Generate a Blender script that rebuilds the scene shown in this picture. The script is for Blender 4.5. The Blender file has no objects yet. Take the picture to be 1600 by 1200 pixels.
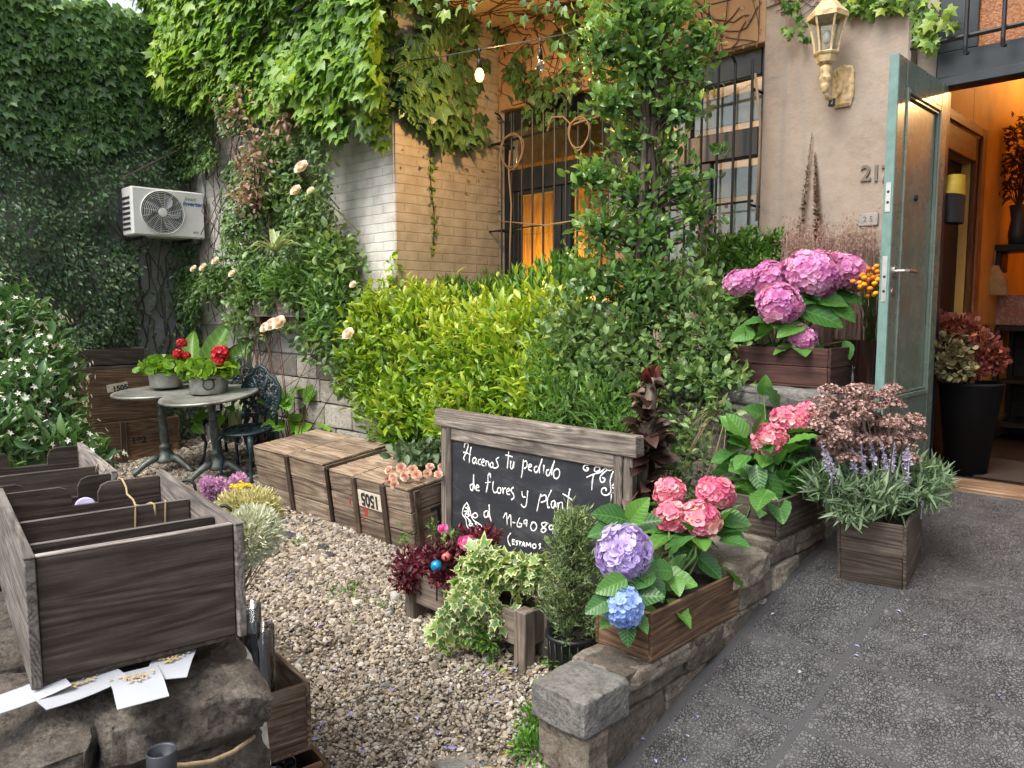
import bpy, math, random
import numpy as np
from mathutils import Vector, Matrix

SC = bpy.context.scene
COL = SC.collection
rng = np.random.default_rng(11)
random.seed(11)
PI = math.pi
R = math.radians

# ------------------------------------------------------------------ camera, world, sun, exposure
CAM_H, PITCH, YAW, FPX = 1.56, R(5.5), R(45.2), 1202.0
cd = bpy.data.cameras.new('camera')
cd.sensor_width = 36.0
cd.lens = 36.0 * FPX / 1600.0
cd.clip_start, cd.clip_end = 0.05, 1000.0
cam = bpy.data.objects.new('camera', cd)
COL.objects.link(cam)
cam.location = (0, 0, CAM_H)
cam.rotation_euler = (PI / 2 - PITCH, 0, PI / 2 - YAW)
SC.camera = cam

SUN_EL, SUN_AZ = R(56), R(185)          # azimuth clockwise from +Y : light comes from -X -Y
wd = bpy.data.worlds.new('World')
SC.world = wd
wd.use_nodes = True
wt = wd.node_tree
wt.nodes.clear()
wo = wt.nodes.new('ShaderNodeOutputWorld')
wb = wt.nodes.new('ShaderNodeBackground')
sk = wt.nodes.new('ShaderNodeTexSky')
sk.sky_type = 'NISHITA'
sk.sun_disc = False
sk.sun_elevation = SUN_EL
sk.sun_rotation = SUN_AZ
sk.air_density, sk.dust_density = 1.0, 4.0
hs = wt.nodes.new('ShaderNodeHueSaturation')
hs.inputs['Saturation'].default_value = 0.35
wt.links.new(sk.outputs[0], hs.inputs['Color'])
wt.links.new(hs.outputs[0], wb.inputs[0])
wb.inputs[1].default_value = 0.15
wt.links.new(wb.outputs[0], wo.inputs[0])

sd = bpy.data.lights.new('sun', 'SUN')
sd.energy = 1.5
sd.angle = R(28)
sd.color = (1.0, 0.95, 0.86)
sun = bpy.data.objects.new('sun', sd)
COL.objects.link(sun)
_sd = Vector((math.sin(SUN_AZ) * math.cos(SUN_EL), math.cos(SUN_AZ) * math.cos(SUN_EL), math.sin(SUN_EL)))
sun.rotation_euler = _sd.to_track_quat('Z', 'Y').to_euler()
sun.location = (-6, -6, 12)

SC.render.engine = 'CYCLES'
SC.view_settings.view_transform = 'Standard'
SC.view_settings.look = 'None'
SC.view_settings.gamma = 1.0
SC.view_settings.exposure = 1.2
SC.cycles.use_denoising = True
SC.cycles.max_bounces = 6
SC.cycles.diffuse_bounces = 3
SC.cycles.glossy_bounces = 3
SC.cycles.transmission_bounces = 4
SC.cycles.transparent_max_bounces = 8
SC.cycles.caustics_reflective = False
SC.cycles.caustics_refractive = False
SC.cycles.sample_clamp_indirect = 6.0

# ------------------------------------------------------------------ measured survey of the place
_fw = np.array([-math.cos(YAW), math.sin(YAW), 0.0])
_rt = np.array([math.sin(YAW), math.cos(YAW), 0.0])
_up = np.array([0, 0, 1.0])
_eye = np.array([0, 0, CAM_H])


def _ray(x, y):
    a = (x - 800) / FPX
    b = (600 - y) / FPX
    return _rt * a + _fw * (math.cos(PITCH) + b * math.sin(PITCH)) + _up * (-math.sin(PITCH) + b * math.cos(PITCH))


def on_x(x, y, k): r = _ray(x, y); return _eye + r * (k / r[0])
def on_y(x, y, k): r = _ray(x, y); return _eye + r * (k / r[1])
def on_z(x, y, k): r = _ray(x, y); return _eye + r * ((k - CAM_H) / r[2])
def at_depth(x, y, d): r = _ray(x, y); return _eye + r * (d / (r @ _fw))


GS = 0.12                                # slope of the gravel yard towards the house


def zg(y): return GS * (y - 2.04)


def zr(y):                                # height of the paved ramp
    if y < 1.5:
        return -0.157
    if y < 3.3:
        return 0.29 * (y - 2.04)
    return 0.365 + 0.165 * (y - 3.3)


def on_gravel(x, y):
    r = _ray(x, y)
    t = (-GS * 2.04 - CAM_H) / (r[2] - GS * r[1])
    return _eye + r * t


# ------------------------------------------------------------------ objects
WL = {}


def put(name, data):
    o = bpy.data.objects.new(name, data)
    COL.objects.link(o)
    return o


def tag(o, label=None, cat=None, group=None, kind=None):
    if label: o['label'] = label
    if cat: o['category'] = cat
    if group: o['group'] = group
    if kind: o['kind'] = kind
    return o


def thing(name, label, cat, loc=(0, 0, 0), group=None):
    o = put(name, None)
    o.empty_display_size = 0.1
    o.location = loc
    WL[o.name] = np.array(loc, float)
    return tag(o, label, cat, group)


def dup(o, parent=None):
    c = o.copy()
    COL.objects.link(c)
    if parent is not None:
        c.parent = parent
    for ch in list(o.children):
        dup(ch, c)
    return c


class MB:
    def __init__(s):
        s.V, s.F, s.G, s.Rr, s.n = [], [], [], [], 0

    def add(s, V, F, g=None, r=None):
        V = np.asarray(V, float)
        F = np.asarray(F, int)
        if len(V) == 0:
            return s
        s.V.append(V)
        s.F.append(F + s.n)
        s.G.append(V.copy() if g is None else np.asarray(g, float))
        if r is None:
            r = rng.random()
        s.Rr.append(np.full(len(V), r, float) if np.isscalar(r) else np.asarray(r, float))
        s.n += len(V)
        return s

    def mix(s, V, faces, g=None, r=None):
        tri = [f for f in faces if len(f) == 3]
        quad = [f for f in faces if len(f) == 4]
        n0 = s.n
        s.add(V, np.array(tri if tri else quad), g, r)
        if tri and quad:
            s.F.append(np.array(quad) + n0)
        return s

    def xform(s, M, t=(0, 0, 0)):
        M = np.asarray(M, float)
        s.V = [v @ M.T + np.asarray(t, float) for v in s.V]
        return s

    def build(s, name, mat, parent=None, smooth=False, label=None):
        V = np.concatenate(s.V)
        if parent is not None:
            base = WL.get(parent.name, np.zeros(3))
            origin = base
        else:
            mn, mx = V.min(0), V.max(0)
            base = np.array([(mn[0] + mx[0]) / 2, (mn[1] + mx[1]) / 2, mn[2]])
        V = V - base
        me = bpy.data.meshes.new(name)
        me.vertices.add(len(V))
        me.vertices.foreach_set('co', V.astype(np.float32).ravel())
        nl = sum(f.size for f in s.F)
        npoly = sum(len(f) for f in s.F)
        me.loops.add(nl)
        me.polygons.add(npoly)
        me.loops.foreach_set('vertex_index', np.concatenate([f.ravel() for f in s.F]).astype(np.int32))
        tot = np.concatenate([np.full(len(f), f.shape[1]) for f in s.F])
        st = np.concatenate([[0], np.cumsum(tot)[:-1]])
        me.polygons.foreach_set('loop_start', st.astype(np.int32))
        me.polygons.foreach_set('use_smooth', np.full(npoly, bool(smooth)))
        a = me.attributes.new('gco', 'FLOAT_VECTOR', 'POINT')
        a.data.foreach_set('vector', np.concatenate(s.G).astype(np.float32).ravel())
        a = me.attributes.new('rnd', 'FLOAT', 'POINT')
        a.data.foreach_set('value', np.concatenate(s.Rr).astype(np.float32))
        me.update(calc_edges=True)
        if mat is not None:
            me.materials.append(mat)
        o = put(name, me)
        if parent is not None:
            o.parent = parent
            WL[o.name] = base.copy()
        else:
            o.location = base
            WL[o.name] = base.copy()
        if label:
            o['label'] = label
        return o


# ------------------------------------------------------------------ shape helpers (numpy)
def unit(v):
    v = np.asarray(v, float)
    return v / (np.linalg.norm(v, axis=-1, keepdims=True) + 1e-9)


def rotz(a): c, s = math.cos(a), math.sin(a); return np.array([[c, -s, 0], [s, c, 0], [0, 0, 1.0]])
def rotx(a): c, s = math.cos(a), math.sin(a); return np.array([[1.0, 0, 0], [0, c, -s], [0, s, c]])
def roty(a): c, s = math.cos(a), math.sin(a); return np.array([[c, 0, s], [0, 1.0, 0], [-s, 0, c]])


def bevel_box(size, b):
    h = np.asarray(size, float) / 2
    b = min(b, h.min() * 0.45)
    V, idx = [], {}
    for sx in (-1, 1):
        for sy in (-1, 1):
            for sz in (-1, 1):
                s = np.array([sx, sy, sz])
                for a in range(3):
                    p = s * (h - b)
                    p[a] = s[a] * h[a]
                    idx[(sx, sy, sz, a)] = len(V)
                    V.append(p)
    V = np.array(V)
    F = []

    def face(l):
        P = V[l]
        n = np.cross(P[1] - P[0], P[2] - P[0])
        F.append(l if n @ P.mean(0) > 0 else l[::-1])
    sg = (-1, 1)
    for a in range(3):
        o = [i for i in range(3) if i != a]
        for s in sg:
            l = []
            for (p, q) in ((-1, -1), (1, -1), (1, 1), (-1, 1)):
                k = [0, 0, 0]; k[a] = s; k[o[0]] = p; k[o[1]] = q
                l.append(idx[(*k, a)])
            face(l)
        # edges running along axis a
        for p in sg:
            for q in sg:
                l = []
                for (s, ax) in ((-1, o[0]), (1, o[0]), (1, o[1]), (-1, o[1])):
                    k = [0, 0, 0]; k[a] = s; k[o[0]] = p; k[o[1]] = q
                    l.append(idx[(*k, ax)])
                face(l)
    for sx in sg:
        for sy in sg:
            for sz in sg:
                face([idx[(sx, sy, sz, a)] for a in range(3)])
    return V, F


def board(mb, c, size, rot=None, bev=0.003, r=None, warp=0.0):
    """a plank: the wood grain follows its longest side"""
    V, F = bevel_box(size, bev)
    if warp:
        V = V + rng.normal(0, warp, V.shape)
    o = np.argsort(-np.asarray(size))
    g = V[:, o] + rng.random(3) * 7.0
    if rot is not None:
        V = V @ np.asarray(rot).T
    mb.mix(V + np.asarray(c, float), F, g, r)
    return mb


def box2(mb, lo, hi, bev=0.003, r=None, warp=0.0):
    lo, hi = np.asarray(lo, float), np.asarray(hi, float)
    return board(mb, (lo + hi) / 2, np.abs(hi - lo), None, bev, r, warp)


def tube(mb, pts, rad, n=6, cap=True, r=None):
    P = np.asarray(pts, float)
    m = len(P)
    rad = np.full(m, rad, float) if np.isscalar(rad) else np.asarray(rad, float)
    T = np.zeros_like(P)
    T[1:-1] = P[2:] - P[:-2]
    T[0] = P[1] - P[0]
    T[-1] = P[-1] - P[-2]
    T = unit(T)
    ref = np.array([0, 0, 1.0]) if abs(T[0][2]) < 0.9 else np.array([1.0, 0, 0])
    u = unit(np.cross(T[0], ref))
    V = []
    for i in range(m):
        u = unit(u - T[i] * (u @ T[i]))
        w = np.cross(T[i], u)
        a = np.arange(n) * 2 * PI / n
        V.append(P[i] + rad[i] * (np.cos(a)[:, None] * u + np.sin(a)[:, None] * w))
    V = np.concatenate(V)
    F = []
    for i in range(m - 1):
        for j in range(n):
            F.append([i * n + j, i * n + (j + 1) % n, (i + 1) * n + (j + 1) % n, (i + 1) * n + j])
    if cap:
        V = np.concatenate([V, P[:1], P[-1:]])
        e = m * n
        for j in range(n):
            F.append([(j + 1) % n, j, e])
            F.append([(m - 1) * n + j, (m - 1) * n + (j + 1) % n, e + 1])
    ln = np.concatenate([[0], np.cumsum(np.linalg.norm(P[1:] - P[:-1], axis=1))])
    g = np.zeros((len(V), 3))
    g[:m * n, 0] = np.repeat(ln, n)
    g[:m * n, 1] = np.tile(np.arange(n) / n * 0.1, m)
    mb.mix(V, F, g + rng.random(), r)
    return mb


def lathe(mb, prof, c=(0, 0, 0), n=24, r=None, ax=None):
    prof = np.asarray(prof, float)
    a = np.arange(n) * 2 * PI / n
    V = np.stack([prof[:, 0][:, None] * np.cos(a), prof[:, 0][:, None] * np.sin(a),
                  np.repeat(prof[:, 1][:, None], n, 1)], -1).reshape(-1, 3)
    F = []
    for i in range(len(prof) - 1):
        for j in range(n):
            F.append([i * n + j, i * n + (j + 1) % n, (i + 1) * n + (j + 1) % n, (i + 1) * n + j])
    g = V.copy()
    if ax is not None:
        V = V @ np.asarray(ax).T
    mb.mix(V + np.asarray(c, float), F, g, r)
    return mb


def ball(mb, c, rad, n=12, m=8, r=None, rot=None):
    rad = np.asarray(rad, float) * np.ones(3)
    th = np.linspace(0.0, PI, m + 1)
    prof = np.stack([np.maximum(np.sin(th), 1e-4), -np.cos(th)], -1)
    a = np.arange(n) * 2 * PI / n
    V = np.stack([prof[:, 0][:, None] * np.cos(a), prof[:, 0][:, None] * np.sin(a),
                  np.repeat(prof[:, 1][:, None], n, 1)], -1).reshape(-1, 3) * rad
    if rot is not None:
        V = V @ np.asarray(rot).T
    F = []
    for i in range(m):
        for j in range(n):
            F.append([i * n + j, i * n + (j + 1) % n, (i + 1) * n + (j + 1) % n, (i + 1) * n + j])
    mb.mix(V + np.asarray(c, float), F, None, r)
    return mb


def hash3(i, j, k, seed):
    h = (i * 374761393 + j * 668265263 + k * 2147483647 + seed * 974711) & 0x7fffffff
    h = ((h ^ (h >> 13)) * 1274126177) & 0x7fffffff
    return ((h ^ (h >> 16)) & 0xffff) / 65535.0


def noise3(P, seed=0):
    P = np.asarray(P, float)
    I = np.floor(P).astype(np.int64)
    f = P - I
    f = f * f * (3 - 2 * f)
    out = 0
    for a in (0, 1):
        for b in (0, 1):
            for c in (0, 1):
                w = (f[:, 0] if a else 1 - f[:, 0]) * (f[:, 1] if b else 1 - f[:, 1]) * (f[:, 2] if c else 1 - f[:, 2])
                out = out + w * hash3(I[:, 0] + a, I[:, 1] + b, I[:, 2] + c, seed)
    return out


def rock(mb, lo, hi, amp=0.02, freq=9.0, rnd=0.03, n=8, r=None, rot=None, cuts=6, cut=(.86, .97)):
    """a rough-hewn block: a rounded, noisy box"""
    lo, hi = np.asarray(lo, float), np.asarray(hi, float)
    c, h = (lo + hi) / 2, (hi - lo) / 2
    t = np.linspace(-1, 1, n + 1)
    t = np.sign(t) * np.abs(t) ** 0.75
    V, F = [], []
    off = 0
    for a in range(3):
        for s in (-1, 1):
            A, B = np.meshgrid(t, t, indexing='ij')
            P = np.zeros((n + 1, n + 1, 3))
            P[..., a] = s
            P[..., (a + 1) % 3] = A
            P[..., (a + 2) % 3] = B
            V.append(P.reshape(-1, 3))
            for i in range(n):
                for j in range(n):
                    q = [off + i * (n + 1) + j, off + (i + 1) * (n + 1) + j, off + (i + 1) * (n + 1) + j + 1, off + i * (n + 1) + j + 1]
                    F.append(q if s > 0 else q[::-1])
            off += (n + 1) ** 2
    V = np.concatenate(V)
    Q = V * h
    inner = np.clip(Q, -(h - min(rnd, h.min() * .9)), h - min(rnd, h.min() * .9))
    d = Q - inner
    L = np.linalg.norm(d, axis=1, keepdims=True)
    nd = np.where(L > 1e-6, d / (L + 1e-9), 0)
    Q = inner + nd * min(rnd, h.min() * .9)
    sd = int(rng.integers(1, 9999))
    W = Q + c
    k = (noise3(W * freq, sd) - .5) * 2 + (noise3(W * freq * 2.7, sd + 1) - .5) * 1.0 + (noise3(W * freq * 6.5, sd + 2) - .5) * .55
    Q = Q + nd * (k * amp)[:, None]
    for _ in range(cuts):                                # split faces: chop corners and edges off along random planes
        d_ = unit(rng.normal(size=3) * (1 / (h / h.min())) ** .5)
        sup = np.abs(d_) @ h
        off = sup * rng.uniform(*cut)
        e = Q @ d_ - off
        e = np.where(e > 0, e, 0) * .88
        Q = Q - e[:, None] * d_
    if rot is not None:
        Q = Q @ np.asarray(rot).T
    mb.add(Q + c, np.array(F), None, r)
    return mb


# ------------------------------------------------------------------ materials
def nmat(name):
    m = bpy.data.materials.new(name)
    m.use_nodes = True
    t = m.node_tree
    t.nodes.clear()
    return m, t


def N(t, ty, ins=None, **props):
    n = t.nodes.new(ty)
    for k, v in props.items():
        setattr(n, k, v)
    for k, v in (ins or {}).items():
        if isinstance(v, bpy.types.NodeSocket):
            t.links.new(v, n.inputs[k])
        elif isinstance(v, tuple) and len(v) == 3 and n.inputs[k].type == 'RGBA':
            n.inputs[k].default_value = (*v, 1)
        else:
            n.inputs[k].default_value = v
    return n


def ramp(t, fac, stops, interp='LINEAR'):
    n = t.nodes.new('ShaderNodeValToRGB')
    cr = n.color_ramp
    cr.interpolation = interp
    while len(cr.elements) < len(stops):
        cr.elements.new(0.5)
    for e, (p, c) in zip(cr.elements, stops):
        e.position = p
        e.color = (*c, 1) if len(c) == 3 else c
    t.links.new(fac, n.inputs[0])
    return n.outputs[0]


def mathn(t, op, a, b=None, c=None):
    n = t.nodes.new('ShaderNodeMath')
    n.operation = op
    for i, v in enumerate((a, b, c)):
        if v is None: continue
        if isinstance(v, bpy.types.NodeSocket): t.links.new(v, n.inputs[i])
        else: n.inputs[i].default_value = v
    return n.outputs[0]


def mixc(t, fac, a, b, mode='MIX'):
    n = t.nodes.new('ShaderNodeMix')
    n.data_type = 'RGBA'
    n.blend_type = mode
    for k, v in ((0, fac), (6, a), (7, b)):
        if isinstance(v, bpy.types.NodeSocket): t.links.new(v, n.inputs[k])
        elif k == 0: n.inputs[0].default_value = v
        else: n.inputs[k].default_value = (*v, 1)
    return n.outputs[2]


def attr(t, name):
    return N(t, 'ShaderNodeAttribute', attribute_name=name)


def finish(t, col, rough=0.6, height=None, bump=0.3, dist=0.01, metal=0.0, spec=0.5, extra=None):
    p = N(t, 'ShaderNodeBsdfPrincipled', {'Metallic': metal, 'Specular IOR Level': spec})
    for k, v in (('Base Color', col), ('Roughness', rough)):
        if isinstance(v, bpy.types.NodeSocket): t.links.new(v, p.inputs[k])
        elif k == 'Base Color': p.inputs[k].default_value = (*v, 1)
        else: p.inputs[k].default_value = v
    for k, v in (extra or {}).items():
        p.inputs[k].default_value = v
    if height is not None:
        b = N(t, 'ShaderNodeBump', {'Strength': bump, 'Distance': dist, 'Height': height})
        t.links.new(b.outputs[0], p.inputs['Normal'])
    o = N(t, 'ShaderNodeOutputMaterial')
    t.links.new(p.outputs[0], o.inputs[0])
    return p


def wood(name, dark, mid, light, rough=0.78, grain=1.0, bump=0.5, dirt=0.35):
    """old planks: cathedral grain lines, fine fibres, blotches and dirt, along the longest side of each board"""
    m, t = nmat(name)
    g = attr(t, 'gco').outputs['Vector']
    r = attr(t, 'rnd').outputs['Fac']
    mp = N(t, 'ShaderNodeMapping', {'Vector': g, 'Scale': (.5 * grain, 6.5 * grain, 6.5 * grain)})
    n1 = N(t, 'ShaderNodeTexNoise', {'Vector': mp.outputs[0], 'Scale': 1.0, 'Detail': 2.5, 'Roughness': 0.4, 'Distortion': 0.15})
    ring = mathn(t, 'MULTIPLY_ADD', mathn(t, 'SINE', mathn(t, 'MULTIPLY', n1.outputs[0], 150.0)), 0.5, 0.5)
    mp2 = N(t, 'ShaderNodeMapping', {'Vector': g, 'Scale': (5 * grain, 150 * grain, 150 * grain)})
    n2 = N(t, 'ShaderNodeTexNoise', {'Vector': mp2.outputs[0], 'Scale': 1.0, 'Detail': 4.0, 'Roughness': 0.7})
    mp4 = N(t, 'ShaderNodeMapping', {'Vector': g, 'Scale': (2.5 * grain, 9 * grain, 9 * grain)})
    n4 = N(t, 'ShaderNodeTexNoise', {'Vector': mp4.outputs[0], 'Scale': 1.0, 'Detail': 6.0, 'Roughness': 0.7})
    # the grain lines fade in and out along a board
    f = mathn(t, 'ADD', mathn(t, 'MULTIPLY', n2.outputs[0], 0.44), mathn(t, 'MULTIPLY', n4.outputs[0], 0.34))
    f = mathn(t, 'ADD', f, mathn(t, 'MULTIPLY', mathn(t, 'MULTIPLY', ring, n4.outputs[0]), 0.24))
    c = ramp(t, f, [(0.33, dark), (0.5, mid), (0.7, light)])
    br = mathn(t, 'MULTIPLY_ADD', r, 0.75, 0.6)
    c = mixc(t, 1.0, c, N(t, 'ShaderNodeCombineColor', {0: br, 1: br, 2: br}).outputs[0], 'MULTIPLY')
    n3 = N(t, 'ShaderNodeTexNoise', {'Vector': g, 'Scale': 6.0, 'Detail': 6.0, 'Roughness': 0.7})
    d = ramp(t, n3.outputs[0], [(0.45, (0, 0, 0)), (0.7, (1, 1, 1))])
    c = mixc(t, mathn(t, 'MULTIPLY', d, dirt), c, tuple(x * 0.4 for x in dark))
    finish(t, c, rough, f, bump, 0.005, spec=0.3)
    return m


def stone(name, cols, scale=9.0, rough=0.9, bump=0.7, speck=0.4):
    m, t = nmat(name)
    g = N(t, 'ShaderNodeTexCoord').outputs['Object']
    r = attr(t, 'rnd').outputs['Fac']
    n1 = N(t, 'ShaderNodeTexNoise', {'Vector': g, 'Scale': scale, 'Detail': 8.0, 'Roughness': 0.68})
    n2 = N(t, 'ShaderNodeTexNoise', {'Vector': g, 'Scale': scale * 9, 'Detail': 4.0, 'Roughness': 0.7})
    f = mathn(t, 'ADD', mathn(t, 'MULTIPLY', n1.outputs[0], 1 - speck), mathn(t, 'MULTIPLY', n2.outputs[0], speck))
    c = ramp(t, f, [(0.3, cols[0]), (0.5, cols[1]), (0.7, cols[2])])
    br = mathn(t, 'MULTIPLY_ADD', r, 0.9, 0.55)
    c = mixc(t, 1.0, c, N(t, 'ShaderNodeCombineColor', {0: br, 1: br, 2: br}).outputs[0], 'MULTIPLY')
    pit = N(t, 'ShaderNodeTexNoise', {'Vector': g, 'Scale': scale * 3.2, 'Detail': 10.0, 'Roughness': 0.8})
    h = mathn(t, 'ADD', mathn(t, 'MULTIPLY', f, .6), mathn(t, 'MULTIPLY', pit.outputs[0], .6))
    c = mixc(t, mathn(t, 'MULTIPLY', ramp(t, pit.outputs[0], [(.36, (1, 1, 1)), (.5, (0, 0, 0))]), .8), c, tuple(x * .45 for x in cols[0]))
    finish(t, c, rough, h, bump, 0.035, spec=0.25)
    return m


def plain(name, col, rough=0.5, metal=0.0, var=0.25, scale=14.0, bump=0.15, spec=0.5, col2=None, extra=None):
    m, t = nmat(name)
    g = N(t, 'ShaderNodeTexCoord').outputs['Object']
    n1 = N(t, 'ShaderNodeTexNoise', {'Vector': g, 'Scale': scale, 'Detail': 6.0, 'Roughness': 0.65})
    lo = col2 or tuple(x * (1 - var) for x in col)
    hi = tuple(min(1, x * (1 + var * .6)) for x in col)
    c = ramp(t, n1.outputs[0], [(0.32, lo), (0.52, col), (0.72, hi)])
    rr = mathn(t, 'MULTIPLY_ADD', n1.outputs[0], 0.3, rough - 0.15)
    finish(t, c, rr, n1.outputs[0], bump, 0.004, metal, spec, extra)
    return m


def leafmat(name, cols, rough=0.38, trans=0.35, rim=None, rimw=0.75, vein=0.0, spec=0.5, pos=None):
    """leaf colours run over the random value of each leaf; rim = paler edge of a variegated leaf"""
    m, t = nmat(name)
    r = attr(t, 'rnd').outputs['Fac']
    g = N(t, 'ShaderNodeSeparateXYZ', {0: attr(t, 'gco').outputs['Vector']})
    k = len(cols)
    pos = pos or [i / (k - 1) for i in range(k)]
    c = ramp(t, r, list(zip(pos, cols)))
    tc = N(t, 'ShaderNodeTexCoord').outputs['Object']
    nz = N(t, 'ShaderNodeTexNoise', {'Vector': tc, 'Scale': 45.0, 'Detail': 2.0})
    if rim is not None:
        e = mathn(t, 'ADD', g.outputs[2], mathn(t, 'MULTIPLY_ADD', nz.outputs[0], 0.9, -0.45))
        e = ramp(t, e, [(rimw - 0.1, (0, 0, 0)), (rimw + 0.1, (1, 1, 1))])
        c = mixc(t, e, c, rim)
    h = None
    if vein:
        ax = mathn(t, 'ABSOLUTE', g.outputs[0])
        s = mathn(t, 'SINE', mathn(t, 'MULTIPLY', mathn(t, 'SUBTRACT', g.outputs[1], mathn(t, 'MULTIPLY', ax, 0.9)), 46.0))
        s = mathn(t, 'POWER', mathn(t, 'MULTIPLY_ADD', s, 0.5, 0.5), 5.0)
        mid = mathn(t, 'LESS_THAN', ax, 0.016)
        s = mathn(t, 'MAXIMUM', mathn(t, 'MULTIPLY', s, 0.6), mid)
        c = mixc(t, mathn(t, 'MULTIPLY', s, vein), c, tuple(min(1, x * 2.2 + .02) for x in cols[-1]))
        h = mathn(t, 'SUBTRACT', 1.0, s)
    br = mathn(t, 'MULTIPLY_ADD', nz.outputs[0], 0.6, 0.7)
    c = mixc(t, 1.0, c, N(t, 'ShaderNodeCombineColor', {0: br, 1: br, 2: br}).outputs[0], 'MULTIPLY')
    p = N(t, 'ShaderNodeBsdfPrincipled', {'Base Color': c, 'Roughness': rough, 'Specular IOR Level': spec})
    if h is not None:
        b = N(t, 'ShaderNodeBump', {'Strength': 0.5, 'Distance': 0.003, 'Height': h})
        t.links.new(b.outputs[0], p.inputs['Normal'])
    tr = N(t, 'ShaderNodeBsdfTranslucent', {'Color': mixc(t, 1.0, c, (1.5, 1.5, 0.9), 'MULTIPLY')})
    mx = N(t, 'ShaderNodeMixShader', {0: trans, 1: p.outputs[0], 2: tr.outputs[0]})
    o = N(t, 'ShaderNodeOutputMaterial', {0: mx.outputs[0]})
    return m


def glassmat(name, tint=(0.9, 0.95, 0.95), refl=0.12, rough=0.02):
    m, t = nmat(name)
    lw = N(t, 'ShaderNodeLayerWeight', {'Blend': .5})
    gl = N(t, 'ShaderNodeBsdfGlossy', {'Roughness': rough, 'Color': (1, 1, 1)})
    tr = N(t, 'ShaderNodeBsdfTransparent', {'Color': tint})
    f = mathn(t, 'MULTIPLY_ADD', mathn(t, 'POWER', lw.outputs['Facing'], 4.0), .8, refl)
    mx = N(t, 'ShaderNodeMixShader', {0: f, 1: tr.outputs[0], 2: gl.outputs[0]})
    N(t, 'ShaderNodeOutputMaterial', {0: mx.outputs[0]})
    return m


def emit(name, col, st):
    m, t = nmat(name)
    e = N(t, 'ShaderNodeEmission', {'Color': col, 'Strength': st})
    N(t, 'ShaderNodeOutputMaterial', {0: e.outputs[0]})
    return m


def lamp(name, loc, col, watts, rad=0.05):
    l = bpy.data.lights.new(name, 'POINT')
    l.energy, l.color, l.shadow_soft_size = watts, col, rad
    o = put(name, l)
    o.location = loc
    return o
# ------------------------------------------------------------------ foliage
def fan(pts, cen, zc, ztip=-0.08):
    """leaf blade as a fan of triangles; third gco value = 0 in the middle, 1 on the margin"""
    V = [(cen[0], cen[1], zc)] + [(x, y, ztip * (x * x * 3 + max(0, y - .5) ** 2 * 3)) for x, y in pts]
    F = [[0, i + 1, (i + 1) % len(pts) + 1] for i in range(len(pts))]
    return np.array(V), np.array(F), np.array([0.0] + [1.0] * len(pts))


def strip(ws, ys, zs, fold=0.12):
    V, F, E = [], [], []
    for w, y, z in zip(ws, ys, zs):
        V += [(-w, y, z + fold * w), (0, y, z), (w, y, z + fold * w)]
        E += [1, 0, 1]
    for i in range(len(ws) - 1):
        a = 3 * i
        F += [[a, a + 1, a + 4, a + 3], [a + 1, a + 2, a + 5, a + 4]]
    return np.array(V), np.array(F), np.array(E, float)


T_OVATE = strip([.02, .24, .27, .16, .01], [0, .28, .55, .82, 1.0], [0, .03, .02, -.04, -.12], .35)
T_LANCE = strip([.02, .14, .17, .1, .008], [0, .25, .5, .78, 1.0], [0, .04, .03, -.03, -.14], .35)
T_SMALL = strip([.03, .24, .01], [0, .5, 1.0], [0, .03, -.06], .35)
T_LAV = strip([.03, .075, .01], [0, .5, 1.0], [0, .03, -.1], .3)
T_NARROW = strip([.03, .11, .01], [0, .5, 1.0], [0, .03, -.1], .3)
T_BLADE = strip([.05, .07, .05, .005], [0, .35, .7, 1.0], [0, .12, .12, -.08], .4)
T_BOSTON = fan([(0, .1), (.26, -.04), (.4, .18), (.56, .58), (.24, .55), (0, 1.0), (-.24, .55), (-.56, .58), (-.4, .18), (-.26, -.04)], (0, .4), .05, -.12)
T_IVY = fan([(0, .08), (.2, -.05), (.44, .06), (.3, .28), (.52, .58), (.2, .58), (0, 1.0), (-.2, .58), (-.52, .58), (-.3, .28), (-.44, .06), (-.2, -.05)], (0, .36), .05, -.1)
T_ROUND = fan([(0.0, .02), (.3, .08), (.48, .35), (.45, .7), (.2, .95), (-.2, .95), (-.45, .7), (-.48, .35), (-.3, .08)], (0, .5), -.06, .1)
T_PETAL5 = fan([(math.cos(a) * (.5 if i % 2 else .28), math.sin(a) * (.5 if i % 2 else .28)) for i, a in enumerate(np.arange(10) * PI / 5)], (0, 0), -.08, .1)


def grid_leaf(nx=6, ny=9, wid=.34, droop=.22, serr=.03):
    V, F, E = [], [], []
    for j in range(ny + 1):
        y = j / ny
        w = wid * (math.sin(PI * min(1, y ** 0.8 * .97 + .02)) ** .75) * (1 + serr * (1 if j % 2 else -1)) + .004
        for i in range(nx + 1):
            x = (i / nx * 2 - 1)
            z = .16 * abs(x) * w / wid * .6 - droop * y * y + .02 * math.sin(y * 25) * abs(x)
            V.append((x * w, y, z)); E.append(abs(x))
    for j in range(ny):
        for i in range(nx):
            a = j * (nx + 1) + i
            F.append([a, a + 1, a + nx + 2, a + nx + 1])
    return np.array(V), np.array(F), np.array(E)


T_BIG = grid_leaf()
T_CANNA = grid_leaf(4, 9, .2, .25, 0)


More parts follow.
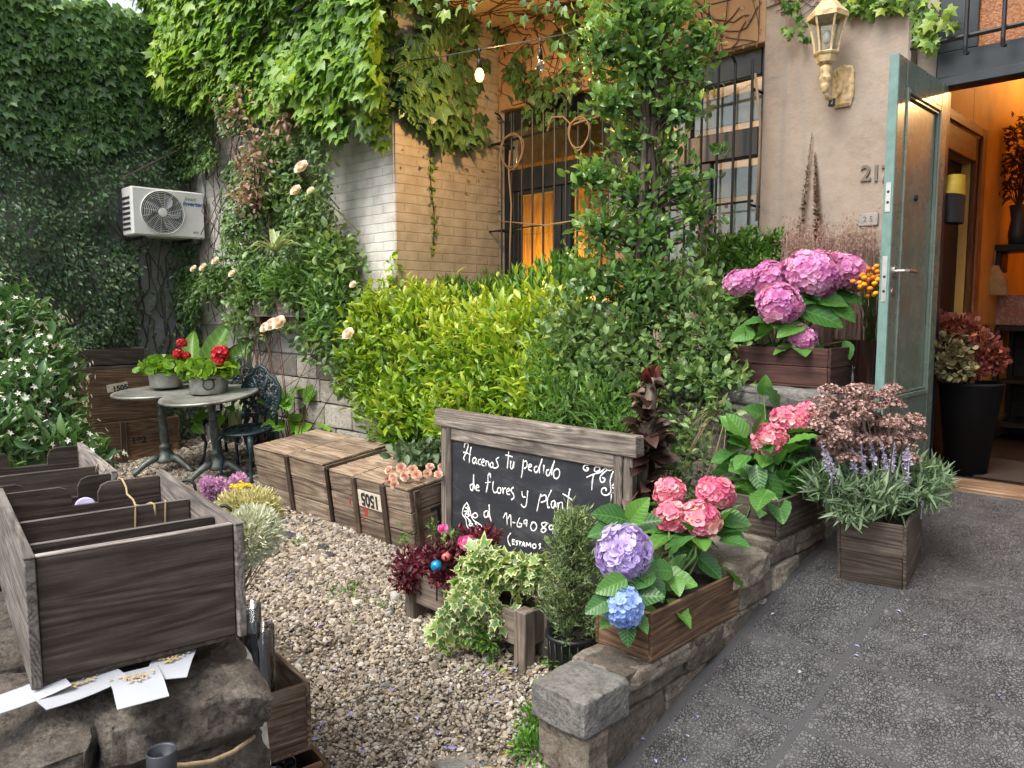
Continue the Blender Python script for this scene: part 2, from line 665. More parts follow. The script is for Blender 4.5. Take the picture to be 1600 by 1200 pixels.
def leaves(mb, tm, P, A, Nn, S, r=None):
    TV, TF, TE = tm
    P = np.asarray(P, float)
    n, k = len(P), len(TV)
    if n == 0: return mb
    y = unit(A)
    x = unit(np.cross(y, Nn))
    z = np.cross(x, y)
    S = np.asarray(S, float) * np.ones(n)
    V = P[:, None, :] + S[:, None, None] * (TV[None, :, 0:1] * x[:, None] + TV[None, :, 1:2] * y[:, None] + TV[None, :, 2:3] * z[:, None])
    F = (TF[None] + (np.arange(n) * k)[:, None, None]).reshape(-1, TF.shape[1])
    g = np.tile(np.stack([TV[:, 0], TV[:, 1], TE], -1), (n, 1))
    r = rng.random(n) if r is None else np.asarray(r, float) * np.ones(n)
    mb.add(V.reshape(-1, 3), F, g, np.repeat(np.clip(r, 0, 1), k))
    return mb


def blob(n, ells, shell=.45, bump=.25, freq=4.0):
    """points spread through the outer part of a union of ellipsoids, with the outward direction"""
    C = np.array([e[0] for e in ells], float)
    Q = np.array([np.ones(3) * np.asarray(e[1], float) for e in ells])
    w = np.prod(Q, 1) ** (2 / 3)
    i = rng.choice(len(ells), int(n * 1.6), p=w / w.sum())
    d = unit(rng.normal(size=(len(i), 3)))
    rad = 1 - shell * rng.random(len(i)) ** 1.3
    rad *= 1 + bump * (noise3(d * freq + i[:, None] * 7.7, 5) - .5) * 2
    P = C[i] + d * rad[:, None] * Q[i]
    keep = np.ones(len(i), bool)
    for k in range(len(ells)):
        q = (((P - C[k]) / Q[k]) ** 2).sum(1)
        keep &= (i == k) | (q > .4)
    P, d, i = P[keep][:n], unit(d[keep] / Q[i[keep]])[:n], i
    return P, d


def jit(n, s): return rng.normal(0, s, (n, 3))


UPV = np.array([0, 0, 1.0])


def bush(root, name, n, ells, tm, size, mat, up=.5, shell=.45, bump=.25, sv=.3, rf=None, droop=0., freq=4.0):
    P, d = blob(n, ells, shell, bump, freq)
    m = len(P)
    A = d * .7 + UPV * (up - droop) + jit(m, .45)
    Nn = UPV * .6 + d * .6 + jit(m, .35)
    mb = MB()
    S = size * (1 + sv * rng.normal(size=m)).clip(.4, 1.8)
    rr = (rng.random(m) * .6 + .4 * noise3(P * 7, 3)) if rf is None else rf(P, d)
    leaves(mb, tm, P - unit(A) * S[:, None] * .4, A, Nn, S, rr)
    return mb.build(name, mat, root, smooth=True), P


def twigs(root, name, base, tips, mat, rad=.006, sag=.15, n=5):
    mb = MB()
    base = np.atleast_2d(base)
    for k, t in enumerate(tips):
        b = base[k % len(base)]
        s = np.linspace(0, 1, n)[:, None]
        mid = (b + t) / 2 + np.array([0, 0, sag * np.linalg.norm(t - b)]) + jit(1, .03)[0]
        p = (1 - s) ** 2 * b + 2 * s * (1 - s) * mid + s * s * t
        tube(mb, p + jit(n, .006) * (s > 0), rad * (1.2 - s[:, 0]), 4, False)
    return mb.build(name, mat, root, smooth=True)


# ------------------------------------------------------------------ palette
W_GREY = wood('weathered_wood', (.055, .045, .038), (.16, .135, .115), (.33, .29, .25))
W_BOX = wood('old_brown_wood', (.028, .02, .0155), (.082, .062, .05), (.185, .152, .128), grain=.8)
W_TOPEDGE = wood('worn_grey_wood', (.07, .06, .053), (.22, .195, .175), (.42, .385, .35))
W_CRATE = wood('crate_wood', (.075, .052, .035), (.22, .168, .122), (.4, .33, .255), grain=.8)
W_CRATE_D = wood('dark_batten_wood', (.035, .022, .014), (.1, .066, .044), (.19, .135, .095))
W_RED = wood('reddish_wood', (.022, .009, .007), (.06, .026, .02), (.115, .055, .042), grain=.7)
W_WARM = wood('warm_brown_wood', (.05, .028, .016), (.15, .09, .053), (.29, .19, .12), grain=.8)
W_PLANT = wood('grey_painted_wood', (.07, .055, .045), (.17, .135, .11), (.26, .21, .175), grain=.7)
W_PAINT = wood('flaking_paint_wood', (.05, .022, .012), (.17, .12, .085), (.33, .33, .27), grain=.8, dirt=.6)
W_DARK = wood('dark_furniture_wood', (.008, .005, .004), (.02, .013, .009), (.04, .026, .018), rough=.4)
W_FLOOR = wood('hall_floor_wood', (.01, .006, .004), (.028, .016, .01), (.055, .034, .021), rough=.35)
W_SILL = wood('threshold_wood', (.09, .05, .03), (.24, .15, .09), (.36, .25, .16))
W_ORANGE = wood('varnished_panel_wood', (.2, .09, .025), (.36, .18, .05), (.48, .27, .09), rough=.35, grain=.5)
BARK = wood('bark', (.04, .03, .023), (.115, .09, .07), (.24, .2, .16))
VINEW = wood('bare_vine_wood', (.05, .02, .012), (.14, .065, .04), (.24, .13, .085))
STRAWW = plain('pale_vine', (.24, .165, .1), .7)
ST_WALL = stone('hewn_stone', ((.075, .06, .046), (.19, .16, .128), (.34, .3, .25)), 12)
ST_CAP = stone('lichened_grey_stone', ((.1, .098, .09), (.24, .232, .215), (.42, .405, .375)), 13)
ST_PILLAR = stone('dark_field_stone', ((.04, .033, .027), (.12, .102, .085), (.29, .26, .222)), 10, bump=1.0)
MORTAR = stone('mortar', ((.1, .09, .08), (.17, .155, .14), (.24, .22, .2)), 22)
MORTAR_L = stone('pale_mortar', ((.3, .28, .25), (.42, .4, .36), (.55, .52, .48)), 22, bump=.3)
ST_LIGHT = stone('pale_ashlar', ((.2, .18, .15), (.33, .3, .26), (.44, .41, .37)), 9, bump=.4)
IRON = plain('black_iron', (.018, .018, .02), .5, .3, .4)
GREEN_IRON = plain('green_black_cast_iron', (.02, .042, .052), .42, .3, .5, 25, .2, col2=(.012, .02, .022))
PATINA = plain('greyed_green_cast_iron', (.13, .15, .135), .5, .5, .5, 22, .25, col2=(.05, .058, .052))
ZINC = plain('galvanised_zinc', (.3, .31, .29), .5, .55, .45, 12, .2, col2=(.16, .15, .125))
BLUEBLK = plain('blue_black_paint', (.016, .022, .027), .35, 0, .3, 8)
DOORP = plain('sage_green_gloss_paint', (.125, .165, .13), .27, 0, .22, 5, .08, spec=.75)
DOORE = plain('turquoise_edge_paint', (.125, .215, .19), .4, 0, .2, 20, .15)
CREAM_IRON = plain('cream_painted_iron', (.58, .44, .23), .5, 0, .35, 30, .2, col2=(.25, .16, .07))
STEEL = plain('brushed_steel', (.5, .49, .47), .32, .95, .15)
WHITEMET = plain('white_enamel', (.7, .7, .66), .4, 0, .06, 5, .03)
DARKGREY = plain('dark_grey_plastic', (.03, .032, .036), .5)
BLACKPL = plain('black_plastic', (.012, .013, .016), .4, 0, .3)
def slatemat():
    m, t = nmat('chalkboard_slate')
    g = N(t, 'ShaderNodeTexCoord').outputs['Object']
    a = N(t, 'ShaderNodeMapping', {'Vector': g, 'Scale': (2.2, 1, 7), 'Rotation': (0, .35, 0)})
    n1 = N(t, 'ShaderNodeTexNoise', {'Vector': a.outputs[0], 'Scale': 1.6, 'Detail': 7.0, 'Roughness': .68, 'Distortion': .5})
    n2 = N(t, 'ShaderNodeTexNoise', {'Vector': g, 'Scale': 60.0, 'Detail': 3.0})
    f = mathn(t, 'ADD', mathn(t, 'MULTIPLY', n1.outputs[0], .85), mathn(t, 'MULTIPLY', n2.outputs[0], .15))
    c = ramp(t, f, [(.35, (.017, .019, .023)), (.52, (.026, .028, .033)), (.66, (.06, .063, .07)), (.8, (.12, .123, .13))])
    finish(t, c, .62, n1.outputs[0], .15, .004, spec=.3)
    return m


SLATE = slatemat()
CHALK = plain('white_chalk', (.82, .82, .8), .95, 0, .12, 90)
INK = plain('black_stencil_ink', (.012, .011, .01), .8, 0, .3, 60)
REDINK = plain('red_stencil_ink', (.35, .03, .02), .8, 0, .3, 60)
PAPERLBL = plain('worn_cream_label', (.52, .47, .38), .85, 0, .35, 40)
CARD = plain('white_card', (.36, .375, .41), .8, 0, .04)
GOLDINK = plain('gold_print', (.5, .37, .17), .6)
ROPE = plain('jute_twine', (.34, .25, .14), .9, 0, .4, 90, .4)
SOIL = plain('potting_soil', (.025, .018, .013), .95, 0, .5, 60, .8)
GLASS = glassmat('window_glass', refl=.05)
GLASSD = glassmat('smoked_glass', (.6, .63, .66), .05, .04)
DIM = plain('dim_interior_wall', (.3, .22, .13), .8)

L_BOSTON = leafmat('boston_ivy_leaf', [(.025, .07, .018), (.075, .18, .03), (.2, .35, .05), (.34, .42, .08)], .34, .38, vein=.25)
L_BOSTON2 = leafmat('dark_boston_ivy_leaf', [(.03, .08, .038), (.075, .175, .065), (.16, .28, .09), (.34, .45, .08)], .25, .3, vein=.25)  # deeper ivy green; in the recess it stands in for shade
L_JASM = leafmat('jasmine_leaf', [(.03, .07, .036), (.1, .18, .088), (.22, .33, .16), (.42, .48, .23)], .22, .32)
L_JASW = leafmat('bright_jasmine_leaf', [(.03, .075, .028), (.07, .15, .05), (.15, .27, .08)], .28, .28)
L_GOLD = leafmat('golden_shrub_leaf', [(.04, .12, .012), (.13, .26, .018), (.3, .41, .03), (.5, .54, .08)], .34, .35)
L_FINE = leafmat('fine_green_leaf', [(.03, .1, .014), (.09, .22, .03), (.17, .34, .05)], .4, .35)
L_TREE = leafmat('tree_leaf', [(.034, .088, .026), (.105, .22, .058), (.23, .38, .09), (.45, .52, .13)], .3, .35, pos=[0, .4, .82, 1])
L_BUSH = leafmat('mixed_bush_leaf', [(.035, .08, .026), (.115, .21, .066), (.24, .34, .105), (.38, .4, .14)], .38, .35, pos=[0, .45, .85, 1])
L_SAGE = leafmat('grey_green_leaf', [(.03, .06, .03), (.08, .13, .065), (.17, .23, .12)], .55, .3)
L_BOX = leafmat('boxwood_leaf', [(.025, .08, .014), (.07, .17, .025), (.17, .31, .05)], .33, .3)
L_DEAD = leafmat('dead_leaf', [(.16, .09, .06), (.33, .21, .15), (.5, .37, .28)], .7, .25)
L_HUSK = leafmat('dark_palm_husk', [(.012, .006, .006), (.035, .016, .013), (.1, .055, .04), (.3, .2, .15)], .4, .1, pos=[0, .5, .85, 1])
L_HYD = leafmat('hydrangea_leaf', [(.022, .085, .018), (.045, .14, .028), (.1, .24, .04)], .36, .25, vein=.22)
L_HYDL = leafmat('young_hydrangea_leaf', [(.06, .17, .02), (.12, .28, .03), (.2, .38, .04)], .36, .35, vein=.4)
L_IVYV = leafmat('variegated_ivy_leaf', [(.03, .085, .02), (.1, .2, .045), (.24, .36, .08)], .4, .3, rim=(.52, .55, .27), rimw=.78)
L_WINE = leafmat('burgundy_leaf', [(.035, .004, .01), (.1, .009, .022), (.22, .02, .04)], .45, .3)
L_CONIF = leafmat('conifer_spray', [(.06, .11, .04), (.15, .23, .085), (.28, .36, .14)], .55, .25)
L_GERAN = leafmat('geranium_leaf', [(.06, .16, .02), (.17, .33, .03), (.34, .48, .06)], .42, .35)
L_LAV = leafmat('lavender_leaf', [(.05, .09, .045), (.12, .19, .095), (.24, .32, .19)], .55, .25)
L_FERN = leafmat('fern_leaf', [(.04, .1, .02), (.1, .22, .04), (.2, .34, .06)], .45, .35)
L_YUCCA = leafmat('striped_blade_leaf', [(.1, .17, .06), (.2, .28, .11), (.34, .38, .19)], .45, .25, rim=(.5, .52, .3), rimw=.8)
L_CANNA = leafmat('canna_leaf', [(.04, .13, .02), (.09, .22, .03), (.17, .33, .05)], .35, .4, vein=.3)
STEMG = plain('green_stem', (.1, .16, .05), .6)

P_PINK = leafmat('mauve_pink_petal', [(.34, .09, .28), (.54, .18, .44), (.7, .36, .6), (.78, .54, .68)], .6, .35)
P_PURP = leafmat('violet_petal', [(.27, .17, .5), (.43, .33, .67), (.6, .52, .8), (.66, .62, .82)], .6, .3)
P_BLUE = leafmat('blue_petal', [(.17, .26, .66), (.3, .42, .78), (.5, .6, .88)], .6, .3)
P_CORAL = leafmat('coral_pink_petal', [(.46, .05, .15), (.64, .16, .27), (.74, .4, .43), (.66, .62, .34)], .6, .3, pos=[0, .42, .74, 1])
P_RED = leafmat('red_petal', [(.3, .004, .012), (.52, .01, .02), (.65, .03, .04)], .5, .2)
P_WHITE = leafmat('white_petal', [(.6, .6, .48), (.74, .73, .64), (.8, .79, .74)], .6, .3)
P_ROSE = leafmat('pale_rose_petal', [(.76, .5, .47), (.8, .64, .6), (.82, .74, .68)], .6, .35)
P_SALMON = leafmat('salmon_rose_petal', [(.44, .15, .15), (.6, .32, .29), (.7, .5, .41), (.76, .65, .53)], .6, .3)
P_SEDUM = leafmat('sedum_flower', [(.14, .07, .06), (.3, .18, .155), (.48, .33, .29)], .8, .1)
P_LAVF = leafmat('lilac_flower', [(.18, .15, .27), (.33, .3, .42), (.55, .52, .6)], .7, .2)
P_RUST = leafmat('rust_flower', [(.06, .012, .008), (.17, .034, .02), (.3, .085, .045)], .7, .15)
P_RUSTG = leafmat('olive_flower', [(.04, .034, .012), (.12, .1, .04), (.24, .22, .1)], .7, .15)
P_ORNG = leafmat('orange_flower', [(.5, .12, .005), (.66, .26, .01), (.74, .4, .03)], .6, .2)
P_ALLI = leafmat('mauve_pompon_petal', [(.36, .15, .36), (.54, .29, .52), (.7, .47, .67)], .7, .25)
P_YELL = leafmat('yellow_flower', [(.5, .36, .01), (.66, .52, .02), (.75, .64, .06)], .7, .2)
P_CREAM = leafmat('cream_dried_flower', [(.34, .32, .12), (.56, .52, .26), (.72, .66, .4)], .8, .2)
P_WDRY = leafmat('white_dried_flower', [(.34, .37, .26), (.56, .58, .44), (.74, .75, .62)], .8, .2)
P_HOTP = leafmat('hot_pink_petal', [(.6, .05, .28), (.74, .14, .42), (.8, .34, .56)], .6, .3)
P_GRASSY = leafmat('pinkish_dried_grass', [(.2, .11, .09), (.33, .21, .18), (.46, .32, .27)], .8, .3)
# ------------------------------------------------------------------ ground, ramp, gravel
FY = 4.683                               # plane of the shop front
BX, BY = -4.82, 3.59                     # outer corner of the painted brick block
LX = -8.55                               # ivy-covered boundary wall
WX = -1.502                              # face of the low stone wall


def sheet(name, xs, ys, zf, mat, kind='structure', wob=0.0):
    A, B = np.meshgrid(xs, ys, indexing='ij')
    Z = np.vectorize(zf)(B) + wob * (noise3(np.stack([A.ravel() * 3, B.ravel() * 3, 0 * A.ravel()], -1), 4).reshape(A.shape) - .5)
    V = np.stack([A, B, Z], -1).reshape(-1, 3)
    ny = len(ys)
    F = [[i * ny + j, (i + 1) * ny + j, (i + 1) * ny + j + 1, i * ny + j + 1] for i in range(len(xs) - 1) for j in range(ny - 1)]
    o = MB().add(V, np.array(F)).build(name, mat, None, smooth=True)
    return tag(o, kind=kind)


earth = plain('bare_earth', (.12, .095, .07), .95, 0, .4, 9, .5)
tag(MB().add([(-150, -150, -.9), (150, -150, -.9), (150, 150, -.9), (-150, 150, -.9)], [[0, 1, 2, 3]]).build('ground', plain('street_ground', (.1, .1, .1), .9, 0, .3, 2)), 'grey street ground around the yard', kind='structure')
sheet('gravel_bed', np.linspace(-8.6, -1.62, 50), np.linspace(-1.0, 4.7, 40), lambda y: zg(y) - .012, earth, wob=.02)


def pavemat():
    m, t = nmat('dark_crackled_paving')
    g = N(t, 'ShaderNodeNewGeometry').outputs['Position']
    sp = N(t, 'ShaderNodeSeparateXYZ', {0: g})
    nz = N(t, 'ShaderNodeTexNoise', {'Vector': g, 'Scale': 30.0, 'Detail': 3.0})
    wp = mixc(t, .035, g, nz.outputs['Color'], 'ADD')
    sc = N(t, 'ShaderNodeMapping', {'Vector': wp, 'Scale': (1, 1, 0.2)})
    v1 = N(t, 'ShaderNodeTexVoronoi', {'Vector': sc.outputs[0], 'Scale': 88.0, 'Randomness': 1.0}, feature='DISTANCE_TO_EDGE')
    v2 = N(t, 'ShaderNodeTexVoronoi', {'Vector': sc.outputs[0], 'Scale': 88.0, 'Randomness': 1.0})
    big = N(t, 'ShaderNodeTexNoise', {'Vector': g, 'Scale': 2.6, 'Detail': 7.0, 'Roughness': .65})
    fine = N(t, 'ShaderNodeTexNoise', {'Vector': g, 'Scale': 240.0, 'Detail': 3.0})
    cell = N(t, 'ShaderNodeSeparateColor', {0: v2.outputs['Color']})
    f = mathn(t, 'ADD', mathn(t, 'MULTIPLY', cell.outputs[0], .5), mathn(t, 'MULTIPLY', fine.outputs[0], .5))
    c = ramp(t, f, [(.25, (.068, .067, .069)), (.5, (.086, .0845, .088)), (.74, (.108, .106, .109)), (1, (.21, .206, .202))])
    br = mathn(t, 'MULTIPLY_ADD', big.outputs[0], 1.5, .25)
    c = mixc(t, 1.0, c, N(t, 'ShaderNodeCombineColor', {0: br, 1: br, 2: br}).outputs[0], 'MULTIPLY')
    crack = ramp(t, v1.outputs['Distance'], [(.03, (1, 1, 1)), (.15, (0, 0, 0))])
    # the cracks come and go
    patch = N(t, 'ShaderNodeTexNoise', {'Vector': g, 'Scale': 9.0, 'Detail': 2.0})
    cm = mathn(t, 'MULTIPLY', crack, ramp(t, patch.outputs[0], [(.3, (.35, .35, .35)), (.6, (.8, .8, .8))]))
    c = mixc(t, cm, c, (.007, .007, .0075))

    # trowelled joints between the slabs
    def band(sock, at, hw):
        d = mathn(t, 'ABSOLUTE', mathn(t, 'SUBTRACT', sock, at))
        d = mathn(t, 'ADD', d, mathn(t, 'MULTIPLY_ADD', nz.outputs[0], .02, -.01))
        return mathn(t, 'LESS_THAN', d, hw)
    jx = band(sp.outputs[0], -1.08, .013)
    for k in (-1.49, -.28, .52, 1.32): jx = mathn(t, 'MAXIMUM', jx, band(sp.outputs[0], k, .024 if k < -1.4 else .013))
    for k in (2.49, 2.88, 3.62, 4.3, 1.75): jx = mathn(t, 'MAXIMUM', jx, band(sp.outputs[1], k, .011))
    c = mixc(t, jx, c, mixc(t, fine.outputs[0], (.036, .036, .038), (.058, .058, .061)))
    h = mathn(t, 'SUBTRACT', mathn(t, 'ADD', mathn(t, 'MULTIPLY', cell.outputs[1], .5), mathn(t, 'MULTIPLY', fine.outputs[0], .5)), mathn(t, 'MULTIPLY', cm, 1.0))
    h = mathn(t, 'MULTIPLY', h, mathn(t, 'SUBTRACT', 1.0, mathn(t, 'MULTIPLY', jx, .85)))
    h = mathn(t, 'SUBTRACT', h, mathn(t, 'MULTIPLY', jx, .5))
    finish(t, c, mathn(t, 'MULTIPLY_ADD', fine.outputs[0], .3, .5), h, .85, .007, spec=.4)
    return m


sheet('paved_ramp', np.linspace(-1.56, 3.2, 12), np.linspace(-1.0, 4.72, 90), zr, pavemat())

# gravel: chips scattered as real stones
ico = np.array([(0, .526, .851), (0, -.526, .851), (0, .526, -.851), (0, -.526, -.851), (.526, .851, 0), (-.526, .851, 0), (.526, -.851, 0), (-.526, -.851, 0), (.851, 0, .526), (.851, 0, -.526), (-.851, 0, .526), (-.851, 0, -.526)])
icf = np.array([(0, 1, 8), (0, 10, 1), (0, 8, 4), (0, 5, 10), (0, 4, 5), (1, 6, 8), (1, 10, 7), (1, 7, 6), (2, 9, 3), (2, 3, 11), (2, 4, 9), (2, 5, 4), (2, 11, 5), (3, 9, 6), (3, 7, 11), (3, 6, 7), (4, 8, 9), (5, 11, 10), (6, 9, 8), (7, 10, 11)])


def gravel(n):
    n0 = n
    X = rng.uniform(-8.4, -1.66, n * 4)
    Yv = rng.uniform(.7, 3.75, n * 4)
    dep = X * _fw[0] + Yv * _fw[1]
    keep = rng.random(n * 4) < np.clip((3.6 / np.maximum(dep, .5)) ** 1.3, .12, 1)
    keep &= ~((Yv > 3.0) & (X > -5.4))
    pt_ = noise3(np.stack([X * 2.2, Yv * 2.2, 0 * X], -1), 15)
    keep &= rng.random(n * 4) < np.clip(.35 + (pt_ - .2) * 3, .4, 1)
    X, Yv, dep = X[keep][:n], Yv[keep][:n], dep[keep][:n]
    n = len(X)
    s = rng.lognormal(math.log(.0072), .4, n).clip(.0035, .024) * np.clip(dep / 3.4, .85, 1.9)
    sc = np.stack([rng.uniform(.8, 1.5, n), rng.uniform(.7, 1.1, n), rng.uniform(.45, .8, n)], -1) * s[:, None]
    V = ico[None] * sc[:, None] * (1 + rng.normal(0, .17, (n, 12, 1)))
    a, b = rng.uniform(0, 2 * PI, n), rng.normal(0, .5, n)
    ca, sa, cb, sb = np.cos(a), np.sin(a), np.cos(b), np.sin(b)
    x = V[..., 0] * cb[:, None] + V[..., 2] * sb[:, None]
    z = -V[..., 0] * sb[:, None] + V[..., 2] * cb[:, None]
    y = V[..., 1]
    W = np.stack([x * ca[:, None] - y * sa[:, None] + X[:, None], x * sa[:, None] + y * ca[:, None] + Yv[:, None],
                  z + (GS * (Yv - 2.04) + rng.uniform(-.006, .012, n))[:, None]], -1)
    F = (icf[None] + (np.arange(n) * 12)[:, None, None]).reshape(-1, 3)
    m, t = nmat('gravel_chips')
    r = attr(t, 'rnd').outputs['Fac']
    c = ramp(t, r, [(0, (.075, .06, .045)), (.2, (.175, .142, .107)), (.5, (.285, .235, .178)), (.72, (.38, .322, .25)), (.88, (.21, .2, .192)), (1, (.54, .49, .42))])
    g = N(t, 'ShaderNodeNewGeometry').outputs['Position']
    nz = N(t, 'ShaderNodeTexNoise', {'Vector': g, 'Scale': 160.0, 'Detail': 4.0})
    bg = N(t, 'ShaderNodeTexNoise', {'Vector': g, 'Scale': 3.0, 'Detail': 4.0})
    br = mathn(t, 'ADD', mathn(t, 'MULTIPLY', nz.outputs[0], .7), mathn(t, 'MULTIPLY_ADD', bg.outputs[0], .7, .3))
    c = mixc(t, 1.0, c, N(t, 'ShaderNodeCombineColor', {0: br, 1: br, 2: br}).outputs[0], 'MULTIPLY')
    finish(t, c, .8, nz.outputs[0], .3, .003, spec=.3)
    mb = MB().add(W.reshape(-1, 3), F, None, np.repeat(rng.random(n), 12))
    return tag(mb.build('gravel', m), 'tan and grey gravel chips covering the yard', 'gravel', kind='stuff')


gravel(112000)

# fallen jacaranda petals and small weeds
mb = MB()
pp = [(365, 892), (352, 920), (537, 918), (560, 910), (495, 985), (510, 1010), (520, 1050), (555, 1120), (610, 1080), (655, 1125), (640, 1195), (560, 1178), (500, 1140), (495, 1158), (762, 1060), (800, 1050), (785, 1085), (770, 1100), (675, 1150), (450, 905), (420, 888), (700, 1175), (590, 930), (478, 960), (725, 1110)]
P = np.array([on_gravel(x, y) + np.array([0, 0, .016]) for x, y in pp])
P = np.concatenate([P, P + jit(len(P), .012) * [1, 1, .3]])
leaves(mb, T_SMALL, P, jit(len(P), 1) * [1, 1, .2], UPV + jit(len(P), .25), rng.uniform(.022, .036, len(P)))
pr = []
for x, y in [(1008, 1158), (1022, 1188), (1066, 1187), (1072, 1150), (1210, 960), (1400, 955), (1335, 1010), (1248, 1054), (1450, 995), (1560, 1090), (1090, 1125), (1342, 1028)]:
    q = at_depth(x, y, 3)
    for _ in range(5):
        r_ = _ray(x, y); t_ = 1.0
    lo, hi = 1.0, 6.0
    for _ in range(40):
        mid = (lo + hi) / 2
        q = _eye + _ray(x, y) * mid
        if q[2] > zr(q[1]): lo = mid
        else: hi = mid
    pr.append(q + np.array([0, 0, .006]))
P = np.array(pr)
leaves(mb, T_SMALL, P, jit(len(P), 1) * [1, 1, .1], UPV + jit(len(P), .15), rng.uniform(.018, .03, len(P)))
tag(mb.build('fallen_petals', leafmat('lilac_fallen_petal', [(.2, .17, .38), (.32, .28, .52), (.45, .41, .6)], .7, .2)), 'lilac petals fallen on gravel and paving', 'petals', kind='stuff')
mb = MB()
for x, y, n, s in [(548, 925, 60, .05), (500, 775, 40, .05), (770, 1040, 26, .05), (510, 690, 30, .05), (600, 945, 26, .04), (575, 940, 26, .04), (560, 965, 20, .03), (470, 850, 40, .05), (430, 790, 30, .04), (825, 1032, 26, .04), (690, 1018, 20, .03)]:
    c = on_gravel(x, y)
    P = c + jit(n, .05) * [1, 1, 0]
    leaves(mb, T_NARROW, P, UPV * 1.0 + jit(n, .6), jit(n, .6) + UPV * .3, rng.uniform(.5, 1.2, n) * s)
tag(mb.build('weeds', L_FINE), 'small green weeds sprouting through the gravel', 'weeds', kind='stuff')
ll = []
for _ in range(170):
    px_, py_ = rng.uniform(395, 870), rng.uniform(760, 1195)
    q = on_gravel(px_, py_)
    if q[1] < 2.75 and q[0] < -1.8: ll.append(q + np.array([0, 0, rng.uniform(.008, .018)]))
for _ in range(120):                                        # more of it along the foot of the wall and the crates
    q = np.array([rng.uniform(-1.85, -1.75), rng.uniform(1.4, 2.2), 0]) if rng.random() < .4 else np.array([rng.uniform(-5.4, -3.2), 2.72 + rng.normal(0, .05), 0])
    q[2] = zg(q[1]) + rng.uniform(.008, .018); ll.append(q)
ll = np.array(ll); mb = MB()
leaves(mb, T_OVATE, ll, jit(len(ll), 1) * [1, 1, .15], UPV + jit(len(ll), .35), rng.uniform(.015, .038, len(ll)))
tag(mb.build('leaf_litter', leafmat('dry_leaf_litter', [(.08, .05, .03), (.2, .13, .07), (.34, .26, .11), (.42, .36, .14)], .8, .1)), 'dry brown and yellow leaves fallen on the gravel', 'leaves', kind='stuff')
rub = []
for x, y, s in [(448, 838, .07), (505, 857, .06), (515, 870, .04)]:
    c = on_gravel(x, y)
    mbr = MB()
    rock(mbr, c + np.array([-s, -s * .5, -.01]), c + np.array([s, s * .5, .022]), .012, 25, .02, 6)
    rub.append(mbr.build('dark_stone', plain('slate_chip', (.03, .03, .033), .8)))
for o, l in zip(rub, ('larger dark slate piece lying on gravel below the crates', 'dark clod on gravel below the two crates', 'smallest dark clod on gravel, nearest the planter')):
    tag(o, l, 'stone', 'dark stones on the gravel')
mbr = MB()
c = on_gravel(618, 938)
rock(mbr, c + np.array([-.03, -.03, -.01]), c + np.array([.03, .03, .05]), .004, 20, .03, 6)
tag(mbr.build('pebble', plain('smooth_grey_pebble', (.36, .35, .33), .6)), 'smooth pale round pebble beside the planter leg', 'stone')
mbk = MB()
rock(mbk, (-2.02, 1.62, -.2), (-1.52, 1.80, -.028), .012, 14, .02, 8)
tag(mbk.build('kerb', ST_CAP), 'short grey stone kerb at the foot of the wall', kind='structure')

# ------------------------------------------------------------------ the shop building
shop = thing('shop_building', 'plastered and white painted brick flower shop with barred window and green door', 'building', (-2.0, FY, 0))


def paintmat():
    """rough cream plaster"""
    m, t = nmat('beige_plaster')
    g = N(t, 'ShaderNodeNewGeometry').outputs['Position']
    a = N(t, 'ShaderNodeTexNoise', {'Vector': g, 'Scale': 1.8, 'Detail': 7.0, 'Roughness': .6})
    b = N(t, 'ShaderNodeTexNoise', {'Vector': g, 'Scale': 14.0, 'Detail': 6.0, 'Roughness': .7})
    d = N(t, 'ShaderNodeTexNoise', {'Vector': g, 'Scale': 88.0, 'Detail': 3.0})
    f = mathn(t, 'ADD', mathn(t, 'MULTIPLY', a.outputs[0], .6), mathn(t, 'MULTIPLY', b.outputs[0], .4))
    c = ramp(t, f, [(.32, (.225, .18, .145)), (.5, (.31, .255, .21)), (.68, (.37, .31, .26))])
    st = N(t, 'ShaderNodeMapping', {'Vector': g, 'Scale': (9, 9, .7)})
    s = N(t, 'ShaderNodeTexNoise', {'Vector': st.outputs[0], 'Scale': 1.0, 'Detail': 4.0})
    c = mixc(t, mathn(t, 'MULTIPLY', ramp(t, s.outputs[0], [(.55, (0, 0, 0)), (.75, (1, 1, 1))]), .25), c, (.2, .155, .12))
    h = mathn(t, 'ADD', mathn(t, 'MULTIPLY', b.outputs[0], .7), mathn(t, 'MULTIPLY', d.outputs[0], .3))
    finish(t, c, .85, h, .5, .012, spec=.25)
    return m


PLASTER = paintmat()


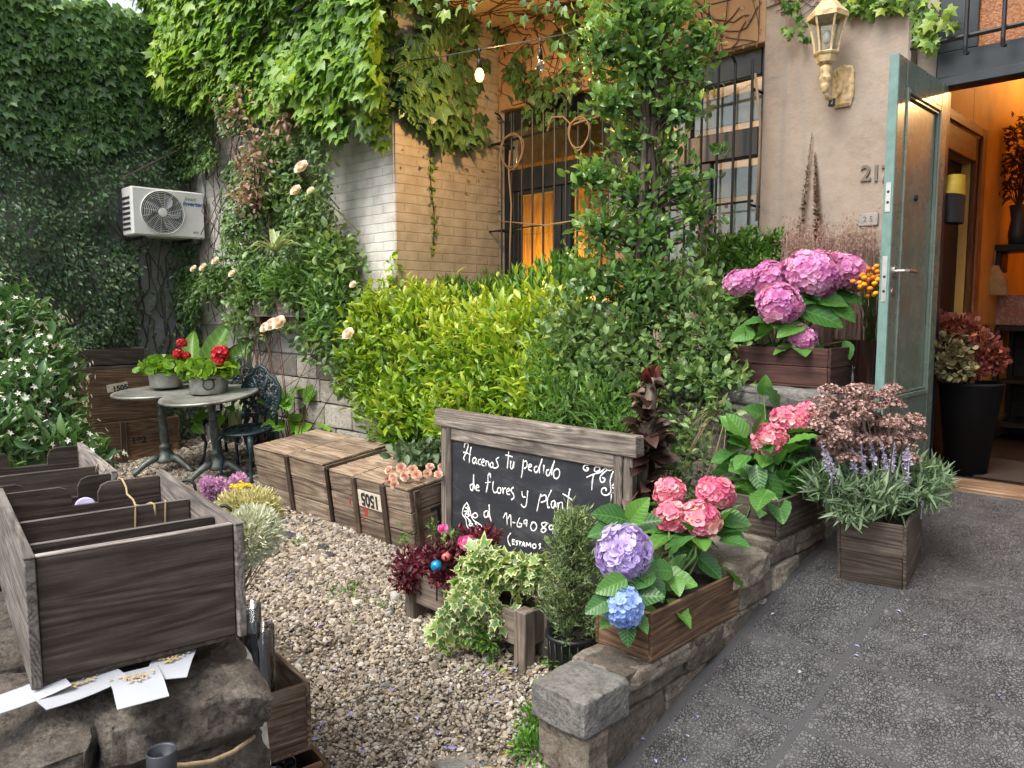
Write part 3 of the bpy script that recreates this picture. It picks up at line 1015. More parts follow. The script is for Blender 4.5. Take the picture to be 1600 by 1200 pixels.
def brickmat(nm='painted_brick', cl=((.44, .41, .365), (.56, .535, .49), (.62, .6, .56))):
    m, t = nmat(nm)
    g = N(t, 'ShaderNodeNewGeometry').outputs['Position']
    sp = N(t, 'ShaderNodeSeparateXYZ', {0: g})
    uv = N(t, 'ShaderNodeCombineXYZ', {0: mathn(t, 'ADD', sp.outputs[0], sp.outputs[1]), 1: sp.outputs[2]})
    nz = N(t, 'ShaderNodeTexNoise', {'Vector': g, 'Scale': 9.0, 'Detail': 5.0})
    uvw = mixc(t, .012, uv.outputs[0], nz.outputs['Color'], 'ADD')
    bk = N(t, 'ShaderNodeTexBrick', {'Vector': uvw, 'Color1': (1, 1, 1), 'Color2': (.75, .75, .75), 'Mortar': (0, 0, 0), 'Scale': 1.0, 'Mortar Size': .007, 'Mortar Smooth': .5, 'Brick Width': .25, 'Row Height': .072})
    f2 = N(t, 'ShaderNodeTexNoise', {'Vector': g, 'Scale': 40.0, 'Detail': 4.0})
    c = ramp(t, nz.outputs[0], [(.3, cl[0]), (.55, cl[1]), (.75, cl[2])])
    c = mixc(t, mathn(t, 'MULTIPLY', bk.outputs['Fac'], .25), c, (.42, .39, .35) if nm == 'painted_brick' else (.3, .25, .19))
    h = mathn(t, 'ADD', mathn(t, 'MULTIPLY', bk.outputs['Color'], .8), mathn(t, 'MULTIPLY', f2.outputs[0], .25))
    finish(t, c, .75, h, .7, .012, spec=.3)
    return m


BRICK = brickmat()
GREYW = plain('grey_render', (.27, .27, .265), .9, 0, .3, 5, .4)
CEIL = plain('yellowish_soffit_plaster', (.5, .36, .2), .85, 0, .25, 4, .3)


def slab(name, lo, hi, mat, parent, bev=.004):
    mb = MB()
    box2(mb, lo, hi, bev, .5)
    return mb.build(name, mat, parent)


pl = MB()
box2(pl, (-2.40, FY - .03, -.3), (-1.535, FY + .2, 6), .012, .5)          # pier with the lantern
pw = MB(); box2(pw, (-4.818, FY, 3.235), (-2.402, FY + .2, 3.9), .006, .5); pw.build('lintel_wall', plain('peach_plaster', (.4, .25, .135), .85, 0, .25, 3, .4), shop)
box2(pl, (-4.82, FY, -.3), (-2.402, FY + .2, 1.56), .006, .5)             # under the window
box2(pl, (-1.533, FY, 3.95), (-.2, FY + .2, 6), .006, .5)                 # over the transom
box2(pl, (-.2, FY - .002, -.3), (3.2, FY + .2, 6), .006, .5)              # right of the door
box2(pl, (-1.533, FY + .06, .5), (-1.43, FY + .2, 3.948), .01, .5)        # reveal
pl.build('facade_wall', PLASTER, shop)
slab('soffit', (-4.818, BY + .002, 3.902), (-2.403, FY + .2, 4.1), CEIL, shop)
slab('upper_wall', (-4.818, BY, 4.102), (-2.403, FY + .2, 6.4), PLASTER, shop)
bw = MB()
box2(bw, (LX, BY, 1.40), (BX, FY + .19, 6.4), .012, .5)
bw.build('brick_wall', BRICK, shop)
slab('return_wall', (BX, BY + .004, -.2), (BX + .012, FY - .001, 3.9), brickmat('shade_tinted_brick', ((.33, .28, .215), (.42, .365, .285), (.48, .425, .345))), shop, .001)  # same painted brick, recess shade and bulb warmth put into its tan
slab('grey_band', (LX, BY - .012, 1.16), (BX + .012, FY + .5, 1.398), GREYW, shop, .01)
asl = MB()
for row in range(6):
    z0 = 1.158 - .2 * (row + 1)
    x = LX + .05
    while x < BX - .1:
        w = rng.uniform(.28, .52)
        rock(asl, (x + .004, BY - .05, z0 + .004), (min(x + w, BX) - .004, BY + .1, z0 + .196), .006, 9, .012, 6)
        x += w
slab('stone_core', (LX, BY - .012, -.3), (BX, FY, 1.158), MORTAR, shop)
asl.build('ashlar_base', ST_LIGHT, shop)

# the barred window
win = put('window', None); win.parent = shop; WL[win.name] = WL[shop.name].copy()
wz0, wz1 = 1.56, 3.235
fr = MB()
def frm(x0, x1, z0, z1, y0=FY + .07, y1=FY + .13): box2(fr, (x0, y0, z0), (x1, y1, z1), .005, .5)
frm(-4.815, -4.70, wz0, wz1); frm(-2.46, -2.405, wz0, wz1)
frm(-4.698, -2.462, 3.07, wz1)                         # black head band, its black also the shadow under the lintel
frm(-4.698, -2.462, 2.56, 2.74, FY + .05, FY + .13)    # transom bar
frm(-4.698, -2.462, wz0, 1.62)
for x in (-4.11, -3.44, -2.86): frm(x - .045, x + .045, 1.622, 2.558)
for x in (-4.665, -4.19): frm(x - .03, x + .03, 1.622, 2.556, FY + .06, FY + .12)
frm(-4.633, -4.222, 2.52, 2.556, FY + .06, FY + .12)
for x in (-3.7, -3.0): frm(x - .025, x + .025, 2.742, 3.068)
fr.build('window_frame', BLUEBLK, win)
gl = MB()
box2(gl, (-4.695, FY + .095, 2.742), (-2.465, FY + .1, 3.068), .001)
box2(gl, (-4.633, FY + .092, 1.622), (-4.222, FY + .097, 2.518), .001)
box2(gl, (-4.06, FY + .095, 1.622), (-3.49, FY + .1, 2.556), .001)
box2(gl, (-3.39, FY + .095, 1.622), (-2.91, FY + .1, 2.556), .001)
box2(gl, (-2.81, FY + .095, 1.622), (-2.465, FY + .1, 2.556), .001)
gl.build('pane', GLASS, win)
gr = MB()
YB = 4.55
for i, x in enumerate(np.arange(-4.64, -2.36, .117)):
    top = 3.12 + .03 * math.sin(i * 2.3)
    pts = [(x, YB, 1.55), (x, YB, 2.4), (x, YB, top)]
    if i % 3 != 1: pts += [(x, YB - .03, top + .03), (x, YB - .07, top + .035)]
    tube(gr, pts, .0085, 6)
tube(gr, [(-4.9, YB + .02, 2.93), (-2.40, YB + .02, 3.0)], .011, 6)
tube(gr, [(-4.9, YB + .02, 2.22), (-2.40, YB + .02, 2.245)], .008, 6)
for x in (-4.7, -2.42):
    for z in (2.93, 2.22):
        tube(gr, [(x, YB + .02, z), (x, FY + .08, z)], .009, 6)
gr.build('window_grille', IRON, win)
# room behind the window
rm = MB()
box2(rm, (-5.55, 6.6, 1.0), (-2.2, 6.65, 4), .004); box2(rm, (-5.6, FY + .21, 1.0), (-5.55, 6.6, 4), .004)
box2(rm, (-2.2, FY + .21, 1.0), (-2.15, 6.6, 4), .004); box2(rm, (-5.55, FY + .21, .95), (-2.2, 6.6, 1.0), .004)
box2(rm, (-5.55, FY + .21, 3.5), (-2.2, 6.6, 3.55), .004)
rm.build('back_room', DIM, shop)
pn = MB()
for k in range(7):
    box2(pn, (-5.5 + k * .26, 5.42, 1.0), (-5.243 + k * .26, 5.45, 2.95), .004)
pn.build('wood_panelling', W_ORANGE, shop)
shv = MB()
for k, z in enumerate((1.6, 1.85, 2.1, 2.35, 2.6, 2.85)):
    box2(shv, (-3.3, 5.0, z), (-2.3, 5.03, z + .2), .004)
shv.build('white_shutter', plain('white_shutter_paint', (.33, .32, .29), .6), shop)

# doorway: frame, transom, threshold, hall
dz, dtop = .606, 2.765
df = MB()
box2(df, (-1.428, FY + .05, dz), (-1.378, FY + .18, dtop), .004, .5)
box2(df, (-.40, FY + .05, dz), (-.2, FY + .18, 3.95), .004, .5)
box2(df, (-1.428, FY + .04, dtop), (-.402, FY + .16, dtop + .055), .006, .5)
box2(df, (-1.428, FY + .07, dtop + .057), (-.402, FY + .13, 2.955), .004, .5)
for x0, x1 in ((-1.428, -1.235), (-.99, -.965), (-.735, -.71)): box2(df, (x0, FY + .075, 2.957), (x1, FY + .13, 3.93), .004, .5)
df.build('door_frame', BLUEBLK, shop)
tg = MB(); box2(tg, (-1.234, FY + .095, 2.957), (-.402, FY + .101, 3.93), .001)
tgm, tt = nmat('amber_ribbed_glass')
_n = N(tt, 'ShaderNodeTexNoise', {'Vector': N(tt, 'ShaderNodeTexCoord').outputs['Object'], 'Scale': 88.0, 'Detail': 3.0})
finish(tt, ramp(tt, _n.outputs[0], [(.3, (.25, .085, .02)), (.6, (.5, .21, .06)), (.8, (.6, .33, .13))]), .25, _n.outputs[0], .6, .006, extra={'Transmission Weight': .45})
tg.build('transom_glass', tgm, shop)
tb = MB()
for x in (-1.255, -1.085, -.915, -.745, -.575, -.42):
    tube(tb, [(x, FY - .02, 2.905), (x, FY - .06, 2.895), (x, FY - .065, 2.93), (x, FY - .065, 3.95)], .011, 6)
tube(tb, [(-1.53, FY - .045, 2.985), (-.2, FY - .045, 2.985)], .0125, 6)
tb.build('transom_grille', IRON, shop)
slab('threshold', (-1.44, FY - .07, dz - .12), (-.2, FY + .2, dz), W_SILL, shop, .006)
fl = MB()
for k in range(9): box2(fl, (-2.2, FY + .202 + k * .4, dz - .05), (3, FY + .6 + k * .4, dz + rng.uniform(0, .003)), .003)
fl.build('hall_floor', W_FLOOR, shop)
OCHRE = plain('ochre_limewash', (.58, .32, .075), .7, 0, .3, 2.5, .15)
hl = MB()
IX = -1.47
CY0, CY1, CZ = 5.02, 5.66, 2.50
box2(hl, (IX - .1, FY + .202, dz), (IX, CY0, 3.9), .004); box2(hl, (IX - .1, CY1, dz), (IX, 8.4, 3.9), .004)
box2(hl, (IX - .1, CY0, CZ), (IX, CY1, 3.9), .004)
box2(hl, (IX, 8.3, dz), (2.2, 8.4, 3.9), .004); box2(hl, (2.1, FY + .202, dz), (2.2, 8.3, 3.9), .004)
box2(hl, (IX - .1, FY + .202, 3.9), (2.2, 8.4, 4.0), .004)
hl.build('hall_wall', OCHRE, shop)
cs = MB()
box2(cs, (IX + .001, CY1, dz), (IX + .03, CY1 + .1, 2.66), .006); box2(cs, (IX + .001, CY0 - .1, dz), (IX + .03, CY0, 2.66), .006)
box2(cs, (IX + .001, CY0, CZ), (IX + .03, CY1, 2.66), .006)
box2(cs, (IX + .031, CY1 + .06, dz), (IX + .05, CY1 + .16, 2.72), .006); box2(cs, (IX + .031, CY0 - .16, 2.66), (IX + .05, CY1 + .058, 2.72), .006)
cs.build('door_casing', wood('casing_wood', (.1, .035, .012), (.2, .08, .03), (.3, .14, .055), rough=.4), shop)
rd = MB(); box2(rd, (IX - .085, CY0, dz), (IX - .05, CY1, CZ), .004); rd.build('inner_door', W_RED, shop)
sb = MB(); box2(sb, (IX + .001, CY1 + .165, dz), (IX + .025, 8.3, dz + .16), .006); sb.build('skirting', W_ORANGE, shop)

cl = MB()
lathe(cl, [(.0005, 3.22), (.10, 3.225), (.17, 3.26), (.2, 3.31), (.203, 3.31), (.172, 3.255), (.1, 3.215), (.0005, 3.21)], (-.35, 7.1, 0), 28, .5)
tube(cl, [(-.35, 7.1, 3.22), (-.35, 7.1, 3.9)], .006, 6)
cl.build('light_blocking_bowl', BLUEBLK, shop, True)  # unseen bowl added to keep lamp light off the lower hall

# the open green door, hinged on the left of the opening and swung out over the ramp
door = put('door', None); door.parent = shop; WL[door.name] = WL[shop.name].copy()
DX, DY0, DY1 = -1.372, 3.955, FY + .03
lf = MB()
def dpc(y0, y1, z0, z1, x0=DX - .022, x1=DX + .022): box2(lf, (x0, y0, z0), (x1, y1, z1), .004, .5)
zb, zt = .64, 2.765
dpc(DY0 + .003, DY0 + .115, zb, zt); dpc(DY1 - .10, DY1, zb, zt)
dpc(DY0 + .116, DY1 - .101, zt - .13, zt); dpc(DY0 + .116, DY1 - .101, zb, zb + .46)
dpc(DY0 + .14, DY1 - .125, zb + .48, zt - .15, DX - .01, DX + .008)
lf.build('door_leaf', DOORP, door)
ml = MB()
ya, yb, za, zc = DY0 + .117, DY1 - .102, zb + .461, zt - .131
for q, w in ((.0, .028), (.03, .012)):
    x1 = DX + (.03 if q == 0 else .022)
    box2(ml, (DX + .008, ya + q, za + q), (x1, ya + q + w, zc - q), .005); box2(ml, (DX + .008, yb - q - w, za + q), (x1, yb - q, zc - q), .005)
    box2(ml, (DX + .008, ya + q + w, za + q), (x1, yb - q - w, za + q + w), .005); box2(ml, (DX + .008, ya + q + w, zc - q - w), (x1, yb - q - w, zc - q), .005)
ml.build('panel_moulding', DOORP, door)
de = MB(); box2(de, (DX - .022, DY0 - .006, zb), (DX + .022, DY0 + .002, zt), .002, .5, .0006); de.build('door_edge', DOORE, door)
for z0, z1 in ((2.03, 2.17), (1.6, 1.82)):
    lk = MB(); box2(lk, (DX - .012, DY0 - .009, z0), (DX + .012, DY0 - .0065, z1), .001); lkp = lk.build('lock_plate', STEEL, door)
hol = MB()
for z in (2.075, 2.125, 1.65, 1.72): tube(hol, [(DX, DY0 - .008, z), (DX, DY0 - .0098, z)], .007, 10)
hol.build('bolt_hole', BLACKPL, lkp)
hn = MB()
hz, hy = 1.748, DY0 + .05
tube(hn, [(DX + .022, hy, hz), (DX + .033, hy, hz)], .026, 16)
tube(hn, [(DX + .03, hy, hz), (DX + .07, hy, hz), (DX + .082, hy + .02, hz), (DX + .082, hy + .13, hz)], .0095, 10)
tube(hn, [(DX + .022, hy, hz - .1), (DX + .026, hy, hz - .1)], .018, 14)
hn.build('handle', STEEL, door)
vw = MB(); tube(vw, [(DX + .008, DY0 + .35, 2.13), (DX + .02, DY0 + .35, 2.13)], .016, 14); tube(vw, [(DX + .02, DY0 + .35, 2.13), (DX + .021, DY0 + .35, 2.13)], .009, 12)
vw.build('peephole', IRON, door)
tube_h = MB()
for z in (.85, 1.7, 2.55): tube(tube_h, [(DX - .005, DY1 + .012, z - .05), (DX - .005, DY1 + .012, z + .05)], .011, 8)
tube_h.build('hinge', STEEL, door)


def text(name, body, loc, size, mat, parent=None, rx=PI / 2, rzv=0.0, ext=.002, shear=0.0, bold=0.0, sx=1.0, origin=True):
    c = bpy.data.curves.new(name, 'FONT')
    c.body = body; c.size = size; c.extrude = ext; c.shear = shear; c.offset = bold
    c.align_x = 'CENTER'; c.align_y = 'CENTER'
    tmp = bpy.data.objects.new(name + '_curve', c)
    COL.objects.link(tmp)
    me = bpy.data.meshes.new_from_object(tmp.evaluated_get(bpy.context.evaluated_depsgraph_get()))
    bpy.data.objects.remove(tmp)
    bpy.data.curves.remove(c)
    me.name = name
    me.materials.clear()
    me.materials.append(mat)
    o = put(name, me)
    o.rotation_euler = (rx, 0, rzv)
    o.scale = (sx, 1, 1)
    if parent is not None:
        o.parent = parent
        o.location = np.asarray(loc, float) - WL.get(parent.name, np.zeros(3))
    else:
        o.location = loc
    return o


NUM = plain('dark_metal_number', (.16, .13, .11), .45, .4)
for ch, px in (('2', 1353), ('1', 1369), ('7', 1385)):
    p = on_y(px, 272, FY - .034)
    text('house_number', ch, p, .125, NUM, shop, ext=.006, bold=.002)
pm = on_y(1357, 343, FY - .034)
slab('meter_plate', pm + np.array([-.055, -.008, -.035]), pm + np.array([.055, .003, .035]), plain('dull_zinc_plate', (.3, .28, .26), .5, .3), shop, .008)
text('plate_text', '2 5', pm + np.array([0, -.009, 0]), .045, NUM, shop, ext=.001)
pv = on_y(1364, 405, FY - .034)
slab('wall_socket', pv + np.array([-.03, -.012, -.06]), pv + np.array([.03, .003, .06]), STEEL, shop, .006)

# warm lights: the hall lamp and the lamp behind the window
lamp('hall_lamp', (-.35, 7.1, 3.36), (1.0, .62, .25), 76, .04)
lamp('window_room_lamp', (-4.85, 5.12, 1.62), (1.0, .62, .15), 60, .05)
lamp('back_room_lamp', (-3.4, 6.0, 3.1), (1.0, .68, .35), 14, .1)

# ------------------------------------------------------------------ boundary wall on the left, air conditioner
bwall = MB()
box2(bwall, (LX - .25, -1.5, -.3), (LX - .002, BY + .5, 4.42), .01, .5)
tag(bwall.build('boundary_wall', GREYW), 'grey rendered boundary wall buried under ivy on the left', 'wall')

acx = -8.0
ac = thing('air_conditioner', 'white outdoor air conditioner unit with round fan on the ivy wall', 'air conditioner', (-8.2, 3.25, 2.31))
a0 = on_x(203, 292, acx); a1 = on_x(318, 305, acx); a2 = on_x(212, 368, acx)
y0, y1, z0, z1 = 2.80, 3.52, 2.295, 2.765
mb = MB(); box2(mb, (acx - .27, y0, z0), (acx - .012, y1, z1), .012, .5); mb.build('casing', WHITEMET, ac)
mb = MB(); box2(mb, (acx - .012, y0 + .012, z0 + .012), (acx, y1 - .012, z1 - .012), .006, .5); mb.build('front_panel', WHITEMET, ac)
fc = np.array([acx, y0 + .29, z0 + .235])
AX = np.array([[0, 0, 1.0], [1, 0, 0], [0, 1, 0]])
mb = MB(); lathe(mb, [(.0005, .0), (.205, .0), (.21, .004)], fc + [.001, 0, 0], 40, .5, AX); mb.build('fan_opening', DARKGREY, ac)
mb = MB()
for k in range(5):
    a = k * 2 * PI / 5
    d = np.array([0, math.cos(a), math.sin(a)]); e = np.array([0, -math.sin(a), math.cos(a)])
    leaves(mb, T_ROUND, [fc + [.004, 0, 0] + d * .04], [d], [np.array([1, .5 * e[1], .5 * e[2]])], [.14])
mb.build('fan_blade', plain('grey_fan_plastic', (.16, .17, .18), .4), ac)
mb = MB()
for rr in np.linspace(.045, .212, 11):
    a = np.linspace(0, 2 * PI, 41)
    tube(mb, np.stack([np.full(41, acx + .014), fc[1] + rr * np.cos(a), fc[2] + rr * np.sin(a)], -1), .0022 if rr < .21 else .006, 4, False)
for k in range(16):
    a = k * PI / 8
    tube(mb, [(acx + .013, fc[1] + .04 * math.cos(a), fc[2] + .04 * math.sin(a)), (acx + .013, fc[1] + .21 * math.cos(a + .25), fc[2] + .21 * math.sin(a + .25))], .0018, 4)
mb.build('fan_grille', WHITEMET, ac)
mb = MB(); lathe(mb, [(.0005, .006), (.03, .005), (.042, 0), (.042, -.008)], fc + [.018, 0, 0], 24, .5, AX); mb.build('fan_hub', WHITEMET, ac)
mb = MB()
for k in range(7): box2(mb, (acx - .24, y0 - .006, z0 + .05 + k * .05), (acx - .05, y0 + .002, z0 + .075 + k * .05), .002)
mb.build('side_vent', DARKGREY, ac)
text('logo', 'Inverter', (acx + .003, y1 - .125, z1 - .125), .062, plain('blue_print', (.02, .05, .3), .5), ac, PI / 2, PI / 2, .001, .25, .001)
text('logo_flourish', 'Smart', (acx + .003, y1 - .15, z1 - .075), .05, plain('green_print', (.2, .35, .15), .5), ac, PI / 2, PI / 2, .001, .3, 0)
text('rating_text', 'ECO', (acx + .003, y1 - .1, z0 + .06), .025, NUM, ac, PI / 2, PI / 2, .001)
mb = MB()
for y in (y0 + .12, y1 - .12):
    box2(mb, (LX, y - .015, z0 - .03), (acx - .03, y + .015, z0 - .002), .003)
mb.build('bracket', IRON, ac)
mb = MB(); tube(mb, [(acx - .15, y1 - .02, z0 + .3), (acx - .1, y1 + .05, z0 + .4), (acx - .2, y1 + .06, z0 + .8), (acx - .35, y1 + .03, z0 + 1.2)], .014, 8); mb.build('pipe', plain('pale_pipe_lagging', (.5, .52, .52), .7), ac)
# ------------------------------------------------------------------ stone walls
lw = thing('low_stone_wall', 'stepped low wall of rough stone blocks between gravel yard and paved ramp', 'wall', (-1.6, 2.6, -.1))
core = MB()
box2(core, (-1.70, 1.90, -.25), (WX - .03, 2.76, .24), .006); box2(core, (-1.78, 2.762, -.2), (WX - .03, 3.12, .43), .006)
box2(core, (-1.80, 3.122, -.1), (WX - .03, 3.70, .5), .006)
core.build('mortar_core', MORTAR, lw)
bl = MB()
COURSE = [(-.36, -.19), (-.183, -.02), (-.013, .175), (.182, .305), (.312, .43), (.437, .54)]
for ci, (za, zc) in enumerate(COURSE):
    ytop = 2.05 if zc < .31 else (2.76 if zc < .45 else 3.1)
    y = 1.87 + (.0 if ci % 2 else .07) if zc < .31 else ytop
    if ci == 3: y = 2.08
    first = True
    while y < 3.68:
        w = rng.uniform(.24, .4)
        y1 = min(y + w, 3.69)
        if y1 > 3.55: y1 = 3.69
        if zr(y) < zc + .02:
            rock(bl, (-1.715 if first else WX - .1, y + .006, za), (WX + rng.uniform(-.010, .008), y1 - .006, zc), .008, 12, .010, 12)
            if not first or zc > .31:
                rock(bl, (-1.73, y + .005, za), (-1.62, y1 - .005, zc), .009, 12, .016, 5)
        first = False
        y = y1
# end face stones
rock(bl, (-1.72, 1.86, -.2), (WX + .004, 1.96, -.005), .008, 12, .012, 10, cuts=4, cut=(.9, .97))
rock(bl, (-1.715, 1.855, .002), (WX + .006, 1.97, .168), .008, 12, .012, 10, cuts=4, cut=(.9, .97))
bl.build('wall_block', ST_WALL, lw)
cp = MB()
rock(cp, (-1.725, 1.83, .175), (WX + .012, 2.075, .304), .006, 13, .010, 14, .25, cuts=4, cut=(.9, .97))
cp.build('cap_stone', ST_CAP, lw, label='pale grey lichened cap stone at the low end')
cp = MB()
rock(cp, (-1.76, 2.085, .23), (WX, 2.86, .302), .008, 12, .016, 10)
cp.build('cap_stone', ST_WALL, lw)
cp = MB()
rock(cp, (-1.80, 2.79, .41), (WX + .012, 3.12, .52), .014, 10, .022, 12)
cp.build('cap_stone', ST_WALL, lw)
cp = MB()
rock(cp, (-1.82, 3.125, .47), (WX, 3.69, .545), .01, 10, .02, 10)
cp.build('cap_stone', ST_WALL, lw)

rbw = thing('raised_bed_wall', 'taller retaining wall of pale rough stones under the pink hydrangea box', 'wall', (-2.2, 3.8, .3))
core = MB(); box2(core, (-2.95, 3.76, -.2), (WX - .03, FY - .04, 1.06), .006); core.build('mortar_core', MORTAR, rbw)
bl = MB()
for row in range(6):
    z0 = .06 + row * .168
    x = -2.98 + (row % 2) * .11
    while x < WX - .06:
        w = rng.uniform(.22, .38); x1 = min(x + w, WX)
        rock(bl, (x + .006, 3.70 + rng.uniform(0, .02), z0), (x1 - .006, 3.86, z0 + .16), .014, 11, .02, 8); x = x1
    y = 3.87
    while y < FY - .08:
        w = rng.uniform(.22, .38); y1 = min(y + w, FY - .035)
        rock(bl, (WX - .12, y + .005, z0), (WX + rng.uniform(-.01, .008), y1 - .005, z0 + .16), .012, 11, .02, 7); y = y1
bl.build('wall_stone', stone('pale_rubble_stone', ((.1, .09, .075), (.25, .225, .19), (.42, .39, .34)), 9), rbw)
x = -2.98
while x < WX:
    w = rng.uniform(.35, .55); x1 = min(x + w, WX + .02)
    if x1 > WX - .2: x1 = WX + .02
    cp = MB(); rock(cp, (x + .005, 3.67, 1.065), (x1 - .005, 4.0, 1.165), .016, 9, .03, 10); cp.build('cap_stone', ST_CAP, rbw); x = x1
cp = MB(); rock(cp, (WX - .3, 4.01, 1.065), (WX + .02, 4.32, 1.16), .014, 9, .03, 9); cp.build('cap_stone', ST_WALL, rbw)
sl = MB(); box2(sl, (-2.93, 3.98, 1.02), (WX - .31, FY - .045, 1.13), .01); sl.build('bed_soil', SOIL, rbw)

gp = thing('gate_pillar', 'squat rubble stone pillar at the yard entrance carrying wooden boxes', 'pillar', (-2.0, .45, -.2))
yaw = R(82.3)
GU = np.array([math.cos(yaw), math.sin(yaw), 0]); GV = np.array([-math.sin(yaw), math.cos(yaw), 0])  # along the front / to the back
G0 = np.array([-1.80, .384, 0.0])


def gpt(a, b, z): return G0 + GU * a + GV * b + np.array([0, 0, z])


RG = rotz(yaw)


def grock(mb, a0, a1, b0, b1, z0, z1, amp=.02, fr=6, rn=.05, n=14):
    c = gpt((a0 + a1) / 2, (b0 + b1) / 2, (z0 + z1) / 2)
    h = np.array([(a1 - a0) / 2, (b1 - b0) / 2, (z1 - z0) / 2])
    rock(mb, c - h, c + h, amp, fr, rn, n, None, RG, 12, (.78, .94))


mb = MB()
grock(mb, -.40, .10, -.17, .32, .44, .70, .034, 6, .03, 34)
grock(mb, .105, .475, -.13, .34, .57, .708, .028, 7, .028, 30)
grock(mb, .09, .47, -.10, .30, .40, .57, .03, 7, .03, 26)
grock(mb, -.40, .12, -.12, .30, .1, .44, .02, 5, .05, 14)
grock(mb, .13, .47, -.08, .30, .18, .39, .02, 6, .05, 14)
grock(mb, .1, .47, -.10, .30, -.05, .17, .02, 6, .05, 12)
grock(mb, -.4, .47, .33, .85, .42, .74, .02, 5, .06, 16)
grock(mb, -.4, .47, .33, .85, .0, .41, .02, 5, .06, 12)
grock(mb, -.4, .46, .86, 1.9, .5, .735, .02, 5, .06, 16)
grock(mb, -.4, .46, .86, 1.9, -.1, .49, .02, 5, .06, 12)
mb.build('pillar_stone', ST_PILLAR, gp)
mb = MB()
grock(mb, .30, .488, -.05, .5, -.2, .70, .006, 12, .02, 12)
grock(mb, -.35, .3, .0, .5, -.2, .62, .01, 12, .02, 10)
mb.build('mortar_core', MORTAR_L, gp)
mb = MB()
rp = [at_depth(250, 1196, 1.50), at_depth(290, 1196, 1.54), at_depth(330, 1190, 1.59), at_depth(365, 1175, 1.64), at_depth(392, 1155, 1.72), at_depth(408, 1140, 1.84), at_depth(405, 1128, 2.0), at_depth(395, 1120, 2.1)]
tube(mb, rp, .0055, 6)
tag(mb.build('rope', ROPE, None, True), 'thin tan rope looped round the stone pillar below the cards', 'rope')
cup = MB()
cpt = at_depth(252, 1172, 1.46) - np.array([0, 0, .083])
lathe(cup, [(.0005, 0), (.024, 0), (.027, .008), (.029, .082), (.0275, .084), (.0245, .08), (.022, .05), (.0005, .048)], cpt, 28, .5)
co = cup.build('cylinder_spotlight', plain('charcoal_plastic', (.03, .033, .04), .45, 0, .25), None, True)
tag(co, 'charcoal grey cylinder lamp fixed to the front of the stone pillar', 'spotlight')
bk = MB(); tube(bk, [cpt + [0, 0, .06], cpt + GV * .05 + [0, 0, .06], cpt + GV * .13 + [0, 0, .05]], .006, 6); bk.build('bracket', IRON, co)

# ------------------------------------------------------------------ boxes
EDGE = W_TOPEDGE


def open_box(name, label, cat, w, d, h, loc, rz=0.0, mat=W_BOX, t=.014, rows=1, posts=0.0, soil=0.0, tilt=0.0, group=None, over=.0, side_mat=None, skip=()):
    """open wooden box, local x = front, origin at the middle of its base; the front looks along -y"""
    root = thing(name, label, cat, (0, 0, 0), group)

    def side(nm, lo, hi):
        if nm in skip: return
        mb = MB()
        zs = np.linspace(lo[2], hi[2], rows + 1)
        for k in range(rows):
            box2(mb, (lo[0], lo[1], zs[k] + (.0015 if k else 0)), (hi[0], hi[1], zs[k + 1] - (.0015 if k < rows - 1 else 0)), .0025, None, .0006)
        return mb.build(nm, side_mat if side_mat and nm == 'side_panel' else mat, root)
    side('front_panel', (-w / 2 + t + .001, -d / 2, .012), (w / 2 - t - .001, -d / 2 + t, h))
    side('back_panel', (-w / 2 + t + .001, d / 2 - t, .012), (w / 2 - t - .001, d / 2, h))
    side('side_panel', (-w / 2, -d / 2 - over, .006), (-w / 2 + t, d / 2 + over, h + .002))
    side('side_panel', (w / 2 - t, -d / 2 - over, .006), (w / 2, d / 2 + over, h + .002))
    mb = MB(); box2(mb, (-w / 2 + .001, -d / 2 + .001, 0), (w / 2 - .001, d / 2 - .001, .011), .002); mb.build('bottom_board', mat, root)
    if posts:
        for sx in (-1, 1):
            for sy in (-1, 1):
                mb = MB()
                x = sx * (w / 2 - t - .002 - posts / 2); y = sy * (d / 2 - t - .002 - posts / 2)
                box2(mb, (x - posts / 2, y - posts / 2, .013), (x + posts / 2, y + posts / 2, h - .01), .003)
                mb.build('corner_post', mat, root)
    if soil:
        mb = MB()
        n = 8
        A, B = np.meshgrid(np.linspace(-w / 2 + t, w / 2 - t, n), np.linspace(-d / 2 + t, d / 2 - t, n), indexing='ij')
        V = np.stack([A, B, soil * h + .012 * rng.random(A.shape)], -1).reshape(-1, 3)
        mb.add(V, np.array([[i * n + j, (i + 1) * n + j, (i + 1) * n + j + 1, i * n + j + 1] for i in range(n - 1) for j in range(n - 1)]))
        mb.build('soil', SOIL, root, True)
    root.location = loc
    root.rotation_euler = (tilt, 0, rz)
    return root


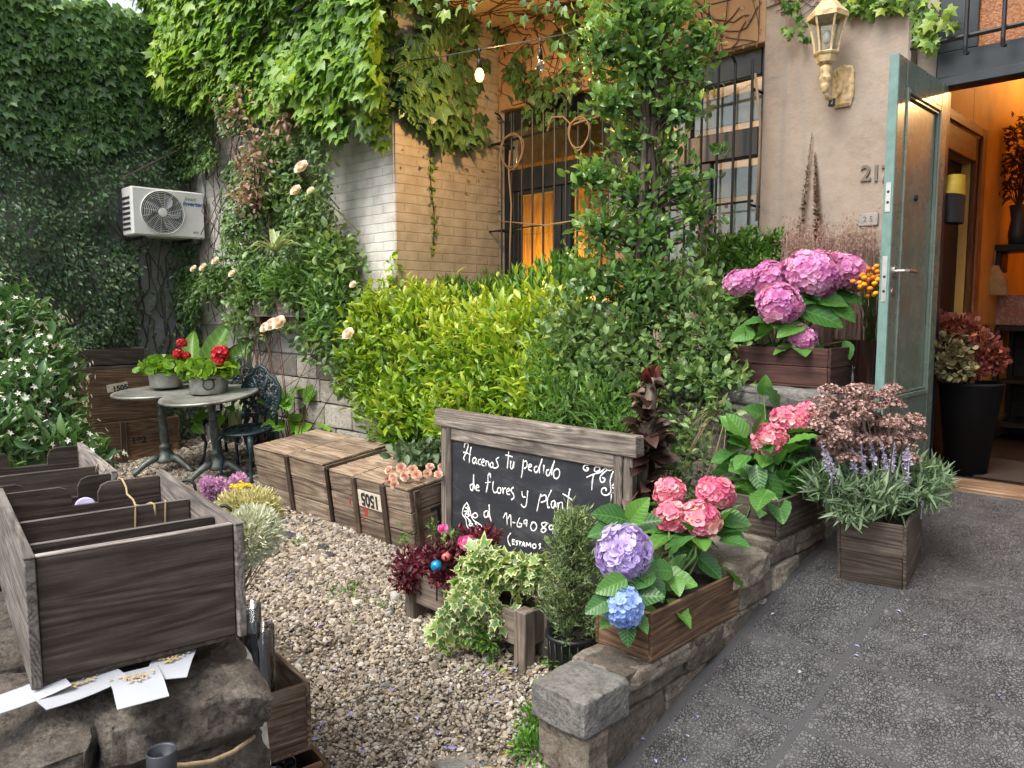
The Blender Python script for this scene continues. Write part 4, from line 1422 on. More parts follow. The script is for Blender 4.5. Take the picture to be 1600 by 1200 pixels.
# the big divided box on the pillar
BW, BD, BH, BT = .449, .754, .28, .021
def dividers(root, ys, hs, notch):
    for y, hh, nt in zip(ys, hs, notch):
        mb = MB()
        x0, x1 = -BW / 2 + BT + .002, BW / 2 - BT - .002
        if not nt:
            box2(mb, (x0, y - .0075, .013), (x1, y + .0075, hh), .002)
        else:
            a, b = nt
            prof = [(x0, .013), (x1, .013), (x1, hh), (b + .03, hh), (b + .01, hh - .008), (b, hh - .03), (b, hh - .06), (a, hh - .06), (a, hh - .03), (a - .01, hh - .008), (a - .03, hh), (x0, hh)]
            m_ = len(prof)
            V = np.array([(x, y - .0075, z) for x, z in prof] + [(x, y + .0075, z) for x, z in prof])
            # front and back as fans of quads between bottom edge and profile
            F = []
            for off, flip in ((0, False), (m_, True)):
                ring = [(0, 11, 10, 9), (0, 9, 8, 7), (0, 7, 6, 1), (1, 6, 5, 4), (1, 4, 3, 2)]
                for q in ring:
                    q = [i + off for i in q]
                    F.append(q[::-1] if not flip else q)
            for i in range(m_): F.append([i, (i + 1) % m_, (i + 1) % m_ + m_, i + m_])
            g = np.stack([V[:, 0], V[:, 2], V[:, 1]], -1) + rng.random(3) * 5
            mb.mix(V, F, g)
        mb.build('divider', W_BOX, root)


bc = gpt(BW / 2, BD / 2, .766)
b1 = open_box('divided_box', 'large dark wooden box with thin dividers on the stone pillar, twine hanging inside', 'wooden box', BW, BD, BH, bc, yaw, W_BOX, BT, over=.012, side_mat=W_TOPEDGE, skip=('back_panel',))
dividers(b1, (-.222, .005, .345), (.268, .268, .278), (None, None, (-.04, .03)))
for x in (-BW / 2 + .0105, BW / 2 - .0105):
    mb = MB(); box2(mb, (x - .0108, -BD / 2 - .013, BH + .003), (x + .0108, BD / 2 + .013, BH + .0075), .002); mb.build('worn_rim', EDGE, b1)
mb = MB(); box2(mb, (-BW / 2 + BT + .001, -BD / 2, BH + .0005), (BW / 2 - BT - .001, -BD / 2 + BT, BH + .0045), .0015); mb.build('worn_rim', EDGE, b1)
for y, hh in ((-.222, .268), (.005, .268)):
    mb = MB(); box2(mb, (-BW / 2 + BT + .003, y - .0077, hh + .0005), (BW / 2 - BT - .003, y + .0077, hh + .003), .001); mb.build('worn_rim', EDGE, b1)
tw = MB()
tube(tw, [(.085, .36, .25), (.09, .352, .283), (.096, .335, .283), (.1, .3, .262), (.094, .26, .25), (.102, .22, .24), (.096, .16, .236), (.106, .1, .245), (.1, .04, .262), (.106, .012, .272), (.11, -.006, .272), (.112, -.01, .24)], .003, 6)
for x in (.06, .135):
    tube(tw, [(x, .016, .2), (x + .004, .0145, .262), (x + .006, .005, .2735), (x + .004, -.005, .266), (x, -.0055, .2), (x + .008, -.0075, .17)], .0026, 6)
tw.build('twine', ROPE, b1, True)
dsc = MB(); lathe(dsc, [(.0005, .004), (.026, .004), (.03, 0)], (-.002, .362, .205), 20, .5, rotx(1.2))
dsc.build('lilac_tag', plain('lilac_card', (.5, .45, .72), .6), b1)

b2c = gpt(.10, .83 + .335, .766)
b2 = open_box('notched_box', 'second wooden box behind the first, with scooped handle notches and loose twine over its rim', 'wooden box', .46, .67, .28, b2c, yaw, W_BOX, .018, side_mat=W_TOPEDGE, skip=('front_panel', 'back_panel'))
BW_, BW = BW, .46
BT = .018
dividers(b2, (-.322, -.10, .32), (.278, .268, .278), ((-.015, .118), None, (-.01, .11)))
BW = BW_
mb = MB(); box2(mb, (.46 / 2 - .018, -.335, .2825), (.46 / 2, .335, .287), .002); mb.build('worn_rim', EDGE, b2)
tw = MB()
tube(tw, [(.2, -.10, .22), (.208, -.11, .27), (.222, -.115, .292), (.235, -.12, .27), (.237, -.13, .22), (.236, -.18, .22), (.234, -.22, .27), (.22, -.235, .291), (.205, -.25, .27)], .003, 6)
tw.build('twine', ROPE, b2, True)
for (a, b, c), l in (((.30, .62, .06), 'black iron hook handle rising beside the notched box, nearest the white flowering shrub'), ((.55, .36, .06), 'black iron hook handle sticking up left of the mauve pompon flowers'), ((.60, .05, .05), 'black iron hook handle in front of the yellow flowers')):
    px = {.30: (312, 752), .55: (292, 760), .60: (352, 800)}[a]
    dd = {.30: 3.4, .55: 2.55, .60: 2.35}[a]
    px = {.30: (168, 728), .55: (293, 762), .60: (350, 803)}[a]
    p = at_depth(*px, dd)
    mb = MB()
    aa = np.linspace(0, PI, 9)
    w_ = .026
    arc = [p + _rt * (-w_) + np.array([0, 0, -.32])] + [p + _rt * (-w_ * math.cos(x)) + np.array([0, 0, w_ * math.sin(x)]) for x in aa] + [p + _rt * w_ + np.array([0, 0, -.05])]
    tube(mb, arc, .0055, 6)
    tag(mb.build('iron_hook', IRON, None, True), l, 'hook', 'iron hooks by the boxes')

# printed cards under the box
for k, (ax, bx, w_, l_, rz_, dz_, pat, lab) in enumerate([
        (.19, -.075, .10, .13, -.05, .003, True, 'white card with gold flower print, frontmost under the big box'),
        (.27, -.02, .09, .13, -.42, .0, True, 'white card with gold print fanned to the right under the box'),
        (.085, -.025, .17, .09, .3, .0, True, 'white card lying half under the box, curling up at the corner'),
        (-.055, -.015, .24, .085, .16, .002, False, 'blank white card bent over the stone edge below the box corner')]):
    n = 8
    mb = MB()
    xs = np.linspace(-w_ / 2, w_ / 2, n); ys = np.linspace(-l_ / 2, l_ / 2, n)
    A, B = np.meshgrid(xs, ys, indexing='ij')
    front = np.clip((-B - l_ * .02) / l_, 0, 1)
    Z = .755 + .002 * k + dz_ - (.3 if k == 0 else .12) * front * l_ * (1 if k != 3 else .3) + .02 * np.clip(A * A * 40, 0, .6) * (1 if k in (2, 3) else 0)
    Q = np.stack([A, B, Z * 0], -1).reshape(-1, 3) @ rotz(rz_).T
    V = G0 + Q[:, :1] * GU + Q[:, 1:2] * GV + GU * ax + GV * bx
    V[:, 2] = Z.ravel()
    F = np.array([[i * n + j, (i + 1) * n + j, (i + 1) * n + j + 1, i * n + j + 1] for i in range(n - 1) for j in range(n - 1)])
    V2 = np.concatenate([V, V - [0, 0, .0012]])
    mb.add(V2, np.concatenate([F, F[:, ::-1] + n * n]))
    o = tag(mb.build('printed_card', CARD, None, True), lab, 'card', 'cards under the box')
    if pat:
        pm_ = MB()
        i0 = np.arange(34)
        px_ = rng.normal(0, .22, 34) * w_; py_ = rng.uniform(-.02, .25, 34) * l_
        px_ *= np.clip(.3 + (py_ / l_) * 4, .2, 1.5)
        q = np.stack([px_, py_, 0 * px_], -1) @ rotz(rz_).T
        P = G0 + q[:, :1] * GU + q[:, 1:2] * GV + GU * ax + GV * bx
        zi = Z.reshape(n, n)
        P[:, 2] = [zi[np.clip(int((x / w_ + .5) * (n - 1) + .5), 0, n - 1), np.clip(int((y / l_ + .5) * (n - 1) + .5), 0, n - 1)] + .0045 for x, y in zip(px_, py_)]
        leaves(pm_, T_SMALL, P, jit(34, 1) * [1, 1, .0], UPV + jit(34, .05), .012)
        pm_.build('gold_print', GOLDINK, o)

# crates beside the pillar, glass vases
c1 = open_box('paint_flaked_crate', 'open crate with flaking pale paint beside the stone pillar, holding dark glass vases', 'crate', .40, .62, .235, at_depth(487, 1048, 2.45) * [1, 1, 0] + np.array([-.0, 0, .095]) + GU * -.205 + GV * .31, yaw, W_PAINT, .016)
c2 = open_box('low_crate', 'lowest open crate by the pillar foot, under the flaking painted crate', 'crate', .46, .62, .2, at_depth(515, 1188, 2.45) * [1, 1, 0] + np.array([0, 0, -.145]) + GU * -.235 + GV * .31, yaw, W_WARM, .016)
for (px, py, dd, r_, h_, zb_, lab) in [(407, 1070, 2.42, .05, .415, .115, 'smoked glass vase standing in the painted crate, nearer one'), (388, 1045, 2.56, .05, .435, .115, 'taller smoked glass vase half hidden behind the box corner')]:
    p = at_depth(px, py, dd); p[2] = zb_
    mb = MB(); lathe(mb, [(.0005, 0), (r_ * .82, 0), (r_ * .85, .01), (r_, h_), (r_ - .003, h_), (r_ * .8, .014), (.0005, .012)], p, 28, .5)
    tag(mb.build('glass_vase', GLASSD, None, True), lab, 'vase', 'glass vases in the crate')
p = at_depth(430, 1180, 2.4); p[2] = -.13
mb = MB(); lathe(mb, [(.0005, .03), (.03, .03), (.06, .12), (.065, .2), (.062, .2), (.057, .12), (.0005, .034)], p, 28, .5)
tag(mb.build('glass_bowl', GLASSD, None, True), 'clear glass bowl inside the lowest crate by the pillar', 'bowl')

# ------------------------------------------------------------------ shipping crates along the shrub
def big_crate(label, x0, x1, stamp, battens, depth, h, y0=2.80):
    w = x1 - x0
    root = thing('shipping_crate', label, 'crate', (0, 0, 0), 'lidded wooden shipping crates')
    rows = 3
    zs = np.linspace(0.0, h, rows + 1)

    def face(nm, y, flip):
        mb = MB()
        for k in range(rows):
            cut = rng.uniform(.25, .75) * w if rng.random() < .4 else None
            box2(mb, (0, y + rng.uniform(-.002, .002), zs[k] + .003), (w, y + .016, zs[k + 1] - .003), .004, None, .0015)
        return mb.build(nm, W_CRATE, root)
    face('front_side', 0, 0); face('back_side', depth - .016, 1)
    for x in (.002, w - .018):
        mb = MB()
        for k in range(rows): box2(mb, (x, .018, zs[k] + .003), (x + .016, depth - .018, zs[k + 1] - .003), .004, None, .0015)
        if x > .1:
            pass
        mb.build('end_side', W_CRATE, root)
    for yy in (.03, depth - .075):
        mb = MB(); box2(mb, (w - .001, yy, .0), (w + .014, yy + .045, h - .002), .003); mb.build('end_batten', W_CRATE_D, root)
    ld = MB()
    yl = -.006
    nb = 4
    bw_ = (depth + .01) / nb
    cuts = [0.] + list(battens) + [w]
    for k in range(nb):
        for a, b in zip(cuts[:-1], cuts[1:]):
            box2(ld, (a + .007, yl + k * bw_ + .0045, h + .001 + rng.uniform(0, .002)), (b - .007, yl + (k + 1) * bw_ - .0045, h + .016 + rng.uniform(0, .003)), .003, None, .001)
    ld.build('lid', wood('sunlit_lid_wood', (.1, .066, .042), (.275, .205, .145), (.45, .375, .29), grain=.7), root)  # paler copy of the crate wood, sunlight put into its colour
    for b in battens:
        mb = MB(); box2(mb, (b - .024, -.017, -.006), (b + .024, -.001, h + .006), .003); mb.build('batten', W_CRATE_D, root)
        mb = MB(); box2(mb, (b - .005, -.004, h - .012), (b + .005, depth, h + .006), .002); mb.build('lid_gap_strip', W_DARK, root)
    nl = MB()
    for x in [.02, w - .02] + [b + s for b in battens for s in (-.012, .012)]:
        yy = -.0175 if any(abs(x - b) < .02 for b in battens) else -.0005
        for k in range(rows):
            for dz_ in (.028, .1): tube(nl, [(x + rng.normal(0, .003), yy + .002, zs[k] + dz_), (x, yy - .0012, zs[k] + dz_)], .0032, 6)
    nl.build('nails', IRON, root)
    if stamp:
        lab = MB(); box2(lab, (battens[0] + .03, -.0045, .215), (battens[1] - .03, -.0005, .325), .001); lo = lab.build('stencil_panel', PAPERLBL, root)
        text('stencil', '1505', ((battens[0] + battens[1]) / 2, -.0055, .272), .115, INK, lo, ext=.001, bold=.004, sx=.85).rotation_euler = (PI / 2, PI, 0)
        rdm = MB()
        for a, b, c, d in ((.075, .155, .035, .055), (.05, .12, .02, .012), (.07, .09, .018, .012), (.085, .06, .014, .01), (.06, .19, .018, .012)):
            box2(rdm, (battens[0] + a, -.003, b), (battens[0] + a + c, -.0004, b + d), .0015)
        box2(rdm, (battens[0] - .09, -.003, .2), (battens[0] - .075, -.0004, .24), .0015)
        rdm.build('red_stamp', REDINK, root)
        for s, zz, sz in (('VAL', .2, .16), ('LLAS', .335, .045)):
            o = text('end_stencil', s, (w + .0005, depth * .52, zz), sz, INK, root, ext=.0012, bold=.003)
            o.rotation_euler = (PI / 2, PI, PI / 2)
    if not stamp:
        mb = MB(); box2(mb, (w + .003, -.004, .0), (w + .042, depth, h - .012), .004); mb.build('end_board', W_DARK, root)
    root.location = (x0, y0, zg(y0) - .005)
    root.rotation_euler = (math.atan(GS), 0, 0)
    return root


big_crate('pale lidded wooden crate with one dark batten, left of the stencilled crate', -5.545, -4.535, False, [.52], .56, .42)
big_crate('pale lidded wooden crate stencilled 1505 upside down, carrying cut roses', -4.475, -3.60, True, [.30, .62], .56, .395)
mb = MB(); box2(mb, (-4.497, 2.82, zg(2.8) + .0), (-4.479, 3.3, zg(2.8) + .36), .003, None)

# stack of old boxes against the ivy wall
st1 = open_box('stacked_crate', 'brown crate stencilled 192 at the bottom of the stack', 'crate', .84, .42, .40, (-8.08, 2.70, .085), R(90), W_WARM, .016, 3, group='stack of old crates')
text('stencil', '192', (.02, -.2125, .2), .085, INK, st1, ext=.001, bold=.003, sx=1.1)
for x in (-.12,):
    mb = MB(); box2(mb, (x - .03, -.224, 0), (x + .03, -.211, .4), .003); mb.build('batten', W_CRATE_D, st1)
st2 = open_box('stacked_crate', 'reddish brown crate with a pale torn stencil label, middle of the stack', 'crate', .82, .44, .50, (-8.12, 2.52, .49), R(90), W_WARM, .016, 2, group='stack of old crates')
mb = MB(); box2(mb, (-.02, -.2235, .285), (.17, -.2205, .36), .001); lo = mb.xform(roty(-.12)).build('stencil_panel', PAPERLBL, st2)
text('stencil', '1505', (.06, -.2245, .318), .07, INK, lo, ext=.001, bold=.003).rotation_euler = (PI / 2, -.12, 0)
st3 = open_box('stacked_crate', 'shallow dark wooden tray on top of the stack', 'crate', .70, .40, .15, (-8.14, 2.50, 1.035), R(90), W_BOX, .014, 1, group='stack of old crates', tilt=0)
mb = MB(); box2(mb, (-.36, -.21, -.045), (.36, .2, -.012), .003)
for s in (-.3, .3): box2(mb, (s - .02, -.2, -.013), (s + .02, .19, -.002), .002)
mb.build('runner', W_BOX, st3)

# planks of an old planter behind the crates
op = open_box('old_planter', 'low grey plank planter between the stone base and the lidded crates', 'planter', .95, .3, .3, (-5.35, 3.42, .17), 0, W_CRATE, .016, 2, soil=.9)

# ------------------------------------------------------------------ chalkboard
cb = thing('chalkboard', 'freestanding chalkboard in a grey weathered frame with white Spanish handwriting', 'sign', (-2.83, 2.97, .1))
BY_ = 2.97
x0, x1, zt_ = -3.545, -2.135, .966
PW, IW = .05, .05
def zbase(x): return .10
mb = MB(); box2(mb, (x0 - .035, BY_ - .03, .865), (x1 + .035, BY_ + .04, zt_), .006, .9, .0015); mb.build('top_rail', W_GREY, cb)
for a, b in ((x0, x0 + PW), (x1 - PW, x1)):
    mb = MB(); box2(mb, (a, BY_ - .012, .085), (b, BY_ + .035, .864), .005, None, .001); mb.build('post', W_GREY, cb)
for a, b in ((x0 + PW + .002, x0 + PW + IW), (x1 - PW - IW, x1 - PW - .002)):
    mb = MB(); box2(mb, (a, BY_ - .022, .14), (b, BY_ + .02, .863), .005, None, .001); mb.build('inner_frame', W_GREY, cb)
for a, b in ((.79, .863), (.14, .2)):
    mb = MB(); box2(mb, (x0 + PW + IW + .002, BY_ - .02, a), (x1 - PW - IW - .002, BY_ + .02, b), .005, None, .001); mb.build('inner_frame', W_GREY, cb)
mb = MB(); box2(mb, (x0 + .09, BY_ - .006, .19), (x1 - .09, BY_ + .008, .80), .002); mb.build('board', SLATE, cb)
STK = """218,290 225,258 245,252 248,280 232,330 215,365 222,385|212,325 240,330 268,345|272,285 262,340 258,405|305,365 288,370 282,395 295,410 308,385 310,370 308,400 318,412|345,375 328,385 326,410 342,420|352,405 370,395 366,378 352,390 352,418 372,428|385,385 384,430 386,400 402,395 408,435|428,400 415,415 420,438 436,432 436,408 428,400|482,362 462,378 470,405 476,430 455,445 430,435
556,315 552,380 545,450|530,345 560,352 585,360|572,390 570,440 585,448 596,395 594,445|668,380 662,450 652,520|668,400 690,392 695,430 672,450|705,440 728,432 722,415 706,428 710,458 732,466|772,430 752,440 752,470 770,475 790,430 810,372 790,440 790,485|822,420 820,485|862,455 842,465 845,498 862,498 880,450 905,385 885,450 882,500|920,450 898,470 900,515 925,522 942,490 935,455 920,450
285,565 265,575 268,605 285,605 290,490 292,560 300,605|308,595 330,588 322,572 308,585 312,612 335,615|420,520 412,485 400,500 398,560 385,630|378,555 420,550|440,545 435,600 450,632 470,620|485,590 470,605 478,635 495,628 495,600 485,590|510,590 515,640 518,605 535,595|540,625 562,615 555,598 540,612 545,640 565,645|592,590 572,610 590,640 596,665 575,685
655,620 662,660 685,665|700,615 695,680 685,735 660,735 650,715|800,640 785,700 770,775|800,660 835,650 838,690 800,705|880,610 850,680 852,740 868,740|905,690 882,700 880,735 898,745 908,700 915,745|930,705 930,760 935,715 960,705 965,765|1020,600 1005,690 1000,770|965,640 1000,660 1040,690
395,765 370,780 375,815 395,810 402,770 405,820|408,720 412,800 425,850|515,825 538,785 545,880|550,830 570,800 575,895|585,855 605,860|640,820 622,860 622,885 645,890 655,870 635,862|690,835 672,845 675,865 692,858 695,835 690,890|735,855 722,885 732,915 755,915 768,885 755,858 735,855|830,855 805,865 818,895 840,910 820,932 800,915 825,890 845,865 830,855|880,875 862,890 870,910 888,905 892,880 890,940|935,885 918,900 925,930 945,925 950,895 935,885
572,935 550,970 555,1010 570,1035|585,985 582,1020|585,985 605,990|583,1002 600,1005|582,1020 602,1025|625,995 610,1000 622,1015 612,1030|632,1000 655,1005|643,1002 640,1035|655,1038 668,1005 678,1042|660,1025 675,1028|688,1042 692,1010 705,1030 720,1012 722,1045|745,1020 735,1035 745,1052 762,1045 760,1025 745,1020|800,1020 785,1025 797,1042 785,1058
1100,385 1112,370 1090,355 1072,370 1085,390 1110,400 1170,415 1240,415 1290,395|1150,400 1150,380 1175,368 1198,385 1175,395|1165,420 1130,425 1122,450 1145,465 1160,450 1145,440|1290,440 1250,475 1200,490 1145,515|1200,490 1190,550 1185,615|1205,450 1215,435 1245,440 1240,465 1210,470 1205,450|1300,420 1310,400 1330,395 1348,410 1345,435 1325,445 1305,438 1300,420|1290,425 1300,395 1325,385 1352,400 1355,440 1330,460 1300,455 1290,425|1300,460 1255,500 1250,540 1270,552 1285,530 1265,515|1350,465 1325,540 1330,620 1300,650 1265,640 1262,605 1290,595 1295,620|1335,640 1330,700|1340,580 1362,560 1360,600 1340,590
240,705 215,740 205,790 230,830 240,880 270,920 330,910 355,890 320,860 290,840 270,800 262,760 240,705|225,740 250,760 235,790 262,800 240,820 270,850 255,880 290,880 280,905 320,895|215,770 240,775 225,800 250,830 262,870|300,785 285,795 288,815 308,820 320,805 312,788 300,785|245,730 255,770 250,800|275,860 300,900|300,860 330,890"""
ck = MB()
for st_ in STK.replace('\n', '|').split('|'):
    pts = []
    for q in st_.split():
        a, b = map(float, q.split(','))
        pts.append(on_y(680 + a / 4.848, 640 + b / 4.848, BY_ - .0075))
    pts = np.array(pts)
    if len(pts) > 2:                                   # round the hand-drawn strokes off
        tt_ = np.linspace(0, len(pts) - 1, (len(pts) - 1) * 4 + 1)
        out = []
        for t_ in tt_:
            i = min(int(t_), len(pts) - 2); f = t_ - i
            p0, p1, p2, p3 = pts[max(i - 1, 0)], pts[i], pts[i + 1], pts[min(i + 2, len(pts) - 1)]
            out.append(.5 * ((2 * p1) + (-p0 + p2) * f + (2 * p0 - 5 * p1 + 4 * p2 - p3) * f * f + (-p0 + 3 * p1 - 3 * p2 + p3) * f ** 3))
        pts = np.array(out)
    k0 = len(ck.V)
    tube(ck, pts, .0043 * (1 + .25 * rng.normal(size=len(pts)).clip(-1, 1)), 5)
    ck.V[k0][:, 1] = (BY_ - .0066) + (ck.V[k0][:, 1] - (BY_ - .0075)) * .25
ck.build('handwriting', CHALK, cb, True)

# ------------------------------------------------------------------ garden tables, chairs
def bistro_table(label, loc, tilt):
    root = thing('bistro_table', label, 'table', (0, 0, 0), 'round cast iron garden tables')
    mb = MB()
    lathe(mb, [(.0005, .728), (.30, .728), (.385, .722), (.40, .728), (.405, .738), (.40, .748), (.375, .75), (.37, .746), (.0005, .745)], n=48)
    mb.build('tabletop', plain('weathered_metal_top', (.3, .3, .28), .42, .4, .4, 7, .15, col2=(.15, .155, .145)), root, True)
    mb = MB()
    lathe(mb, [(.07, .727), (.06, .70), (.04, .68), (.034, .66), (.034, .55), (.044, .54), (.044, .525), (.034, .515), (.04, .45), (.043, .36), (.04, .27), (.034, .26), (.055, .245), (.058, .225), (.04, .21), (.055, .17), (.085, .13), (.1, .11), (.09, .09), (.0005, .085)], n=20)
    mb.build('pedestal', PATINA, root, True)
    for k in range(3):
        a = k * 2 * PI / 3 + .4
        d = np.array([math.cos(a), math.sin(a), 0])
        mb = MB()
        pts = [d * .05 + [0, 0, .13], d * .12 + [0, 0, .13], d * .2 + [0, 0, .085], d * .26 + [0, 0, .035], d * .3 + [0, 0, .018]]
        tube(mb, pts, [.035, .034, .028, .022, .026], 8)
        mb.build('leg', PATINA, root, True)
    root.location = loc
    root.rotation_euler = (tilt, tilt * .2, 0)
    return root


p = on_gravel(342, 748); bistro_table('round grey metal garden table with fluted pedestal, nearer one carrying the handled zinc pot', (-6.45, 2.90, zg(2.90)), math.atan(GS))
bistro_table('round grey metal garden table standing behind the nearer table', (-7.14, 2.71, zg(2.71) + .01), math.atan(GS) * .5)


def iron_chair(label, loc, rz, tilt):
    root = thing('garden_chair', label, 'chair', (0, 0, 0), 'ornate cast iron garden chairs')
    sh = .43
    mb = MB()
    a = np.linspace(0, 2 * PI, 33)
    for rr in (.195, .15, .10, .05):
        tube(mb, np.stack([rr * np.cos(a), rr * np.sin(a), np.full(33, sh + (.0 if rr > .18 else -.004))], -1), .011 if rr > .18 else .007, 6, False)
    for k in range(14):
        b = k * 2 * PI / 14
        tube(mb, [(.05 * math.cos(b), .05 * math.sin(b), sh - .004), (.12 * math.cos(b + .35), .12 * math.sin(b + .35), sh - .004), (.192 * math.cos(b), .192 * math.sin(b), sh)], .008, 5)
        c = np.linspace(0, 2 * PI, 11)
        tube(mb, np.stack([.125 * math.cos(b) + .022 * np.cos(c), .125 * math.sin(b) + .022 * np.sin(c), np.full(11, sh - .003)], -1), .006, 4, False)
    lathe(mb, [(.0005, sh - .012), (.19, sh - .012), (.19, sh - .006), (.0005, sh - .006)], n=32)
    mb.build('seat', GREEN_IRON, root, True)
    mb = MB()
    # apron scrolls under the seat
    for k in range(10):
        b = k * 2 * PI / 10
        c = np.linspace(0, 2 * PI, 11)
        e = np.array([-math.sin(b), math.cos(b), 0]); o = np.array([math.cos(b), math.sin(b), 0]) * .18
        tube(mb, [o + e * .035 * math.cos(x) + np.array([0, 0, sh - .045 + .03 * math.sin(x)]) for x in c], .006, 5, False)
    mb.build('apron', GREEN_IRON, root, True)
    for sx in (-1, 1):
        for sy in (-1, 1):
            mb = MB()
            pts = [(sx * .13, sy * .12, sh - .01), (sx * .175, sy * .165, sh - .06), (sx * .17, sy * .165, sh - .18), (sx * .15, sy * .16, .2), (sx * .165, sy * .19, .08), (sx * .19, sy * .23, .0)]
            tube(mb, pts, [.02, .024, .018, .014, .013, .018], 8)
            mb.build('leg', GREEN_IRON, root, True)
    mb = MB()
    yb = .18
    out = [(-.17, yb, sh), (-.165, yb + .02, sh + .12), (-.2, yb + .04, sh + .22), (-.205, yb + .055, sh + .32), (-.15, yb + .065, sh + .4), (-.09, yb + .07, sh + .43), (-.06, yb + .075, sh + .475), (0, yb + .078, sh + .5),
           (.06, yb + .075, sh + .475), (.09, yb + .07, sh + .43), (.15, yb + .065, sh + .4), (.205, yb + .055, sh + .32), (.2, yb + .04, sh + .22), (.165, yb + .02, sh + .12), (.17, yb, sh)]
    tube(mb, out, .014, 7)
    c = np.linspace(0, 2 * PI, 15)
    for (x, z, r_) in [(0, .43, .045), (-.1, .34, .055), (.1, .34, .055), (0, .32, .05), (-.15, .3, .04), (.15, .3, .04), (-.06, .22, .05), (.06, .22, .05), (-.14, .2, .045), (.14, .2, .045), (0, .12, .05), (-.1, .1, .05), (.1, .1, .05), (-.05, .38, .035), (.05, .38, .035)]:
        yy = yb + .02 + z * .12
        tube(mb, np.stack([x + r_ * np.cos(c), np.full(15, yy), sh + z + r_ * np.sin(c)], -1), .009, 5, False)
        for k in range(5):
            b = k * 2 * PI / 5 + x * 9
            ball(mb, (x + r_ * .55 * math.cos(b), yy, sh + z + r_ * .55 * math.sin(b)), (r_ * .3, .007, r_ * .3), 7, 5)
    for sx in (-1, 1):
        tube(mb, [(sx * .05, yb, sh), (sx * .03, yb + .03, sh + .12), (sx * .09, yb + .04, sh + .2), (sx * .03, yb + .05, sh + .3), (sx * .08, yb + .06, sh + .4)], .01, 6)
    mb.build('backrest', GREEN_IRON, root, True)
    root.location = loc
    root.rotation_euler = (tilt, 0, rz)
    return root


ic = iron_chair('ornate green black cast iron chair with scrolled back at the right of the tables', (-6.18, 3.05, zg(3.05)), R(22), math.atan(GS))
ic2 = dup(ic)
ic2['label'] = 'ornate black iron chair tucked under the nearer round table'
ic2.location = (-6.92, 3.22, zg(3.22) + .02)
ic2.rotation_euler = (math.atan(GS), 0, R(35))
tub = MB(); pb = on_gravel(352, 700)
lathe(tub, [(.0005, 0), (.085, 0), (.12, .24), (.125, .25), (.11, .25), (.08, .02), (.0005, .02)], np.array([-6.75, 3.47, zg(3.47)]), 24, .5)
tag(tub.build('plastic_pot', plain('blue_black_plastic', (.025, .032, .05), .4), None, True), 'blue black plastic pot on the gravel behind the tables', 'pot')


def zinc_pot(label, c, r0, h, handle):
    root = thing('zinc_pot', label, 'pot', c, 'galvanised pots on the tables')
    mb = MB()
    lathe(mb, [(.0005, 0), (r0 * .9, 0), (r0 * .93, .006), (r0 * .97, h * .5), (r0, h - .006), (r0 + .006, h), (r0 - .004, h), (r0 * .93, .02), (.0005, .02)], c, 36, .5)
    mb.build('pot_body', ZINC, root, True)
    so = MB(); lathe(so, [(.0005, h - .03), (r0 * .97, h - .03)], c, 24, .5); so.build('soil', SOIL, root)
    if handle:
        mb = MB()
        d = unit(-np.array([c[0], c[1], 0]) + np.array([.25, -.2, 0])); e = np.array([-d[1], d[0], 0])
        b = np.linspace(0, 2 * PI, 17)
        tube(mb, [np.asarray(c) + d * (r0 + .008) + e * .045 * math.cos(x) + np.array([0, 0, h * .58 + .045 * math.sin(x)]) for x in b], .0055, 6, False)
        box2(mb, np.asarray(c) + d * (r0 + .004) + e * -.05 + [-.008, -.008, h * .8], np.asarray(c) + d * (r0 + .004) + e * .05 + [.008, .008, h * .86], .002)
        mb.build('ring_handle', IRON, root, True)
    return root


zinc_pot('dull zinc pot with an iron ring handle on the nearer round table', (-6.50, 2.84, .846), .165, .155, True)
zinc_pot('smaller zinc pot on the farther round table', (-7.17, 2.74, .86), .15, .14, False)

# ------------------------------------------------------------------ boxes with flowers on the walls
hb1 = open_box('flower_box', 'warm brown wooden box on the low wall end planted with violet, blue and pink hydrangeas', 'planter box', .255, .62, .182, (-1.632, 2.53, .304), 0, W_WARM, .014, 1, soil=.8, group='wooden boxes planted with hydrangeas')
hb2 = open_box('flower_box', 'dark wooden box on the middle step of the wall planted with pink hydrangea', 'planter box', .31, .44, .175, (-1.655, 3.40, .546), 0, W_BOX, .014, 1, soil=.8, group='wooden boxes planted with hydrangeas')
hb3 = open_box('flower_box', 'reddish brown wooden box on the tall stone wall planted with big mauve hydrangeas', 'planter box', .72, .30, .2, (-1.915, 3.955, 1.168), 0, W_RED, .016, 2, soil=.8, group='wooden boxes planted with hydrangeas')
hb4 = open_box('wooden_box', 'small reddish wooden box behind the mauve hydrangea box near the door', 'box', .24, .2, .26, (-1.66, 4.44, 1.135), 0, W_RED, .014, 1)
sc_ = open_box('flower_crate', 'dark wooden crate on the ramp holding sedum and grey lavender', 'crate', .275, .36, .315, (-1.20, 3.565, .385), R(8), W_BOX, .014, 2, soil=.85, tilt=math.atan(.17))
bt = at_depth(1333, 573, 3.95)
bt = on_x(1333, 590, -1.56)
mb = MB(); lathe(mb, [(.0005, 0), (.022, 0), (.024, .01), (.02, .06), (.009, .08), (.009, .11), (.012, .112), (.0005, .112)], np.array([-1.535, 4.03, 1.163]), 16, .5)
tag(mb.build('glass_bottle', GLASS, None, True), 'tiny clear bottle on the wall cap between box and door', 'bottle')

